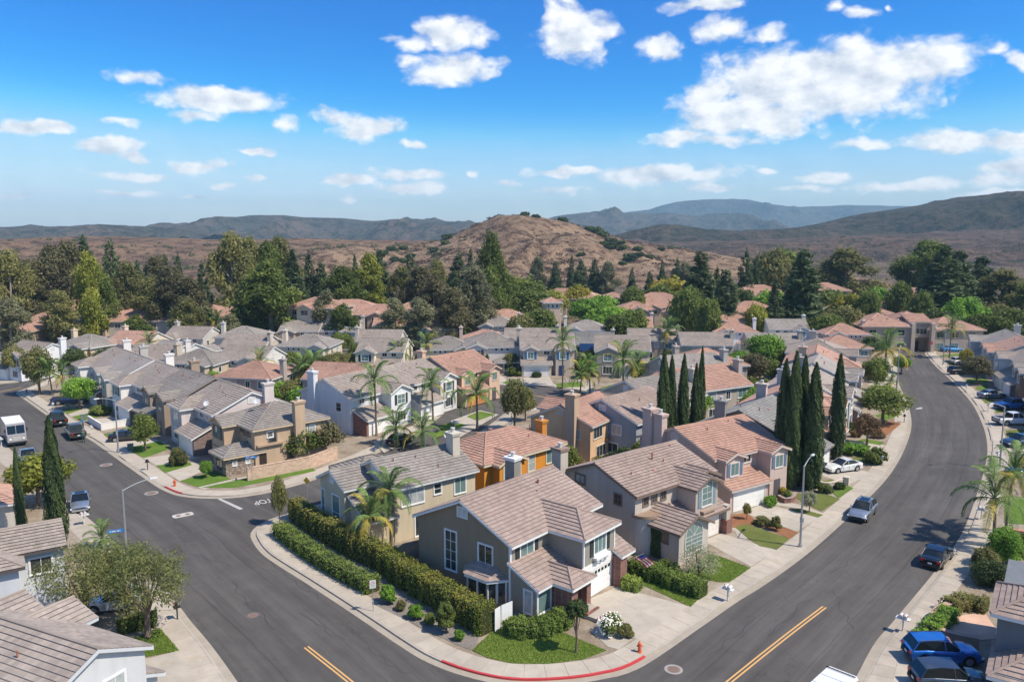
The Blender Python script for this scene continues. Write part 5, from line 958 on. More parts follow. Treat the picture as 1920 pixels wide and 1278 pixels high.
def mk_euc(seed, h, r, mat, n=9000, ln=.42, wd=.16, nb=26, low=.22):
    rs = random.Random(seed); B = []; P = []; tx, ty = rs.uniform(-.6, .6), rs.uniform(-.6, .6); top = Vector((tx, ty, h*.86)); P.append(([(0, 0, 0), (tx*.3, ty*.2, h*.3), (tx*.6, ty*.7, h*.6), tuple(top)], h*.022+.08, .06, 8))
    for i in range(nb):
        t = low+(.99-low)*((i+.5)/nb)**.9; a = rs.uniform(0, 6.283); prof = math.sin(min(1, (t-low+.12)/(1.05-low))*math.pi)**.6; q = r*prof*rs.uniform(.3, 1.0); s_ = r*rs.uniform(.28, .5)
        c = (tx*t+q*math.cos(a), ty*t+q*math.sin(a), h*t-s_*.5); B.append((*c, s_, s_, s_*rs.uniform(.75, 1.25)))
        if i % 2 == 0: P.append(([(tx*t*.7, ty*t*.7, h*max(.14, t-.24)), (c[0]*.55, c[1]*.55, h*(t-.1)), c], .07+h*.004, .025, 5))
    return limbs('trunk', BKE, P), crown_mesh('crown', LG[mat], [blobs_leaves(seed, B, n, ln, wd, .35, .9, .15, .9)])
def mk_pine(seed, h, r, mat='pine', n=7000, ln=.40, wd=.14, shape=.85):
    rs = random.Random(seed); B = []; nl = 13
    for j in range(nl):
        t = (j+.3)/nl; rr = r*(1-t)**shape*rs.uniform(.8, 1.12)+.25; m_ = max(3, int(7*(1-t))+2)
        for i in range(m_): a = 6.283*(i+rs.random()*.7)/m_+j; q = rr*rs.uniform(.45, .8); B.append((q*math.cos(a), q*math.sin(a), h*(.10+.88*t)-q*.12, rr*.42, rr*.42, h/nl*.62))
    B.append((0, 0, h*.97, .3, .3, h*.05)); return limbs('trunk', BK, [([(0, 0, 0), (0, 0, h*.5), (0, 0, h*.95)], h*.016+.08, .03, 7)]), crown_mesh('crown', LG[mat], [blobs_leaves(seed, B, n, ln, wd, .4, .1, .35, .8)])
def mk_cyp(seed, h, r, n=9500):
    rs = np.random.RandomState(seed); t = rs.rand(n)**.9; a = rs.uniform(0, 6.283, n); prof = np.minimum(1, (t*14)**.5*.55+.2)*np.clip(1-t**2.6, 0, 1)**.8
    bulge = 1+.12*np.sin(a*5+t*9)+.10*np.sin(a*3-t*23+seed)+.06*np.sin(a*11+t*47); rad = r*prof*bulge*(1-.35*rs.rand(n)**2)+.03
    pos = np.stack([rad*np.cos(a), rad*np.sin(a), .15+t*h*.985], -1); nrm = np.stack([np.cos(a), np.sin(a), np.full(n, .2)], -1)+rs.normal(size=(n, 3))*.45
    r_ = np.stack([np.zeros(n), np.zeros(n), np.ones(n)], -1)+rs.normal(size=(n, 3))*.3; nrm /= np.linalg.norm(nrm, axis=1, keepdims=True); tt = r_-nrm*(r_*nrm).sum(1, keepdims=True); tt /= np.linalg.norm(tt, axis=1, keepdims=True); b = np.cross(nrm, tt)
    L_ = (.20*rs.uniform(.6, 1.3, n))[:, None]; W_ = (.055*rs.uniform(.7, 1.3, n))[:, None]; v = np.stack([pos-tt*L_, pos+b*W_, pos+tt*L_*1.2, pos-b*W_], 1).reshape(-1, 3)
    tone = np.clip(.5+.35*np.sin(a*4+t*15)+.25*rs.normal(size=n), 0, 1)
    k = 14; core = MB(); core.tube([(0, 0, .1+h*i/k*.97) for i in range(k+1)], [max(.02, r*.72*min(1, (i/k*14)**.5*.55+.2)*max(0, 1-(i/k)**2.6)**.8) for i in range(k+1)], 9)
    cv = np.array(core.v); cf = np.array([f for f in core.f if len(f) == 4])
    return limbs('trunk', BK, [([(0, 0, 0), (0, 0, h*.3)], r*.25, r*.15, 7)]), crown_mesh('crown', LG['cyp'], [(v, np.arange(4*n).reshape(-1, 4), np.repeat(tone, 4)), (cv, cf, np.full(len(cv), .1))])
def mk_frond(seed, Ln, rise, droop, mat, n=46, ll=.72):
    rs = np.random.RandomState(seed); t = np.linspace(0, 1, 15); x = Ln*(t-.10*droop*t**3); z = rise*np.sin(t*1.9)-droop*Ln*.55*t**2.4; rx = np.stack([x, 0*t, z], -1)
    mb = MB(); mb.tube([tuple(p) for p in rx], [.035*(1-k*.85)+.006 for k in t], 4, False); cv = np.array(mb.v); cf = np.array(mb.f); P = [(cv, cf, np.full(len(cv), .75))]
    for sd in (-1, 1):
        u = np.linspace(.12, .99, n); px = np.interp(u, t, x); pz = np.interp(u, t, z); L_ = ll*np.sin(np.clip(u*.93+.05, 0, 1)*math.pi)**.45*rs.uniform(.85, 1.1, n); fw = .45+.5*u; dn = rs.uniform(.45, 1.0, n)*(.55+droop*.4)
        a = np.stack([px, 0*px, pz], -1); dirv = np.stack([fw, sd*rs.uniform(.75, 1.05, n), .22-dn*.15], -1); dirv /= np.linalg.norm(dirv, axis=1, keepdims=True)
        m1 = a+dirv*(L_*.5)[:, None]; tip_ = a+dirv*(L_*.86)[:, None]; m1[:, 2] -= L_*.06*dn; tip_[:, 2] -= L_*.62*dn; wv = np.stack([rs.uniform(.8, 1.2, n)*.032, 0*px, 0*px], -1)
        v = np.stack([a-wv*.7, a+wv*.7, m1+wv, m1-wv, tip_], 1).reshape(-1, 3); i = np.arange(n)*5; f = np.concatenate([np.stack([i, i+1, i+2, i+3], -1), np.stack([i+3, i+2, i+4, i+4], -1)]); P.append((v, f, np.repeat(rs.rand(n), 5)))
    return crown_mesh('frond', LG[mat], [(v, f, t_) for v, f, t_ in P])
FR = {k: [mk_frond(11, 2.7, 1.5, .35, k), mk_frond(12, 3.0, 1.15, .75, k), mk_frond(13, 2.8, .6, 1.05, k)] for k in ('palm', 'palmy')}
def trunk_palm(seed, h, r):
    rs = random.Random(seed); lx, ly = rs.uniform(-.25, .25), rs.uniform(-.25, .25); k = 9; pts = [(lx*(i/k)**2, ly*(i/k)**2, h*i/k) for i in range(k+1)]
    mb = MB(); mb.tube(pts, [r*(1.35 if i == 0 else 1.0-.25*i/k) for i in range(k+1)], 9, False); me = bpy.data.meshes.new('trunk'); me.from_pydata(mb.v, [], mb.f); me.materials.append(BKP); return me, pts[-1]
def palm(u, v, hgt, label, sc=1.0, seed=0, old=.25, n=17, mat='palm', group='feather palms'):
    p = G(u, v); e = empty('palm_tree', (p.x, p.y, .1), 0, label, 'palm', group); me, tp = trunk_palm(seed, hgt, .15*max(.8, sc)); link('trunk', me, e); rs = random.Random(seed)
    for i in range(n):
        lev = 0 if i < n*.3 else (1 if i < n*.68 else 2); k = 'palmy' if (lev == 2 and rs.random() < old*2.2) or rs.random() < old*.3 else mat
        f = link('frond', FR[k][lev], e, (tp[0], tp[1], tp[2])); f.rotation_euler = (rs.uniform(-.12, .12), (-.55, .02, .45)[lev]+rs.uniform(-.2, .15), i*2.4+rs.uniform(-.3, .3)); f.scale = [sc*rs.uniform(1.0, 1.28)]*3
    MB().tube([(tp[0], tp[1], tp[2]-.5*sc), (tp[0], tp[1], tp[2]+.25*sc)], [.17*sc, .09*sc], 8).build('crownshaft', m_plain((.16, .17, .06), .7), e); return e
def tree(meshes, name, pos, label, cat, sc=(1, 1, 1), rz=0.0, group=None, tilt=0):
    e = empty(name, pos, rz, label, cat, group); e.scale = sc; link('trunk', meshes[0], e); link('crown', meshes[1], e); return e
# ---- near palms
for a in [(735, 1022, 5.0, 'queen palm with green arching fronds behind the hedge', .9, 1, .08), (690, 1040, 3.4, 'yellowing palm with hanging fronds beside the hedge palm', .85, 2, .45), (706, 818, 7.8, 'tall palm in front of the pale blue house', 1.05, 3, .05), (812, 790, 5.8, 'palm left of the salmon house', 1.0, 4, .15), (742, 838, 2.6, 'bushy low palm before the pale blue garage', 1.0, 5, .05), (790, 842, 2.3, 'bushy low palm behind the beige house', .95, 6, .1), (895, 806, 5.2, 'spreading palm on the driveway island', 1.25, 7, .05), (838, 770, 2.8, 'short palm behind the driveway planter', .8, 8, .05),
 (490, 735, 5.2, 'palm with stiff fronds before the taupe walled house', .95, 9, .3), (590, 748, 5.0, 'dense shaggy palm behind the pale blue house', 1.25, 10, .15), (568, 742, 4.4, 'second shaggy palm behind the pale blue house', 1.15, 26, .2), (800, 695, 5.2, 'leaning palm beside the tan walled house', 1.0, 11, .15), (748, 700, 4.4, 'light green palm below the arched window house', .95, 12, .1), (1055, 728, 8.4, 'tallest slim palm before the blue shuttered house', 1.05, 13, .1), (1106, 740, 4.4, 'drooping palm with brown skirt on the bend driveway', 1.05, 14, .3), (1088, 742, 3.6, 'shorter drooping palm on the bend driveway', .95, 15, .35), (1168, 742, 6.4, 'large drooping palm before the taupe gabled house', 1.3, 16, .2), (1190, 738, 4.6, 'lower palm right of the large drooping palm', 1.1, 17, .4),
 (1253, 676, 6.6, 'tall palm rising behind the four cypresses', 1.15, 18, .3), (1364, 746, 3.2, 'small yellowish palm in the back garden', .9, 19, .55), (1657, 716, 6.0, 'big yellow green palm beside the curving street', 1.5, 20, .6), (1862, 1028, 4.6, 'front palm of the pair at the right kerb', 1.1, 21, .1), (1885, 1004, 6.2, 'taller palm of the pair at the right kerb', .95, 22, .3), (1780, 672, 6.8, 'palm at the far end of the right street', 1.1, 23, .15), (343, 644, 6.0, 'left one of three slim palms above the brown roof', .95, 24, .1), (390, 640, 6.2, 'middle one of three slim palms above the brown roof', .95, 25, .1), (407, 640, 5.6, 'right one of three slim palms above the brown roof', 1.0, 27, .1), (285, 690, 5.0, 'palm behind the white chimneys of the left row', .9, 28, .1), (1668, 730, 1.2, 'small fern like palm beside the street sidewalk', .65, 29, .1), (1296, 640, 5.5, 'palm between the back row roofs', 1.0, 30, .1), (200, 1030, 1.0, 'spiky low palm behind the twin trunked tree', .6, 31, .05), (98, 742, 4.0, 'palm among the trees at the left street end', .9, 32, .2), (118, 738, 3.4, 'second palm among the trees at the left street end', .9, 33, .2), (865, 650, 4.2, 'slender palm by the low pink hip roof', .8, 34, .1)]:
    palm(*a)
# ---- cypresses
CY = [mk_cyp(s_, 12.5, 1.05) for s_ in (1, 2, 3)]
for i, (u, v, vt, wpx, lb) in enumerate([(1241, 868, 655, 24, 'left one of the four cypresses behind the mauve house'), (1255, 866, 668, 22, 'cypress leaning into the left one behind the mauve house'), (1278, 862, 665, 22, 'second slim cypress behind the mauve house'), (1301, 856, 682, 19, 'shortest cypress behind the mauve house'), (1311, 850, 651, 16, 'thinnest tall cypress behind the mauve house'), (1464, 912, 675, 30, 'left one of the big cypress group'), (1482, 918, 660, 30, 'tallest of the big cypress group'), (1499, 912, 668, 28, 'third of the big cypress group'), (1519, 920, 682, 36, 'right and broadest of the big cypress group'), (1566, 862, 665, 26, 'single cypress standing beside the white sedan'), (110, 1030, 782, 34, 'broad dark cypress beside the left street'), (42, 1010, 838, 16, 'slim cypress left of the broad one')]):
    p = G(u, v); h = AT(u, vt, p.y).z; rr = 1.08*wpx*p.y/CF/2; tree(CY[i % 3], 'cypress_tree', (p.x, p.y, .05), lb, 'cypress', (rr/1.0, rr/1.0, h/12.5), i*1.3, 'italian cypresses')
# ---- garden trees: photo base, crown top, crown half width px, leaf kind
VAR = {}
def gtree(u, v, vt, wpx, kind, label, lo=.5, form='broad', name=None, group=None):
    p = G(u, v); h = max(.8, AT(u, vt, p.y).z); r = wpx*p.y/CF; near = p.y < 75
    if near: me = mk_broad(int(u*7+v), h, r, kind, 2600 if kind == 'sage' and h > 2 else 9000, .085, .05 if kind != 'sage' else .03, lo=lo, flat=(h/(2*r)*.98 if h < 2.4 or lo < .3 else min(.95, h*.6/r*.8) if r < h else .7), nb=12 if h < 2.4 else 19, br=1.0 if h < 2.4 else .9)
    else:
        key = (kind, form, int(u) % 3)
        if key not in VAR: VAR[key] = mk_broad(hash(key) % 999 if 0 else len(VAR)*17+5, 5.0, 2.3, kind, 5200, .16, .10, lo=.45) if form == 'broad' else mk_broad(len(VAR)*13+3, 1.6, 1.2, kind, 3200, .12, .075, flat=.7, nb=9)
        me = VAR[key]; b = (5.0, 2.3) if form == 'broad' else (1.6, 1.2); sc = (r/b[1], r/b[1], h/b[0]); return tree(me, name or ('garden_tree' if form == 'broad' else 'shrub'), (p.x, p.y, .1), label, 'tree' if form == 'broad' else 'shrub', sc, u*.7, group or ('garden trees' if form == 'broad' else 'garden shrubs'))
    if kind == 'rose':
        me = mk_broad(int(u*7+v), h, r, 'green', 6000, .08, .05, lo=lo, flat=h/(2*r)*.98); rs_ = np.random.RandomState(3); bl = crown_mesh('blossoms', LG['rose'], [blobs_leaves(8, [(0, 0, h*.5, r*.95, r*.95, h*.5)], 900, .07, .06, .85)])
        e_ = tree(me, 'shrub', (p.x, p.y, .1), label, 'shrub', (1, 1, 1), 0, 'garden shrubs'); link('blossoms', bl, e_); return e_
    return tree(me, name or ('garden_tree' if h > 2.2 else 'shrub'), (p.x, p.y, .1), label, 'tree' if h > 2.2 else 'shrub', (1, 1, 1), 0, group or ('garden trees' if h > 2.2 else 'garden shrubs'))
for a in [(273, 847, 779, 25, 'green', 'round clipped tree on the lawn by the left street'), (150, 768, 708, 29, 'bright', 'yellow green tree above the dark pickup driveway'), (75, 740, 652, 27, 'olive', 'dense tree at the bend of the left street'), (28, 712, 650, 24, 'olive', 'loose tree across the road bend'), (140, 702, 655, 26, 'dark', 'dark tree behind the left row end'), (178, 690, 648, 26, 'dark', 'second dark tree behind the left row end'), (560, 864, 800, 42, 'green', 'round dark green tree behind the brick garden wall'), (608, 856, 790, 36, 'brown', 'reddish green tree beside the round one behind the garden wall'), (72, 950, 858, 56, 'yellow', 'yellow green tree between the two left cypresses'), (640, 668, 625, 22, 'green', 'round tree between the middle houses'), (932, 938, 872, 30, 'green', 'leafy tree below the orange house windows'), (1437, 696, 628, 34, 'bright', 'round bright green tree in the middle of the block'), (1412, 722, 664, 30, 'brown', 'dark leafed tree left of the round bright tree'), (1475, 700, 655, 26, 'green', 'green tree right of the round bright tree'), (1655, 795, 724, 40, 'green', 'round dark green street tree by the curving sidewalk'), (1642, 735, 672, 26, 'green', 'tree behind the big yellow palm'), (1830, 722, 668, 27, 'brown', 'reddish brown tree on the right street'), (965, 808, 715, 26, 'olive', 'slender tree left of the peach house'), (985, 790, 730, 20, 'olive', 'second slender tree left of the peach house'), (415, 718, 672, 34, 'green', 'tree behind the chimneys of the left row'), (380, 712, 680, 24, 'green', 'smaller tree behind the chimneys of the left row'), (522, 760, 716, 26, 'bright', 'bright tree between the left row and the pale blue house'), (548, 735, 688, 26, 'green', 'tree behind the pale mauve house'), (610, 725, 695, 28, 'bright', 'hedge like tree before the pink gabled house'), (1310, 792, 735, 30, 'bright', 'bright garden tree between the cypress groups'), (1335, 770, 728, 24, 'green', 'garden tree behind the small yellowish palm'), (1255, 700, 660, 22, 'dark', 'dark tree behind the left cypress'), (1625, 835, 778, 26, 'red', 'dark red leafed small tree by the curving sidewalk'), (900, 700, 662, 16, 'dark', 'small tree behind the salmon house'), (1690, 700, 668, 16, 'bright', 'small tree at the far sidewalk'), (1630, 672, 632, 22, 'dark', 'dark tree at the end of the curving street'), (1600, 655, 610, 20, 'green', 'tree by the cross street corner'), (1725, 632, 590, 30, 'green', 'round tree before the terracotta condominium entrance'), (1660, 632, 600, 24, 'grey', 'grey green tree left of the condominium entrance'), (525, 985, 895, 15, 'olive', 'slim young tree at the sidewalk corner'), (1080, 1226, 1128, 20, 'dark', 'small dark leafed tree on the corner lawn'), (387, 898, 865, 12, 'bright', 'tiny sapling on the lawn of the tan house'), (1517, 962, 922, 14, 'sage', 'small pale flowering standard tree by the lamp post'), (1400, 975, 945, 8, 'olive', 'little tree beside the mauve garage'), (1455, 996, 968, 9, 'olive', 'small citrus tree in the mulch bed'), (1880, 720, 690, 12, 'gold', 'small golden tree before the right street houses'), (1810, 690, 655, 14, 'gold', 'orange tinted tree before the far right street houses')]:
    gtree(*a)
tw = G(285, 1197); tree(mk_broad(901, 7.0, 3.2, 'airy', 7000, .11, .045, lo=.35, flat=.85, nb=30, br=.66), 'garden_tree', (tw.x-.3, tw.y, .1), 'twin trunked tree with airy olive foliage in the left foreground', 'tree', group='garden trees')
tw = G(150, 1190); tree(mk_broad(905, 6.6, 3.4, 'airy', 6200, .11, .045, lo=.35, flat=.8, nb=30, br=.62), 'garden_tree', (tw.x, tw.y+1, .1), 'airy olive tree beside the bottom left roof', 'tree', group='garden trees')
tw = G(238, 1165); tree(mk_broad(907, 6.3, 2.6, 'airy', 4800, .11, .045, lo=.35, flat=.85, nb=24, br=.62), 'garden_tree', (tw.x, tw.y, .1), 'airy olive tree between the other two in the left foreground', 'tree', group='garden trees')
for i, (u, v, vt, wpx, kind, lb) in enumerate([(1146, 1190, 1155, 23, 'rose', 'white flowering rose bush beside the corner driveway'), (1172, 1196, 1172, 14, 'olive', 'low shrub at the foot of the rose bush'), (728, 1132, 1098, 15, 'bright', 'small bright shrub on the gravel strip'), (780, 1162, 1135, 13, 'bright', 'second small bright shrub on the gravel strip'), (836, 1188, 1126, 19, 'green', 'upright green shrub against the long hedge'), (752, 1146, 1128, 9, 'olive', 'tiny shrub between the two bright gravel shrubs'), (806, 1172, 1152, 10, 'green', 'small shrub left of the upright green one'), (862, 1203, 1186, 9, 'bright', 'small shrub at the lawn end of the gravel strip'), (1310, 1085, 1020, 34, 'sage', 'wispy pale shrub before the arched window'), (1262, 1090, 1055, 16, 'dark', 'dark shrub by the taupe porch'), (1245, 1078, 1050, 14, 'green', 'leafy shrub at the vine wall'), (1445, 950, 932, 14, 'bright', 'low clipped shrub by the mauve porch'), (1430, 985, 970, 18, 'olive', 'spreading shrub in the mulch bed'), (1545, 925, 908, 14, 'green', 'low shrub by the curved garden wall'), (1575, 918, 905, 12, 'dark', 'low dark shrub beyond the curved garden wall'), (1880, 1065, 985, 34, 'bright', 'tall yellow green shrub at the right kerb garden'), (1845, 1080, 1030, 26, 'olive', 'dark shrub at the right kerb garden'), (1860, 1100, 1060, 38, 'dark', 'low dark shrub below the kerb palms'), (1910, 1060, 1000, 24, 'green', 'green shrub at the right edge'), (1600, 852, 832, 30, 'bright', 'leafy shrubs row beside the white sedan'), (1640, 870, 842, 22, 'green', 'shrub before the white sedan'), (1586, 808, 790, 16, 'dark', 'dark round shrub by the curving sidewalk'), (1605, 820, 806, 12, 'red', 'red tinted shrub by the curving sidewalk'), (1645, 822, 808, 14, 'red', 'purple red round shrub in the bark bed'), (335, 873, 842, 17, 'olive', 'spiky shrub on the lawn of the mauve house'), (190, 778, 762, 18, 'green', 'low shrub bed of the left street row'), (965, 705, 690, 15, 'green', 'round shrub at the white house drive'), (1005, 708, 698, 10, 'dark', 'small topiary at the blue door'), (1020, 1075, 1050, 2, 'green', 'tuft')][:-1]):
    gtree(u, v, vt, wpx, kind, lb, .15, 'shrub')
# ---- back garden greenery between the houses
rg = random.Random(77); placed = []; tries = 0
kinds = [('green', 'broad'), ('olive', 'broad'), ('bright', 'broad'), ('bright', 'shrub'), ('green', 'shrub'), ('olive', 'shrub')]
def off_street(x, y): q_ = Vector((x, y)); return all((l_[closest(l_, q_)]-q_).length > 10.5 for l_ in (lineM, lineL, lineR, lineF))
cand = []
while len(placed) < 150 and tries < 16000:
    tries += 1; y_ = rg.uniform(72, 172); x_ = rg.uniform(-.60, .52)*y_; dh, hl = min((math.hypot(x_-a, y_-b), l_) for a, b, l_ in HC); k_, f_ = rg.choice(kinds); need = (8.2 if f_ == 'broad' else 7.2) if y_ < 115 else (7.2 if f_ == 'broad' else 6.4)
    if not (need < dh < 15) or min([99]+[math.hypot(x_-a, y_-b) for a, b in placed]) < 2.4 or not off_street(x_, y_): continue
    placed.append((x_, y_)); cand.append((x_/y_, x_, y_, k_, f_, hl))
seen = {}
for _, x_, y_, k_, f_, hl in sorted(cand):
    i_ = seen.get((f_, hl), 0); seen[(f_, hl)] = i_+1; hs = ' '.join(hl.split()[:9]); hs = re.sub(r' (with|and|of|the|in|on|at|a|behind|between|beside)$', '', re.sub(r' (with|and|of|the|in|on|at|a|behind|between|beside)$', '', hs))
    key = (k_, f_, len(seen) % 3)
    if key not in VAR: VAR[key] = mk_broad(len(VAR)*17+5, 5.0, 2.3, k_, 5200, .16, .10, lo=.45) if f_ == 'broad' else mk_broad(len(VAR)*13+3, 1.6, 1.2, k_, 3200, .12, .075, flat=.7, nb=9)
    s_ = rg.uniform(.6, 1.0) if f_ == 'broad' else rg.uniform(.9, 1.9); tree(VAR[key], 'garden_tree' if f_ == 'broad' else 'shrub', (x_, y_, .1), f"{ordw(i_)+' ' if i_ else ''}{ {'broad': 'small tree', 'shrub': 'low shrub'}[f_]}{' from left' if i_ else ''} behind the {hs}", 'tree' if f_ == 'broad' else 'shrub', (s_, s_, s_*rg.uniform(.8, 1.1)), rg.uniform(0, 6), {'broad': 'back garden trees between the houses', 'shrub': 'back garden shrubs between the houses'}[f_])
# ---- clipped hedges
def hedge(pts, wd, h, mat, label, n, seed, ln=.075, wl=.05, z=.12):
    l = spline([tuple(G(u, v)[:2]) for u, v in pts], .5); rs = np.random.RandomState(seed); e = empty('hedge', (l[0].x, l[0].y, z), 0, label, 'hedge'); O = l[0]; a, b = offset(l, wd/2), offset(l, -wd/2); core = MB(); k = len(l)
    A = np.array([(p.x-O.x, p.y-O.y) for p in a]); B = np.array([(p.x-O.x, p.y-O.y) for p in b]); f = rs.rand(n)*(k-1); i = np.minimum(f.astype(int), k-2); fr = (f-i)[:, None]; pa, pb = A[i]*(1-fr)+A[i+1]*fr, B[i]*(1-fr)+B[i+1]*fr
    side = rs.rand(n); tot = wd+2*h; s1, s2 = wd/tot, (wd+h)/tot; w_ = rs.rand(n); zz = rs.rand(n)*h; d = pa-pb; d /= np.linalg.norm(d, axis=1, keepdims=True)
    top = side < s1; le = (side >= s1) & (side < s2); mix = np.where(top, w_, np.where(le, 1.0, 0.0))[:, None]; xy = pb*(1-mix)+pa*mix; Z = np.where(top, h, zz); bump = .10*np.sin(f*1.9+seed)+.08*np.sin(f*5.3)+.05*np.sin(f*2.7+zz*4)+.09*rs.normal(size=n)
    xy = xy+d*np.where(top, 0, np.where(le, 1, -1)*bump)[:, None]; Z = Z+np.where(top, bump, 0); nr = np.concatenate([d*np.where(top, 0, np.where(le, 1, -1))[:, None], np.where(top, 1.0, .25)[:, None]], 1)+rs.normal(size=(n, 3))*.55
    ec = rs.rand(n) < .06; fe = np.where(rs.rand(n) < .5, 0, k-1); ii = fe; wq = rs.rand(n)[:, None]; xe = B[ii]*(1-wq)+A[ii]*wq; xy[ec] = xe[ec]; Z[ec] = (rs.rand(n)*h)[ec]
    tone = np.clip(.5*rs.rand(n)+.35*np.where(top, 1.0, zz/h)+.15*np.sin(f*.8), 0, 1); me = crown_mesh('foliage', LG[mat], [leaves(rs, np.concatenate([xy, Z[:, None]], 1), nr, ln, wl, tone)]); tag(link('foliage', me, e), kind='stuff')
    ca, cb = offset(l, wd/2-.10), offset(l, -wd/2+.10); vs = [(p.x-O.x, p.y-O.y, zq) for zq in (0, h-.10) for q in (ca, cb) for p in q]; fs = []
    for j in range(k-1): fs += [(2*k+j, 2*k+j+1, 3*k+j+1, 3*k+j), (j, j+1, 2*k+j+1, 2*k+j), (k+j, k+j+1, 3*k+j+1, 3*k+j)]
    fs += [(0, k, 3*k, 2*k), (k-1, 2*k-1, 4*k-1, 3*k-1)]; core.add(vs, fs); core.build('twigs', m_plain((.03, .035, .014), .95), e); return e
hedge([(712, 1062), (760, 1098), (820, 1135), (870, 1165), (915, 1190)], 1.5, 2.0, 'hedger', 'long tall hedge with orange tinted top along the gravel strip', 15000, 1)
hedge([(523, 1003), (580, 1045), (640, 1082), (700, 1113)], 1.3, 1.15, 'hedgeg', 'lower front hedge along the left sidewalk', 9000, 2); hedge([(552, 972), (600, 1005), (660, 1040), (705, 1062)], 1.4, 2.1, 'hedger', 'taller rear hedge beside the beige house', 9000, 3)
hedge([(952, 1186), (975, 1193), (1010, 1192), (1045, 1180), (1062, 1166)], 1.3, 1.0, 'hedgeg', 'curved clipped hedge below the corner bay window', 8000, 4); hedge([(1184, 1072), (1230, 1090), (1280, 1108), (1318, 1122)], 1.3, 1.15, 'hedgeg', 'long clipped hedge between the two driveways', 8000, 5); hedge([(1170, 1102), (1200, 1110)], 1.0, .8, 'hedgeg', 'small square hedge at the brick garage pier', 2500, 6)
hedge([(1738, 1198), (1760, 1180), (1780, 1160)], 1.1, .9, 'bright', 'bright low hedge around the pink terrace', 3000, 7); hedge([(1778, 1150), (1810, 1140), (1850, 1150)], 1.2, .9, 'olive', 'olive hedge behind the pink terrace', 3000, 8); hedge([(1722, 1215), (1745, 1210)], 1.2, .9, 'bright', 'bright square hedge at the terrace corner', 1800, 9)
hedge([(225, 1190), (260, 1178), (296, 1172)], 1.0, .9, 'green', 'dark low hedge behind the twin trunked tree', 2500, 10); hedge([(1640, 637), (1700, 636), (1790, 637)], 1.2, 1.0, 'green', 'low hedge along the cross street', 2500, 11, .16, .1)
# climbing vine on the taupe porch
rs = np.random.RandomState(5); n = 2600; y = rs.uniform(-.15, .85, n); zq = rs.uniform(.1, 2.95, n)*(1-.15*rs.rand(n)); pos = np.stack([1.0-.04-.10*rs.rand(n), y*(1+.12*np.sin(zq*3)), zq], -1); nr = np.stack([-np.ones(n), 0*y, 0*y+.3], -1)+rs.normal(size=(n, 3))*.5
me = crown_mesh('climbing_vine', LG['dark'], [leaves(rs, pos, nr, .09, .065, rs.rand(n), .3)]); o = link('climbing_vine', me, None, (12.2, 66.3, .12)); o.rotation_euler.z = R(41); tag(o, 'dark green climbing vine covering the taupe porch wall', 'vine')
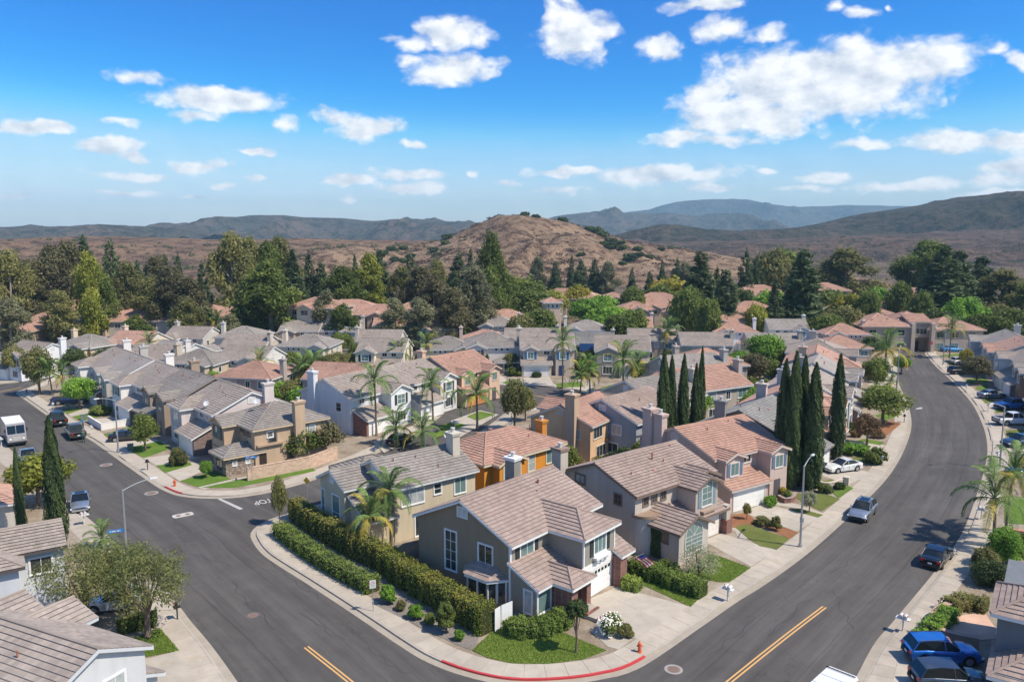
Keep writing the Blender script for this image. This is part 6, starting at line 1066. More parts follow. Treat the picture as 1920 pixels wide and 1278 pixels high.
# ---- tree belt behind the houses: (photo u, top v, distance, kind)
BV = {}
def bmesh_for(kind, i):
    key = (kind, i % 3)
    if key not in BV:
        sd = 100+len(BV)*7
        if kind in ('pine', 'dpine'): BV[key] = mk_pine(sd, 15, 3.2 if kind == 'pine' else 2.2, 'pine', shape=(.8, .6, .95)[i % 3])
        elif kind.startswith('b_'): BV[key] = mk_broad(sd, 9, 4.2, kind[2:], 6000, .36, .22, lo=.4, flat=.85, nb=20)
        else: BV[key] = mk_euc(sd, 18, 4.2, kind, nb=30, low=(.22, .3, .16)[i % 3])
    return BV[key]
BELT = [(12, 470, 215, 'olive', 34), (15, 560, 190, 'grey', 30), (45, 486, 225, 'brown', 36), (85, 462, 232, 'brown', 38), (122, 452, 240, 'brown', 32), (60, 560, 195, 'grey', 34), (110, 545, 200, 'olive', 30), (155, 440, 245, 'pine', 24), (158, 470, 205, 'yellow', 26), (180, 500, 210, 'green', 26), (205, 450, 240, 'pine', 24), (236, 492, 230, 'olive', 30), (256, 488, 255, 'pine', 20), (215, 540, 205, 'brown', 30), (292, 480, 262, 'brown', 26), (308, 476, 268, 'pine', 20), (333, 476, 268, 'pine', 18), (320, 500, 215, 'brown', 34), (352, 520, 210, 'brown', 32), (280, 520, 215, 'olive', 30), (378, 490, 250, 'pine', 24), (402, 470, 240, 'grey', 32), (430, 438, 235, 'olive', 36), (468, 445, 245, 'olive', 34), (495, 452, 245, 'green', 36), (520, 446, 255, 'olive', 34), (548, 468, 245, 'dpine', 26), (505, 488, 200, 'green', 52), (470, 515, 205, 'olive', 36), (545, 515, 210, 'green', 34), (578, 474, 262, 'pine', 22), (600, 490, 262, 'pine', 24), (612, 545, 198, 'grey', 26), (645, 500, 235, 'green', 34), (665, 480, 265, 'pine', 20), (690, 478, 240, 'yellow', 30), (712, 468, 265, 'dpine', 22), (680, 540, 205, 'olive', 32), (735, 560, 200, 'grey', 28), (770, 476, 262, 'pine', 22), (790, 500, 232, 'brown', 36), (812, 520, 212, 'brown', 32), (783, 560, 195, 'grey', 34), (860, 474, 250, 'pine', 28), (882, 470, 262, 'pine', 22), (902, 476, 270, 'dpine', 20), (924, 438, 235, 'green', 24), (925, 500, 220, 'green', 34), (890, 500, 208, 'grey', 36), (850, 540, 198, 'brown', 30), (958, 515, 235, 'green', 36), (985, 522, 240, 'b_green', 40), (640, 570, 195, 'green', 26), (20, 600, 185, 'grey', 28), (350, 560, 192, 'olive', 26), (255, 590, 190, 'green', 24), (430, 590, 192, 'grey', 24), (750, 500, 245, 'olive', 28), (820, 488, 265, 'olive', 26),
 (1007, 484, 330, 'grey', 18), (1042, 490, 330, 'pine', 14), (1056, 486, 332, 'pine', 14), (1072, 480, 335, 'pine', 14), (1090, 486, 335, 'pine', 16), (1115, 484, 335, 'pine', 18), (1140, 490, 332, 'grey', 18), (1185, 502, 330, 'pine', 12), (1218, 508, 330, 'pine', 13), (1242, 488, 335, 'pine', 13), (1256, 490, 335, 'pine', 12), (1270, 484, 335, 'pine', 14), (1285, 492, 330, 'grey', 18),
 (1000, 545, 225, 'b_green', 42), (1035, 545, 262, 'b_yellow', 26), (1080, 535, 270, 'b_gold', 24), (1010, 580, 195, 'b_green', 34), (975, 590, 190, 'b_olive', 26), (1050, 580, 205, 'b_bright', 28), (1105, 560, 245, 'b_bright', 30), (1130, 555, 255, 'b_bright', 26), (1150, 575, 222, 'b_bright', 28), (1118, 590, 205, 'b_bright', 26), (1185, 540, 235, 'b_green', 22), (1190, 580, 200, 'b_green', 26), (1160, 590, 195, 'b_green', 26), (1225, 560, 205, 'b_green', 24), (1265, 522, 270, 'b_gold', 40), (1240, 535, 260, 'b_green', 24),
 (1315, 472, 220, 'dpine', 34), (1345, 500, 240, 'pine', 20), (1362, 505, 212, 'dpine', 26), (1400, 468, 265, 'pine', 24), (1420, 480, 268, 'pine', 20), (1380, 482, 280, 'b_green', 34), (1445, 472, 280, 'b_olive', 34), (1475, 470, 285, 'b_green', 36), (1508, 466, 212, 'dpine', 38), (1456, 525, 210, 'dpine', 22), (1290, 540, 205, 'b_green', 28), (1390, 540, 235, 'b_dark', 26), (1445, 545, 225, 'b_bright', 30), (1490, 545, 245, 'b_yellow', 22), (1590, 466, 300, 'olive', 50), (1560, 545, 235, 'b_green', 34), (1600, 550, 225, 'b_gold', 32), (1585, 575, 200, 'b_olive', 36), (1632, 545, 218, 'b_green', 20), (1555, 590, 195, 'b_green', 28), (1650, 540, 245, 'b_bright', 26), (1690, 450, 300, 'olive', 46), (1730, 450, 310, 'green', 44), (1755, 455, 300, 'green', 40), (1772, 460, 235, 'dpine', 46), (1800, 468, 240, 'dpine', 36), (1842, 480, 255, 'dpine', 34), (1815, 560, 205, 'b_bright', 36), (1880, 505, 245, 'olive', 44), (1912, 500, 240, 'olive', 44), (1690, 530, 235, 'b_green', 22), (1730, 548, 225, 'b_green', 20), (1760, 580, 200, 'b_dark', 28), (1870, 570, 205, 'olive', 36), (1900, 580, 195, 'b_green', 34), (1840, 590, 198, 'b_green', 26), (1330, 560, 195, 'b_green', 22), (1490, 580, 195, 'b_dark', 24), (1950, 520, 220, 'green', 40), (-25, 500, 220, 'olive', 40), (1520, 570, 215, 'b_bright', 20), (1420, 570, 205, 'b_yellow', 20)]
KW = {'pine': ('pine_tree', 'pine', 'dark conical pine'), 'dpine': ('pine_tree', 'pine', 'tall dense dark pine'), 'olive': ('eucalyptus_tree', 'eucalyptus', 'olive leafed eucalyptus'), 'grey': ('eucalyptus_tree', 'eucalyptus', 'grey leafed eucalyptus'), 'brown': ('eucalyptus_tree', 'eucalyptus', 'brownish eucalyptus'), 'green': ('eucalyptus_tree', 'eucalyptus', 'green leafed eucalyptus'), 'yellow': ('eucalyptus_tree', 'eucalyptus', 'yellow green eucalyptus'), 'b_green': ('round_tree', 'tree', 'round green tree'), 'b_yellow': ('round_tree', 'tree', 'round yellow green tree'), 'b_gold': ('round_tree', 'tree', 'round golden topped tree'), 'b_bright': ('round_tree', 'tree', 'round bright green tree'), 'b_dark': ('round_tree', 'tree', 'round dark green tree'), 'b_olive': ('round_tree', 'tree', 'round olive tree')}
cnt = {}
for i, (u, vt, Yd, kind, hw) in enumerate(sorted(b_ for k_, b_ in enumerate(BELT) if k_ % 8 != 5)):
    nm, ct, ph = KW[kind]; j = cnt.get(kind, 0); cnt[kind] = j+1; top = AT(u, vt, Yd); me = bmesh_for(kind, i); b = (15, 3.2 if kind == 'pine' else 2.2) if 'pine' in kind else ((9, 4.6) if kind[1] == '_' else (18, 4.6)); r = hw*Yd/CF*1.18
    tree(me, nm, (top.x, Yd, -.05), f'{ordw(j)} {ph} from the left in the belt behind the houses', ct, (r/b[1], r/b[1], top.z/b[0]), u*.9, 'tree belt behind the houses')
# ---- hill scrub and bushes
def hill_z(x, y):
    xs_, ys_, Z = HILL; i = min(len(xs_)-2, max(0, int(np.searchsorted(xs_, x)-1))); j = min(len(ys_)-2, max(0, int(np.searchsorted(ys_, y)-1))); a = (x-xs_[i])/(xs_[i+1]-xs_[i]); b = (y-ys_[j])/(ys_[j+1]-ys_[j]); return (Z[j, i]*(1-a)+Z[j, i+1]*a)*(1-b)+(Z[j+1, i]*(1-a)+Z[j+1, i+1]*a)*b
def on_hill(u, v):
    """where the line of sight meets the tan hill"""
    for Yd in np.arange(420, 760, 2.0):
        p = AT(u, v, Yd)
        if p.z <= hill_z(p.x, Yd): return p.x, Yd, hill_z(p.x, Yd)
    return None
hb = mk_broad(777, 3.0, 2.6, 'dark', 900, .6, .4, flat=.7, nb=8)
for i, (u, v, hw) in enumerate([(968, 402, 9), (985, 404, 8), (1005, 408, 7), (1030, 410, 8), (1055, 415, 9), (1080, 422, 10), (1105, 432, 9), (1118, 436, 12), (1130, 443, 10), (1145, 456, 11), (1148, 465, 12), (1135, 460, 9), (1168, 468, 8), (1195, 470, 9), (1200, 480, 8), (1185, 487, 14), (1218, 484, 8), (1165, 458, 7), (760, 452, 12), (775, 454, 9), (840, 448, 10), (835, 458, 8), (735, 470, 9), (755, 468, 8), (720, 476, 8), (740, 488, 8), (755, 492, 9), (815, 472, 9), (820, 480, 8), (1090, 480, 7), (1168, 496, 7), (770, 482, 8), (1240, 470, 7), (705, 462, 7)]):
    p = on_hill(u, v)
    if p: s_ = hw*p[1]/CF/2.6; tree(hb, 'hill_bush', (p[0], p[1], p[2]-.4), f'{ordw(i)} dark green bush on the tan hill, counted along the crest and slopes', 'bush', (s_, s_, s_*.8), u, 'bushes on the tan hill')
rs = np.random.RandomState(8); B = []
while len(B) < 760:
    x = rs.uniform(-150, 190); y = rs.uniform(440, 650); k = mnoise.noise(Vector((x/45, y/45, 3)))
    if k+rs.normal()*.18 > .12: z = hill_z(x, y); s_ = rs.uniform(.7, 2.3); B.append((x, y, z+.1, s_*rs.uniform(1, 2), s_*1.3, s_*.55))
me = crown_mesh('scrub', LG['scrub'], [blobs_leaves(4, B, 42000, .42, .3)]); tag(link('scrub', me), 'patches of brown scrub on the tan hill', 'scrub', None, 'stuff')
rs = np.random.RandomState(9); B = []
for u0, u1, Y0, Y1, n in ((-100, 900, 520, 720, 160), (1250, 1950, 620, 1000, 120)):
    for k in range(n): Yd = rs.uniform(Y0, Y1); x = (rs.uniform(u0, u1)-960)/CF*Yd; s_ = rs.uniform(.8, 2.4); B.append((x, Yd, 0, s_*1.5, s_*1.5, s_))
dg = bpy.context.evaluated_depsgraph_get(); dg.update(); BB = []
for b in B:
    hit, loc, *_ = S.ray_cast(dg, Vector((b[0], b[1], 200)), Vector((0, 0, -1)))
    if hit: BB.append((b[0], b[1], loc.z+.2, *b[3:]))
if BB: me = crown_mesh('scrub', LG['dark'], [blobs_leaves(6, BB, 16000, .55, .4)]); tag(link('scrub', me), 'dark bushes dotting the far dry slopes', 'scrub', None, 'stuff')
# low undergrowth that fills the foot of the tree belt
rs = np.random.RandomState(12); B = []
for k in range(280): Yd = rs.uniform(196, 330); x = rs.uniform(-.72, .72)*Yd; s_ = rs.uniform(.7, 2.2); B.append((x, Yd, s_*.4, s_*1.4, s_*1.4, s_))
me = crown_mesh('undergrowth', LG['green'], [blobs_leaves(7, B, 26000, .34, .22)]); tag(link('undergrowth', me), 'mixed green undergrowth at the foot of the tree belt', 'undergrowth', None, 'stuff')
# ================================================================== vehicles
@cached
def m_car(c, met=.0):
    m = MT('car_paint'); m.col(c).rough(.28, .5); m.p.inputs['Coat Weight'].default_value = 1; m.p.inputs['Coat Roughness'].default_value = .04; m.p.inputs['Metallic'].default_value = met; return m.m
M_TYRE = m_plain((.02, .02, .02), .85); M_RIM = m_plain((.5, .5, .52), .3, .8); M_CGL = MT('car_glass').col((.012, .016, .018)).rough(.03, .6).m; M_LAMP = m_plain((.75, .76, .76), .15); M_TAIL = m_plain((.35, .015, .015), .25); M_BLK = m_plain((.025, .025, .027), .6); M_CHR = m_plain((.6, .6, .6), .2, 1.0)
# side profiles: stations x from rear (0) to front (1) with: belt z, roof z (or None), half width at belt, half width at roof
CARS = {'sedan': dict(L=4.75, W=1.82, zb=.30, wb=(.18, .79), wr=.33, st=[(0, .80, None, .80), (.02, .98, None, .86), (.16, 1.04, None, .9), (.30, 1.0, None, .91), (.55, .96, None, .91), (.66, .93, None, .91), (.82, .86, None, .88), (.95, .76, None, .82), (1, .58, None, .72)], cab=[(.10, 1.0), (.26, 1.38), (.36, 1.455), (.50, 1.45), (.70, .93)]),
 'suv': dict(L=4.65, W=1.86, zb=.34, wb=(.18, .80), wr=.37, st=[(0, .90, None, .84), (.02, 1.05, None, .9), (.2, 1.10, None, .92), (.5, 1.07, None, .93), (.68, 1.05, None, .92), (.84, .99, None, .9), (.95, .88, None, .85), (1, .62, None, .74)], cab=[(.015, 1.05), (.10, 1.56), (.28, 1.68), (.52, 1.66), (.72, 1.05)]),
 'bigsuv': dict(L=4.9, W=1.95, zb=.42, wb=(.19, .80), wr=.41, st=[(0, 1.0, None, .88), (.02, 1.16, None, .95), (.2, 1.18, None, .96), (.5, 1.16, None, .96), (.70, 1.15, None, .96), (.86, 1.10, None, .95), (.96, 1.0, None, .9), (1, .7, None, .82)], cab=[(.01, 1.16), (.06, 1.70), (.28, 1.82), (.54, 1.80), (.70, 1.14)]),
 'pickup': dict(L=5.7, W=2.0, zb=.45, wb=(.2, .81), wr=.41, st=[(0, 1.10, None, .93), (.01, 1.16, None, .97), (.35, 1.16, None, .98), (.5, 1.16, None, .98), (.70, 1.16, None, .98), (.88, 1.12, None, .96), (.97, 1.0, None, .9), (1, .72, None, .84)], cab=[(.355, 1.16), (.375, 1.80), (.44, 1.88), (.60, 1.86), (.71, 1.15)])}
def car(kind, u, v, rot, col, label, met=0.0, group='parked cars', rack=False, z=.0, sunroof=False, front=True):
    D = CARS[kind]; L_, hw = D['L'], D['W']/2; p = G(u, v); e = empty('car' if kind != 'pickup' else 'pickup_truck', (p.x, p.y, z), R(rot), label, 'car' if kind != 'pickup' else 'pickup truck', group); X = lambda t: (t-.5)*L_
    pm = m_car(col, met); wx = [X(D['wb'][0]), X(D['wb'][1])]; wr = D['wr']
    # body: cross sections swept along the length, wheel arches lifted out of the sill
    xs = sorted(set([s_[0] for s_ in D['st']]+[i/36 for i in range(37)])); mb = MB(); rings = []
    st = D['st']; itp = lambda t, k: float(np.interp(t, [s_[0] for s_ in st], [s_[k] for s_ in st]))
    for t in xs:
        x = X(t); zt, hb = itp(t, 1), itp(t, 3)*hw/.93; zb = D['zb']-.06 if .04 < t < .96 else D['zb']+.08; sill = zb
        for w in wx:
            d = abs(x-w)
            if d < wr+.09: sill = max(sill, math.sqrt((wr+.09)**2-d*d)+wr*.0+.33*wr+.22)
        sill = min(sill, zt-.12); zm = zb+(zt-zb)*.62; sw = max(zm, sill+.02)
        rings.append([(x, -hb*.92, sill), (x, -hb, min(sw, zt-.06)), (x, -hb*.985, zt-.05), (x, -hb*.90, zt), (x, -hb*.45, zt+.035), (x, hb*.45, zt+.035), (x, hb*.90, zt), (x, hb*.985, zt-.05), (x, hb, min(sw, zt-.06)), (x, hb*.92, sill)])
    vs = [q for r in rings for q in r]; n = 10; fs = [(i*n+k, i*n+k+1, (i+1)*n+k+1, (i+1)*n+k) for i in range(len(rings)-1) for k in range(n-1)]+[tuple(range(n)), tuple((len(rings)-1)*n+k for k in reversed(range(n)))]
    mb.add(vs, fs); body = mb.build('body', pm, e, True)
    MB().box(X(.03), X(.97), -hw*.8, hw*.8, D['zb']-.1, D['zb']+.25).build('underbody', M_BLK, e)
    # cabin: glass house with painted roof
    cb = D['cab']; g = MB(); rr = []
    for i, (t, z_) in enumerate(cb): inn = (z_-cb[0][1])*.24; hb = hw*.90-max(0, inn); rr.append((X(t), hb, z_))
    base = [(X(t), hw*.905, itp(t, 1)-.03) for t, z_ in cb]
    for sd in (-1, 1): g.add([(x, sd*h, z_) for x, h, z_ in base]+[(x, sd*h, z_) for x, h, z_ in rr], [(i, i+1, 5+i+1, 5+i) for i in range(4)])
    g.add([(x, -h, z_) for x, h, z_ in rr]+[(x, h, z_) for x, h, z_ in rr], [(i, i+1, 5+i+1, 5+i) for i in range(4)]); gl = g.build('glazing', M_CGL, e)
    rf = MB(); a, b, c = rr[1], rr[2], rr[3]; o = .012
    rf.add([(q[0]+dx, sd*(q[1]-.0)*k, q[2]+o+.03*(1-k)) for q, dx in ((a, -.03), (b, 0), (c, .06)) for sd, k in ((-1, 1.0), (-1, .6), (1, .6), (1, 1.0))], [(r*4+k, r*4+k+1, (r+1)*4+k+1, (r+1)*4+k) for r in range(2) for k in range(3)]); rf.build('roof', pm, e, True)
    for sd in (-1, 1):
        for (x0, h0, z0), (x1, h1, z1) in ((base[0], rr[1]), (base[4], rr[3]), ((X(.47 if kind != 'pickup' else .52), base[2][1], base[2][2]), (X(.455 if kind != 'pickup' else .515), rr[2][1], rr[2][2]))): MB().tube([(x0, sd*(h0+.012), z0), (x1, sd*(h1+.012), z1)], .035, 5).build('pillar', pm, e)
    for sd in (() if p.y > 95 else (-1, 1)):
        for t in ((.30, .455, .63) if kind != 'pickup' else (.40, .515, .67)): MB().box(X(t)-.008, X(t)+.008, sd*hw*.985-.012, sd*hw*.985+.012, D['zb']+.12, itp(t, 1)-.09).build('door_seam', M_BLK, e)
        for t in ((.33, .49) if kind != 'pickup' else (.43, .55)): MB().box(X(t), X(t)+.18, sd*hw*.99-.015, sd*hw*.99+.02, itp(t, 1)-.2, itp(t, 1)-.165).build('door_handle', M_CHR, e)
    if sunroof: MB().box(b[0]-.1, c[0]-.1, -.45, .45, b[2]+.03, b[2]+.048).build('sunroof', M_CGL, e)
    if rack:
        for sd in (-1, 1): MB().tube([(a[0], sd*a[1]*.9, a[2]+.08), (c[0], sd*c[1]*.9, c[2]+.1)], .025, 5).build('roof_rail', M_BLK, e)
    for w in wx:
        for sd in (-1, 1):
            y = sd*(hw*.93-.11); t = MB(); t.tube([(w, y-.11, wr), (w, y+.11, wr)], wr, 18); wo_ = t.build('wheel', M_TYRE, e); r = MB(); r.tube([(w, y+sd*.105, wr), (w, y+sd*.118, wr)], wr*.66, 14); r.build('rim', M_RIM, wo_)
            if p.y < 90 and sd*math.sin(R(rot)-math.pi/2) < .9:
                for k in range(5): sp = MB(); an = 6.283*k/5; sp.tube([(w, y+sd*.122, wr), (w+wr*.6*math.cos(an), y+sd*.122, wr+wr*.6*math.sin(an))], .02, 4); sp.build('spoke', M_BLK, wo_)
    zf, zr_ = itp(.97, 1), itp(.01, 1)
    for sd in (-1, 1):
        MB().box(X(.955), X(.992), sd*hw*.78-.17, sd*hw*.78+.12*sd+.08, zf-.20, zf-.07).build('headlight', M_LAMP, e); MB().box(X(-.004), X(.02), sd*hw*.72-.16, sd*hw*.72+.16, zr_-.22, zr_-.02).build('tail_light', M_TAIL, e)
        MB().hexa([(X(.645)+dx, sd*(hw*.93+dy), itp(.66, 1)+.02+dz) for dz in (0, .13) for dy in (0, .2) for dx in (0, .12)]).build('mirror', pm, e)
    MB().box(X(.985), X(1.004), -hw*.5, hw*.5, zf-.30, zf-.14).build('grille', M_BLK, e); MB().box(X(.94), X(1.008), -hw*.84, hw*.84, D['zb'], D['zb']+.2).build('bumper', M_BLK if kind != 'sedan' else pm, e); MB().box(X(-.008), X(.05), -hw*.86, hw*.86, D['zb'], D['zb']+.2).build('bumper', M_BLK if kind != 'sedan' else pm, e)
    MB().box(X(-.012), X(-.007), -.16, .16, D['zb']+.24, D['zb']+.37).build('number_plate', m_plain((.7, .7, .68), .5), e)
    if kind == 'pickup': MB().box(X(.02), X(.34), -hw*.82, hw*.82, .9, 1.205).build('cargo_bed', M_BLK, e); MB().box(X(.0), X(.352), -hw*.96, -hw*.83, 1.1, 1.23).build('bed_rail', pm, e); MB().box(X(.0), X(.352), hw*.83, hw*.96, 1.1, 1.23).build('bed_rail', pm, e)
    return e
car('suv', 1617, 968, 232, (.42, .44, .47), 'silver suv parked at the left kerb of the curving street', .7, sunroof=True, rack=True)
car('sedan', 1757, 1052, 48, (.012, .014, .018), 'black sedan parked at the right kerb', .3)
car('sedan', 1579, 884, 200, (.72, .72, .70), 'white sedan parked on a driveway beside the cypress', z=.13)
car('suv', 1765, 1240, 196+160, (.02, .16, .55), 'bright blue suv on the bottom right driveway', .4, z=.13, rack=True)
car('suv', 1782, 1292, 196+160, (.06, .075, .10), 'dark grey suv next to the bright blue one', .5, z=.13)
car('sedan', 151, 950, -62, (.42, .45, .50), 'silver sedan parked beside the broad cypress', .7, sunroof=True)
car('sedan', 53, 863, -55, (.36, .42, .48), 'pale blue sedan parked behind the delivery truck', .6)
car('pickup', 141, 818, 128, (.16, .14, .11), 'open tailgate pickup truck where two workers stand', .4, 'parked trucks')
car('pickup', 108, 794, 128, (.03, .035, .025), 'dark green pickup truck parked at the left street', .2, 'parked trucks')
car('pickup', 133, 758, 20, (.02, .035, .08), 'dark blue pickup on a driveway of the left row', .3, 'parked trucks', z=.13)
car('sedan', 240, 826, 20, (.015, .015, .02), 'black sedan on a driveway behind the round clipped tree', .2, z=.13)
car('sedan', 218, 1142, 195, (.62, .63, .65), 'white car half hidden under the airy olive tree', .2, z=.13)
car('sedan', 1860, 747, 8, (.30, .36, .44), 'grey blue sedan on a right street driveway', .6, z=.13)
car('bigsuv', 1895, 768, 184, (.015, .17, .50), 'blue large suv on a right street driveway', .2, z=.13, rack=True)
car('pickup', 1900, 797, 4, (.70, .71, .72), 'white pickup on a right street driveway', 0, 'parked trucks', z=.13)
car('suv', 1912, 838, 186, (.03, .06, .11), 'dark blue suv at the right edge', .4, z=.13)
car('suv', 1800, 702, 6, (.035, .04, .05), 'charcoal suv before the brown tree', .4, z=.13)
car('suv', 1803, 684, 6, (.70, .70, .70), 'white suv near the far end of the right street', .1, z=.13)
car('sedan', 1785, 660, 0, (.02, .25, .6), 'small blue car at the far street corner', .2, z=.13)
car('sedan', 1925, 893, 186, (.10, .20, .30), 'teal sedan cut by the right edge', .5, z=.13)
car('sedan', 752, 832, 60, (.03, .03, .035), 'black car under the bushy low palms', .3, z=.13)
car('sedan', 1215, 578, 100, (.5, .5, .52), 'small grey car in the far condominium lane', .4)
# white van at the bottom edge
def van(u, v, rot, label):
    p = G(u, v); e = empty('van', (p.x, p.y, 0), R(rot), label, 'van'); pm = m_car((.74, .74, .72)); st = [(-2.6, .5, 1.9, .92), (-2.5, .35, 2.0, .97), (.9, .35, 2.02, .97), (1.35, .35, 1.95, .95), (1.95, .35, 1.15, .93), (2.5, .4, 1.0, .88), (2.6, .5, .8, .78)]
    mb = MB(); n = 6; vs = []
    for x, z0, z1, h in st: vs += [(x, -h, z0), (x, -h*.99, z1-.18), (x, -h*.86, z1), (x, h*.86, z1), (x, h*.99, z1-.18), (x, h, z0)]
    mb.add(vs, [(i*n+k, i*n+k+1, (i+1)*n+k+1, (i+1)*n+k) for i in range(len(st)-1) for k in range(n-1)]+[tuple(range(n)), tuple((len(st)-1)*n+k for k in range(n))]); mb.build('body', pm, e, False)
    MB().quad((1.40, -.80, 1.93), (1.40, .80, 1.93), (1.99, .84, 1.17), (1.99, -.84, 1.17)).build('windscreen', M_CGL, e)
    bpy.context.view_layer.update()
    for sd in (-1, 1):
        MB().add([(.6, sd*.985, 1.25), (1.75, sd*.965, 1.25), (1.3, sd*.965, 1.72), (.6, sd*.985, 1.78)], ((0, 1, 2, 3),)).build('side_window', M_CGL, e); MB().box(1.55, 1.72, sd*1.08-.1, sd*1.08+.1, 1.2, 1.5).build('mirror', M_BLK, e)
        for x in (-1.6, 1.7): t = MB().tube([(x, sd*.84-.12, .36), (x, sd*.84+.12, .36)], .36, 16).build('wheel', M_TYRE, e); MB().tube([(x, sd*.965, .36), (x, sd*.975, .36)], .22, 12).build('rim', M_RIM, t)
        MB().box(2.5, 2.62, sd*.68-.14, sd*.68+.14, .72, .9).build('headlight', M_LAMP, e)
    for k in range(3): MB().box(-2.2+k*1.1, -2.1+k*1.1, -.8, .8, 2.02, 2.045).build('roof_rib', pm, e)
    MB().tube([(.95, -.9, 2.08), (.95, .9, 2.08)], .04, 6).build('roof_bar', M_BLK, e); return e
van(1560, 1268+62, 205+200, 'white van cut by the bottom edge of the street')
# step van delivery truck
p = G(28, 828); e = empty('delivery_truck', (p.x, p.y, 0), R(-52), 'boxy brown grey delivery truck with white roof', 'truck'); bm_ = m_car((.30, .285, .29)); MB().box(-3.4, 1.9, -1.15, 1.15, .62, 2.95).build('cargo_box', bm_, e); MB().box(-3.38, 1.88, -1.13, 1.13, 2.95, 3.02).build('roof', m_paint((.72, .71, .68)), e)
MB().hexa([(x, y, z_) for z_, xa in ((.62, 3.1), (1.55, 3.0)) for y in (-1.1, 1.1) for x in (1.9, xa)]).build('hood', bm_, e); MB().hexa([(x, y, z_) for z_, xa in ((1.55, 2.5), (2.9, 2.05)) for y in (-1.12, 1.12) for x in (1.9, xa)]).build('cab_front', bm_, e)
for y0, y1 in ((-1.0, -.04), (.04, 1.0)): MB().quad((2.50-.02, y0, 1.66), (2.50-.02, y1, 1.66), (2.13, y1, 2.72), (2.13, y0, 2.72)).build('windscreen', M_CGL, e).location.x = .03
for sd in (-1, 1):
    MB().box(2.95, 3.12, sd*.75-.14, sd*.75+.14, .95, 1.2).build('headlight', M_LAMP, e); MB().box(2.1, 2.35, sd*1.28-.08, sd*1.28+.08, 1.9, 2.3).build('mirror', M_BLK, e)
    for x in (-2.2, 2.1): t = MB().tube([(x, sd*.92-.14, .45), (x, sd*.92+.14, .45)], .45, 16).build('wheel', M_TYRE, e); MB().tube([(x, sd*1.06, .45), (x, sd*1.075, .45)], .26, 12).build('rim', M_RIM, t)
MB().box(3.02, 3.18, -1.1, 1.1, .45, .7).build('bumper', M_BLK, e); MB().box(3.04, 3.1, -.5, .5, .85, 1.35).build('grille', M_PW, e)
# ---- two workers at the open pickup
def person(u, v, rot, shirt, trousers, label, arm=.5, z=0.0):
    p = G(u, v); me = bpy.data.meshes.new('person'); V = [(0, 0, .95), (0, 0, 1.2), (.02, 0, 1.42), (.04, 0, 1.52), (.05, 0, 1.62), (.06, 0, 1.72), (0, .11, .9), (.06, .12, .5), (0, .12, .08), (.12, .13, .04), (0, -.11, .9), (-.06, -.12, .5), (-.1, -.12, .08), (.02, -.13, .04), (.02, .2, 1.40), (.15, .24, 1.14), (.40, .20, 1.14+.1*arm), (.02, -.2, 1.40), (.12, -.25, 1.14), (.38, -.2, 1.10)]
    E = [(0, 1), (1, 2), (2, 3), (3, 4), (4, 5), (0, 6), (6, 7), (7, 8), (8, 9), (0, 10), (10, 11), (11, 12), (12, 13), (2, 14), (14, 15), (15, 16), (2, 17), (17, 18), (18, 19)]; rad = [.15, .145, .13, .055, .095, .085, .10, .07, .05, .045, .10, .07, .05, .045, .07, .05, .04, .07, .05, .04]
    me.from_pydata(V, E, [])
    m = MT('clothing'); sz = m.nd('ShaderNodeSeparateXYZ'); m.ln(m.co(), sz.inputs[0]); c = m.mix(m.math('GREATER_THAN', sz.outputs[2], .98), trousers, shirt); c = m.mix(m.math('GREATER_THAN', sz.outputs[2], 1.50), c, (.36, .22, .15)); c = m.mix(m.math('GREATER_THAN', sz.outputs[2], 1.68), c, (.03, .02, .015)); m.col(c).rough(.85); me.materials.append(m.m)
    o = link('person', me, None, (p.x, p.y, z)); o.rotation_euler.z = R(rot); o.modifiers.new('skin', 'SKIN')
    for i, r in enumerate(rad): me.skin_vertices[0].data[i].radius = (r, r); me.skin_vertices[0].data[i].use_root = i == 0
    sb = o.modifiers.new('sub', 'SUBSURF'); sb.levels = 1; sb.render_levels = 2; tag(o, label, 'person'); hat = MB().tube([(.06, 0, 1.74), (.06, 0, 1.76), (.06, 0, 1.85)], [.17, .13, .09], 10).build('hat', m_plain((.25, .2, .12), .8), o)
person(157, 829, 120, (.05, .13, .10), (.04, .06, .07), 'person in green shirt bending at the pickup tailgate', .6); person(156, 806, 200, (.03, .16, .36), (.05, .06, .09), 'person in blue shirt standing beside the pickup bed', .8, .13)
# ================================================================== street furniture and garden things
M_GALV = m_plain((.42, .43, .44), .45, .6); M_STEELW = m_plain((.58, .58, .56), .5)
def lamp(u, v, rot, label, h=7.6, plate=True, arm=2.0):
    p = G(u, v); e = empty('street_lamp', (p.x, p.y, .12), R(rot), label, 'street lamp', 'street lamps'); MB().tube([(0, 0, 0), (0, 0, h)], [.11, .075], 12).build('post', M_GALV, e); MB().tube([(0, 0, 0), (0, 0, .3)], .17, 12).build('base', M_GALV, e)
    k = 8; MB().tube([(arm*(i/k), 0, h+.55*math.sin(i/k*math.pi/2)-.08) for i in range(k+1)], [.05-.02*i/k for i in range(k+1)], 8).build('arm', M_GALV, e)
    hd = MB(); hd.add([(arm+a*.32-.05, b*w_, h+.47+c) for c, w_ in ((0, .13), (.10, .09)) for b in (-1, 1) for a in (0, 2)], ((0, 2, 3, 1), (4, 5, 7, 6), (0, 1, 5, 4), (1, 3, 7, 5), (3, 2, 6, 7), (2, 0, 4, 6))); o = hd.build('lamp_head', m_plain((.55, .56, .56), .4), e); MB().box(arm+.05, arm+.5, -.09, .09, h+.455, h+.469).build('lens', m_plain((.75, .75, .7), .2), o)
    if plate: MB().box(.10, .13, -.18, .18, 2.3, 2.75).build('sign_plate', M_STEELW, e)
    return e
M_SBLUE = m_plain((.02, .18, .50), .5)
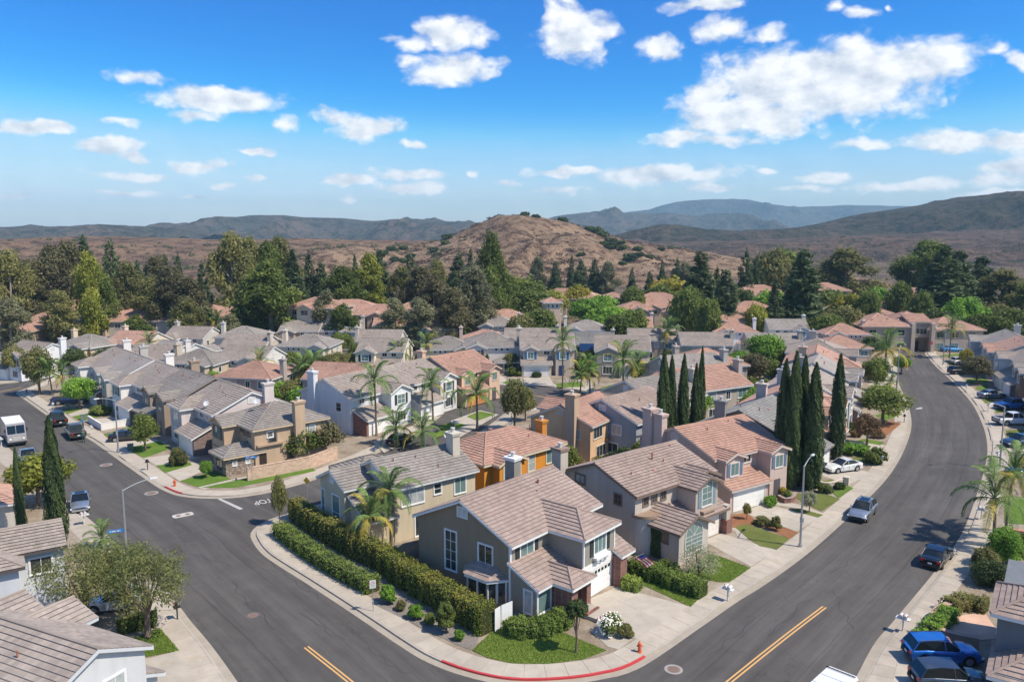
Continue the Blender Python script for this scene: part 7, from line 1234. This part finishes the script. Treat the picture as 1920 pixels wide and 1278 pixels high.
def name_plate(e, z, txt, ry, dx=0):
    o = MB().box(-.65+dx, .65+dx, -.012, .012, z, z+.28).build('name_sign', M_SBLUE, e); o.rotation_euler.z = ry
    for sd in (-1, 1):      # the photograph shows only unreadable pale strokes here
        for k, (a, b) in enumerate(((-.5, -.4), (-.34, -.02), (.06, .22), (.27, .34))): MB().box(dx+a, dx+b, sd*.012, sd*.016, z+.08, z+.19).build('lettering', M_STEELW, o)
lamp(1500, 1027, 52, 'street lamp on the sidewalk before the mauve house')
l = lamp(239, 1058, 42, 'street lamp with blue street name sign at the left corner', 6.6, False, 2.3); name_plate(l, 2.9, '', -.3, -.7)
lamp(222, 848, 230, 'street lamp beside the round clipped tree', 6.9); lamp(1874, 878, 200, 'street lamp at the right kerb behind the palms', 7.6); lamp(1681, 737, 60, 'street lamp beside the big yellow palm', 7.6); lamp(1768, 684, 190, 'street lamp near the far end of the right street', 7.6, False); lamp(1055, 728, 90, 'street lamp behind the tallest slim palm', 5.5) if 0 else None; lamp(668, 665, 180, 'street lamp among the middle distance houses', 6.0, False)
def sign_post(u, v, label, h, rot=0): p = G(u, v); e = empty('street_sign', (p.x, p.y, .12), R(rot), label, 'sign'); MB().tube([(0, 0, 0), (0, 0, h)], .03, 8).build('post', M_GALV, e); return e
e = sign_post(700, 1148, 'white and red parking notice on a thin post', 2.5, 20); MB().box(-.24, .24, -.055, -.035, 1.85, 2.5).build('sign_plate', M_STEELW, e)
for z_, c, wd_, h_ in ((2.34, (.55, .06, .06), .10, .06), (2.2, (.5, .06, .08), .16, .05), (2.07, (.2, .1, .1), .13, .03), (1.98, (.2, .15, .15), .15, .025)):
    for k in (-1, 1): MB().box(k*wd_*.55-wd_*.42, k*wd_*.55+wd_*.42, -.058, -.055, z_, z_+h_).build('lettering', m_plain(c, .6), e)
e = sign_post(473, 905, 'crossed blue street name signs on a post by the garden wall', 3.1, 20); name_plate(e, 2.8, '', 0); name_plate(e, 3.12, '', 1.57)
e = sign_post(577, 945, 'yellow diamond warning sign beside the beige house', 2.6, -20); mb = MB(); mb.hexa([(a, y, 2.5+b) for y in (-.055, -.035) for a, b in ((-.4, 0), (0, -.4), (0, .4), (.4, 0))]); mb.build('sign_plate', m_plain((.62, .36, .03), .5), e)
e = sign_post(1745, 663, 'red stop sign at the end of the curving street', 2.7, -10); pts = [(.38*math.cos(6.2832*(k+.5)/8), .38*math.sin(6.2832*(k+.5)/8)) for k in range(8)]; mb = MB().add([(a, -.05, 2.45+b) for a, b in pts]+[(a, -.03, 2.45+b) for a, b in pts], [tuple(range(8)), tuple(range(15, 7, -1))]+[(k, (k+1) % 8, 8+(k+1) % 8, 8+k) for k in range(8)]); mb.build('sign_plate', m_plain((.5, .02, .02), .5), e); text_on('STOP', (0, -.055, 2.45), 0, .22, M_STEELW, 'lettering', e, 0, R(90))
def hydrant(u, v, label):
    p = G(u, v); e = empty('fire_hydrant', (p.x, p.y, .13), 0, label, 'fire hydrant', 'fire hydrants'); mr = m_plain((.62, .12, .04), .5); MB().tube([(0, 0, 0), (0, 0, .06)], .17, 12).build('flange', mr, e); MB().tube([(0, 0, .06), (0, 0, .55), (0, 0, .66), (0, 0, .74)], [.12, .12, .13, .05], 12).build('barrel', mr, e)
    for a in (0, 1.57, 3.14): MB().tube([(0, 0, .46), (.2*math.cos(a), .2*math.sin(a), .46)], .06, 8).build('outlet', mr, e)
    MB().tube([(0, 0, .74), (0, 0, .80)], .035, 6).build('top_nut', mr, e)
hydrant(1199, 1225, 'orange fire hydrant beside the red kerb corner'); hydrant(328, 913, 'red fire hydrant at the side street corner'); hydrant(50, 738, 'red fire hydrant at the far bend of the left street'); hydrant(1695, 690, 'small hydrant by the far sidewalk')
def mailbox(u, v, rot, label, n=1, dark=False):
    p = G(u, v); e = empty('mailbox', (p.x, p.y, .13), R(rot), label, 'mailbox', 'kerbside mailboxes'); e.scale = (.85, .85, .92); mw = M_BLK if dark else M_STEELW; MB().box(-.05, .05, -.05, .05, 0, 1.02).build('post', mw, e); MB().box(-.3, .3, -.28*n, .28*n, 1.02, 1.07).build('shelf', mw, e)
    for k in range(n):
        yo = (k-(n-1)/2)*.36; c = [(.15*math.cos(math.pi*j/8), .15+.14*math.sin(math.pi*j/8)) for j in range(9)]+[(-.15, 0), (.15, 0)]; mb = MB().add([(x, yo+a, 1.08+b) for x in (-.26, .26) for a, b in c], [tuple(range(11)), tuple(range(21, 10, -1))]+[(j, (j+1) % 11, 11+(j+1) % 11, 11+j) for j in range(11)]); o = mb.build('box', mw, e); MB().box(-.06, .1, yo+.155, yo+.175, 1.2, 1.36).build('flag', m_plain((.5, .03, .03), .5), o)
for a in [(1364, 1128, 45, 'white twin mailbox before the taupe house', 2), (1692, 1185, 230, 'white twin mailbox on the bottom right kerb', 2), (1654, 874, 50, 'pale mailbox near the white sedan', 1), (1839, 975, 230, 'white mailbox behind the black sedan', 2), (1852, 772, 230, 'mailbox before the white pickup', 1), (1811, 735, 230, 'mailbox on the right street sidewalk', 1), (1695, 793, 60, 'dark mailbox at the curving sidewalk', 1, True), (158, 985, 130, 'white mailbox beside the silver sedan', 2), (333, 1163, 130, 'dark mailbox on white post near the twin trunked tree', 1, True), (172, 815, 310, 'white mailbox behind the open pickup', 1), (277, 882, 310, 'dark mailbox before the mauve house', 1, True), (3, 838, 130, 'white mailbox beside the delivery truck', 1), (100, 770, 310, 'pale mailbox before the dark blue pickup', 1), (1061, 722, 90, 'white mailbox at the bend driveway', 1), (853, 806, 50, 'white twin mailbox on the palm island kerb', 2), (1869, 865, 230, 'white mailbox at the lamp post behind the palms', 1), (1777, 700, 230, 'small mailbox near the charcoal suv', 1), (1680, 727, 60, 'black mailbox by the far lamp post', 1, True)]: mailbox(*a)
# ---- walls, gates and fences
def garden_wall(pts, h, th, mat, label, step=None, piers=False, cap=True):
    l = [Vector(G(u, v)[:2]) for u, v in pts]; l = spline([tuple(p) for p in l], .6) if step else l; e = empty('garden_wall', (l[0].x, l[0].y, .1), 0, label, 'wall'); O = l[0]; q = [p-O for p in l]; a, b = offset(q, th/2), offset(q, -th/2); n = len(q)
    def strip(z0, z1, k0, k1): mb = MB(); A, B = offset(q, k0), offset(q, k1); mb.add([(p.x, p.y, z) for z in (z0, z1) for s_ in (A, B) for p in s_], [f for j in range(n-1) for f in ((2*n+j, 2*n+j+1, 3*n+j+1, 3*n+j), (j, j+1, 2*n+j+1, 2*n+j), (n+j, n+j+1, 3*n+j+1, 3*n+j))]+[(0, n, 3*n, 2*n), (n-1, 2*n-1, 4*n-1, 3*n-1)]); return mb
    strip(0, h, th/2, -th/2).build('wall', mat, e)
    if cap: strip(h, h+.07, th/2+.04, -th/2-.04).build('coping', mat, e)
    return e
WB = m_brick('block'); garden_wall([(464, 903), (520, 892), (580, 880), (612, 868), (632, 861)], 1.5, .25, WB, 'tan brick garden wall along the side street'); garden_wall([(166, 792), (191, 808), (245, 797)], .95, .2, m_stucco((.72, .70, .67)), 'low white courtyard wall of the white house')
garden_wall([(1772, 1190), (1750, 1180), (1755, 1162), (1780, 1150), (1815, 1145)], .75, .4, m_stucco((.47, .31, .24)), 'curved pink stucco terrace wall at bottom right', True); garden_wall([(1745, 1183), (1770, 1202), (1840, 1218)], .7, .4, m_stucco((.47, .31, .24)), 'lower pink stucco terrace wall before the blue suv', True)
tag(zpoly('terrace', [(1780, 1160), (1845, 1150), (1880, 1200), (1800, 1205), (1765, 1185)], .16, m_concrete((.55, .36, .27))), kind='structure')
garden_wall([(1528, 912), (1545, 918), (1560, 917), (1577, 911), (1585, 906)], .7, .3, m_stucco((.58, .50, .41)), 'curved cream garden wall beside the mauve house', True); garden_wall([(1586, 912), (1588, 908)], .9, .5, m_stucco((.58, .50, .41)), 'cream square pier at the curved garden wall')
garden_wall([(1460, 938), (1472, 945), (1485, 942), (1492, 932)], .5, .35, m_brick('red'), 'curved red brick planter at the mauve porch', True); garden_wall([(1885, 1010), (1920, 1015)], .9, .4, m_stucco((.5, .25, .17)), 'terracotta coloured garden wall at the right edge')
def fence(pts, h, label, mat, bw=.14, name='fence', cat='fence'):
    l = [Vector(G(u, v)[:2]) for u, v in pts]; e = empty(name, (l[0].x, l[0].y, .12), 0, label, cat)
    for a, b in zip(l, l[1:]):
        d = (b-a); n = max(1, int(d.length/(bw+.015))); d.normalize(); an = math.atan2(d.y, d.x); Mx = lambda k: Matrix.Translation(((a-l[0]).x+d.x*k*(bw+.015), (a-l[0]).y+d.y*k*(bw+.015), 0)) @ Matrix.Rotation(an, 4, 'Z')
        me = None
        for k in range(n):
            if me is None: o = MB().box(0, bw, -.012, .012, .05, h).build('plank', mat, e); me = o.data
            else: o = link('plank', me, e)
            o.matrix_local = Mx(k)
        for z_ in (.3, h-.25): o = MB().box(0, n*(bw+.015), .012, .05, z_, z_+.09).build('rail', mat, e); o.matrix_local = Mx(0)
    return e
fence([(738, 1060), (787, 1048)], 1.7, 'weathered grey plank fence behind the long hedge', m_paint((.30, .27, .235), .9)); fence([(928, 1188), (940, 1180), (963, 1170)], 1.75, 'white plank side gate beside the corner bay', m_paint((.78, .78, .77), .5), .12, 'side_gate', 'gate')
# ---- flag on the brick pier
e = empty('flag', (0, 0, 0), 0, 'red and white striped flag with blue canton on an angled pole', 'flag'); P0 = MAIN.e.matrix_basis @ Vector((9.8, -1.9, 1.9)); d = Vector((.62, -.25, .45)).normalized(); e.location = P0; MB().tube([(0, 0, 0), tuple(d*1.5)], .02, 6).build('pole', m_plain((.6, .58, .5), .4), e)
sd_ = Vector((.8, .1, -.35)).normalized()
for k in range(7):
    for part, (c, x0, x1) in enumerate((((.5, .03, .04) if k % 2 == 0 else (.75, .73, .7), .38 if k < 4 else 0, 1.0),)):
        mb = MB(); n = 10
        for i in range(n):
            f = lambda s_, t_: d*(.55+.85*(1-t_))+sd_*s_*1.15+Vector((0, .09*math.sin(s_*9+t_*2), -.28*s_*s_-.1*s_))
            a, b = x0+(x1-x0)*i/n, x0+(x1-x0)*(i+1)/n; mb.quad(f(a, k/7), f(b, k/7), f(b, (k+1)/7), f(a, (k+1)/7))
        mb.build('stripe', m_plain(c, .8), e)
mb = MB(); [mb.quad(f(.38*i/6, 0), f(.38*(i+1)/6, 0), f(.38*(i+1)/6, 4/7), f(.38*i/6, 4/7)) for i in range(6)]; mb.build('canton', m_plain((.03, .05, .2), .8), e)
# ---- bins, pots, utility boxes
def bin_(u, v, col, label): p = G(u, v); e = empty('wheelie_bin', (p.x, p.y, .13), .6, label, 'bin', 'household bins'); m_ = m_plain(col, .6); MB().hexa([(a*k, b*k, z_) for z_, k in ((.08, .24), (1.0, .31)) for b in (-1, 1) for a in (-1, 1)]).build('body', m_, e); MB().box(-.34, .34, -.34, .34, 1.0, 1.07).build('lid', m_, e); [MB().tube([(-.25+.02, y, .1), (-.25+.02, y+.06, .1)], .1, 8).build('wheel', M_TYRE, e) for y in (-.25, .19)]
bin_(1543, 885, (.02, .035, .06), 'dark bin beside the single cypress'); bin_(1536, 888, (.03, .03, .03), 'black bin beside the single cypress'); bin_(508, 742, (.03, .1, .05), 'green bin behind the left row') if 0 else None
def pot(u, v, col, leaf, label):
    p = G(u, v); e = empty('plant_pot', (p.x, p.y, .14), 0, label, 'pot', 'porch pots'); MB().tube([(0, 0, 0), (0, 0, .3), (0, 0, .5)], [.18, .3, .26], 12).build('pot', m_plain(col, .3), e); me = crown_mesh('foliage', LG[leaf], [blobs_leaves(int(u), [(0, 0, .75, .4, .4, .35)], 500, .09, .05)]); link('foliage', me, e)
pot(1468, 934, (.02, .12, .17), 'gold', 'teal pot with yellow flowers at the mauve porch'); pot(1476, 940, (.02, .10, .16), 'green', 'large teal pot with green plant at the mauve porch'); pot(1459, 930, (.3, .12, .06), 'bright', 'terracotta pot at the mauve porch')
def ubox(u, v, label): p = G(u, v); e = empty('utility_box', (p.x, p.y, .13), .5, label, 'utility box', 'green utility boxes'); m_ = m_plain((.12, .17, .14), .6); MB().box(-.35, .35, -.3, .3, 0, .75).build('cabinet', m_, e); MB().box(-.38, .38, -.33, .33, .75, .82).build('lid', m_, e)
ubox(156, 788, 'grey green utility box before the white house lawn'); ubox(245, 845, 'grey green utility box near the round clipped tree'); ubox(128, 768, 'grey green utility box by the dark blue pickup')
# ================================================================== terracotta condominiums behind the trees
CON = [(595, 556, 205, 13, 10, 6.6, -20), (455, 575, 215, 16, 11, 7.5, 10), (380, 570, 220, 16, 11, 7.5, -8), (285, 580, 215, 18, 12, 8, 8), (230, 575, 225, 14, 11, 7.5, 20), (165, 560, 225, 16, 11, 8, -6), (105, 585, 210, 15, 11, 7.5, 10), (20, 600, 200, 14, 11, 7, 0), (660, 562, 220, 16, 11, 7, 6), (720, 570, 215, 16, 11, 7, -4), (800, 560, 230, 16, 11, 7.5, 5), (850, 565, 215, 14, 11, 6.5, 0), (940, 580, 215, 16, 11, 6, 4), (1060, 540, 275, 22, 14, 6, -10), (1015, 548, 262, 14, 10, 5.5, 5), (1150, 548, 285, 10, 9, 4, 0), (1228, 548, 245, 22, 18, 7, -5), (1190, 565, 230, 10, 9, 5, 0), (1345, 582, 212, 16, 11, 5.5, -3), (1430, 535, 262, 20, 14, 6, 12), (1470, 548, 240, 16, 12, 6, -10), (1410, 565, 222, 14, 11, 5.5, 4), (1545, 530, 275, 14, 11, 6, 0), (1545, 560, 235, 12, 10, 5.5, 20), (1700, 552, 245, 20, 12, 6.5, 0), (1725, 540, 268, 22, 12, 7, 5), (1880, 590, 205, 16, 11, 6, 0), (1640, 575, 225, 12, 10, 5, 10), (1290, 572, 225, 12, 10, 5.5, 0)]
for i, (u, v, Yd, W_, D_, ez, rot) in enumerate(sorted(CON)):
    tp = AT(u, v, Yd); ze = max(2.8, tp.z-D_/2*.4); s = House(f'{ordw(i)} terracotta roofed condominium from the left behind the trees', (tp.x-W_/2, Yd-D_/2), rot, (.52, .44, .35) if i % 3 else (.42, .33, .26), 'terra', group='terracotta condominiums', cat='building', name='condominium', z=.0, trim=(.62, .56, .48))
    s.block(0, W_, 0, D_, 0, ze); s.roof('hip', 0, W_, 0, D_, ze, .4, .5); a = W_*.3; s.block(a, a+4.5, -1.6, 2, 0, ze-.2); s.roof('gy', a, a+4.5, -1.6, D_/2-1, ze-.2, .42, .4, .4); MB().add([(a, -1.6, ze-.2), (a+4.5, -1.6, ze-.2), (a+2.25, -1.6, ze+.72), (a, -1.5, ze-.2), (a+4.5, -1.5, ze-.2), (a+2.25, -1.5, ze+.72)], ((0, 1, 2), (3, 5, 4), (0, 2, 5, 3), (1, 4, 5, 2))).build('gable_wall', s.wall, s.e)
    zz_ = [z_ for z_ in (.8, ze-2.1) if z_ > 0]; nw = max(2, int(W_/4))
    for z_ in sorted(set(zz_)):
        for k in range(nw):
            u0 = W_*(k+.5)/nw-.7
            if abs(u0+.7-(a+2.25)) > 3.0: s.win('f', 0, u0, u0+1.4, z_, z_+1.3, 2, 1, k % 2)
    s.win('f', -1.6, a+1.2, a+3.3, ze-2.0, ze-.7, 2, 1, 0); s.hood(W_*.4, D_*.25, ze+D_*.25*.4, .4); s.pipe(W_*.7, D_*.3, ze+D_*.3*.4); s.done()
p = AT(1036, 556, 200); s = House('square tower with small pyramid roof among the trees', (p.x-2, 198), 8, (.56, .42, .33), 'terra', cat='tower', name='tower', z=0); s.block(0, 4, 0, 4, 0, p.z-1.1); s.roof('hip', 0, 4, 0, 4, p.z-1.1, .45, .5); [s.win('f', 0, .6+k*1.1, 1.2+k*1.1, p.z-2.6, p.z-1.8, 1, 1, 0) for k in range(3)]; s.done()

p = AT(1706, 585, 196); s = House('large terracotta roofed condominium with tall entrance piers beyond the cross street', (p.x-14, 190), -2, (.40, .33, .27), 'terra', cat='building', name='condominium', z=0, trim=(.5, .44, .38)); ez = 6.4
s.block(0, 11.5, 0, 12, 0, ez); s.roof('hip', 0, 11.5, 0, 12, ez, .42, .5); s.block(16.5, 29, 1, 12, 0, ez-.9); s.roof('hip', 16.5, 29, 1, 12, ez-.9, .42, .5); s.block(9, 19, 3.5, 14, 0, ez+.4); s.roof('hip', 9, 19, 3.5, 14, ez+.4, .44, .5)
s.block(11.4, 16.6, 1.2, 4, 3.4, ez+.9, None); s.roof('sf', 11.4, 16.6, 1.2, 6, ez+.9, .3)
for x in (11.3, 16.0): box_local(s, 'pier', x, x+.9, -.6, .6, 0, ez+.6, m_stucco((.46, .38, .31)))
s.door('f', 3.45, 13, 15, 2.3, (.05, .04, .035)); s.win('f', 1.2, 12.3, 15.7, 4.2, 5.6, 4, 1, 0)
for u in (1.5, 5.0, 8.2): s.win('f', 0, u, u+1.7, 4.0, 5.4, 2, 1, 0); s.win('f', 0, u, u+1.7, .8, 2.2, 2, 1, 0)
for u in (18, 21.5, 25.5): s.win('f', 1, u, u+1.7, 3.4, 4.7, 2, 1, 0); s.win('f', 1, u, u+1.7, .6, 2.1, 2, 1, 1)
s.hood(3, 2.5, ez+1.2, .42); s.hood(7, 3, ez+1.4, .42); s.hood(22, 3.2, ez+.2, .42); s.pipe(5, 4, ez+1.7); s.done()
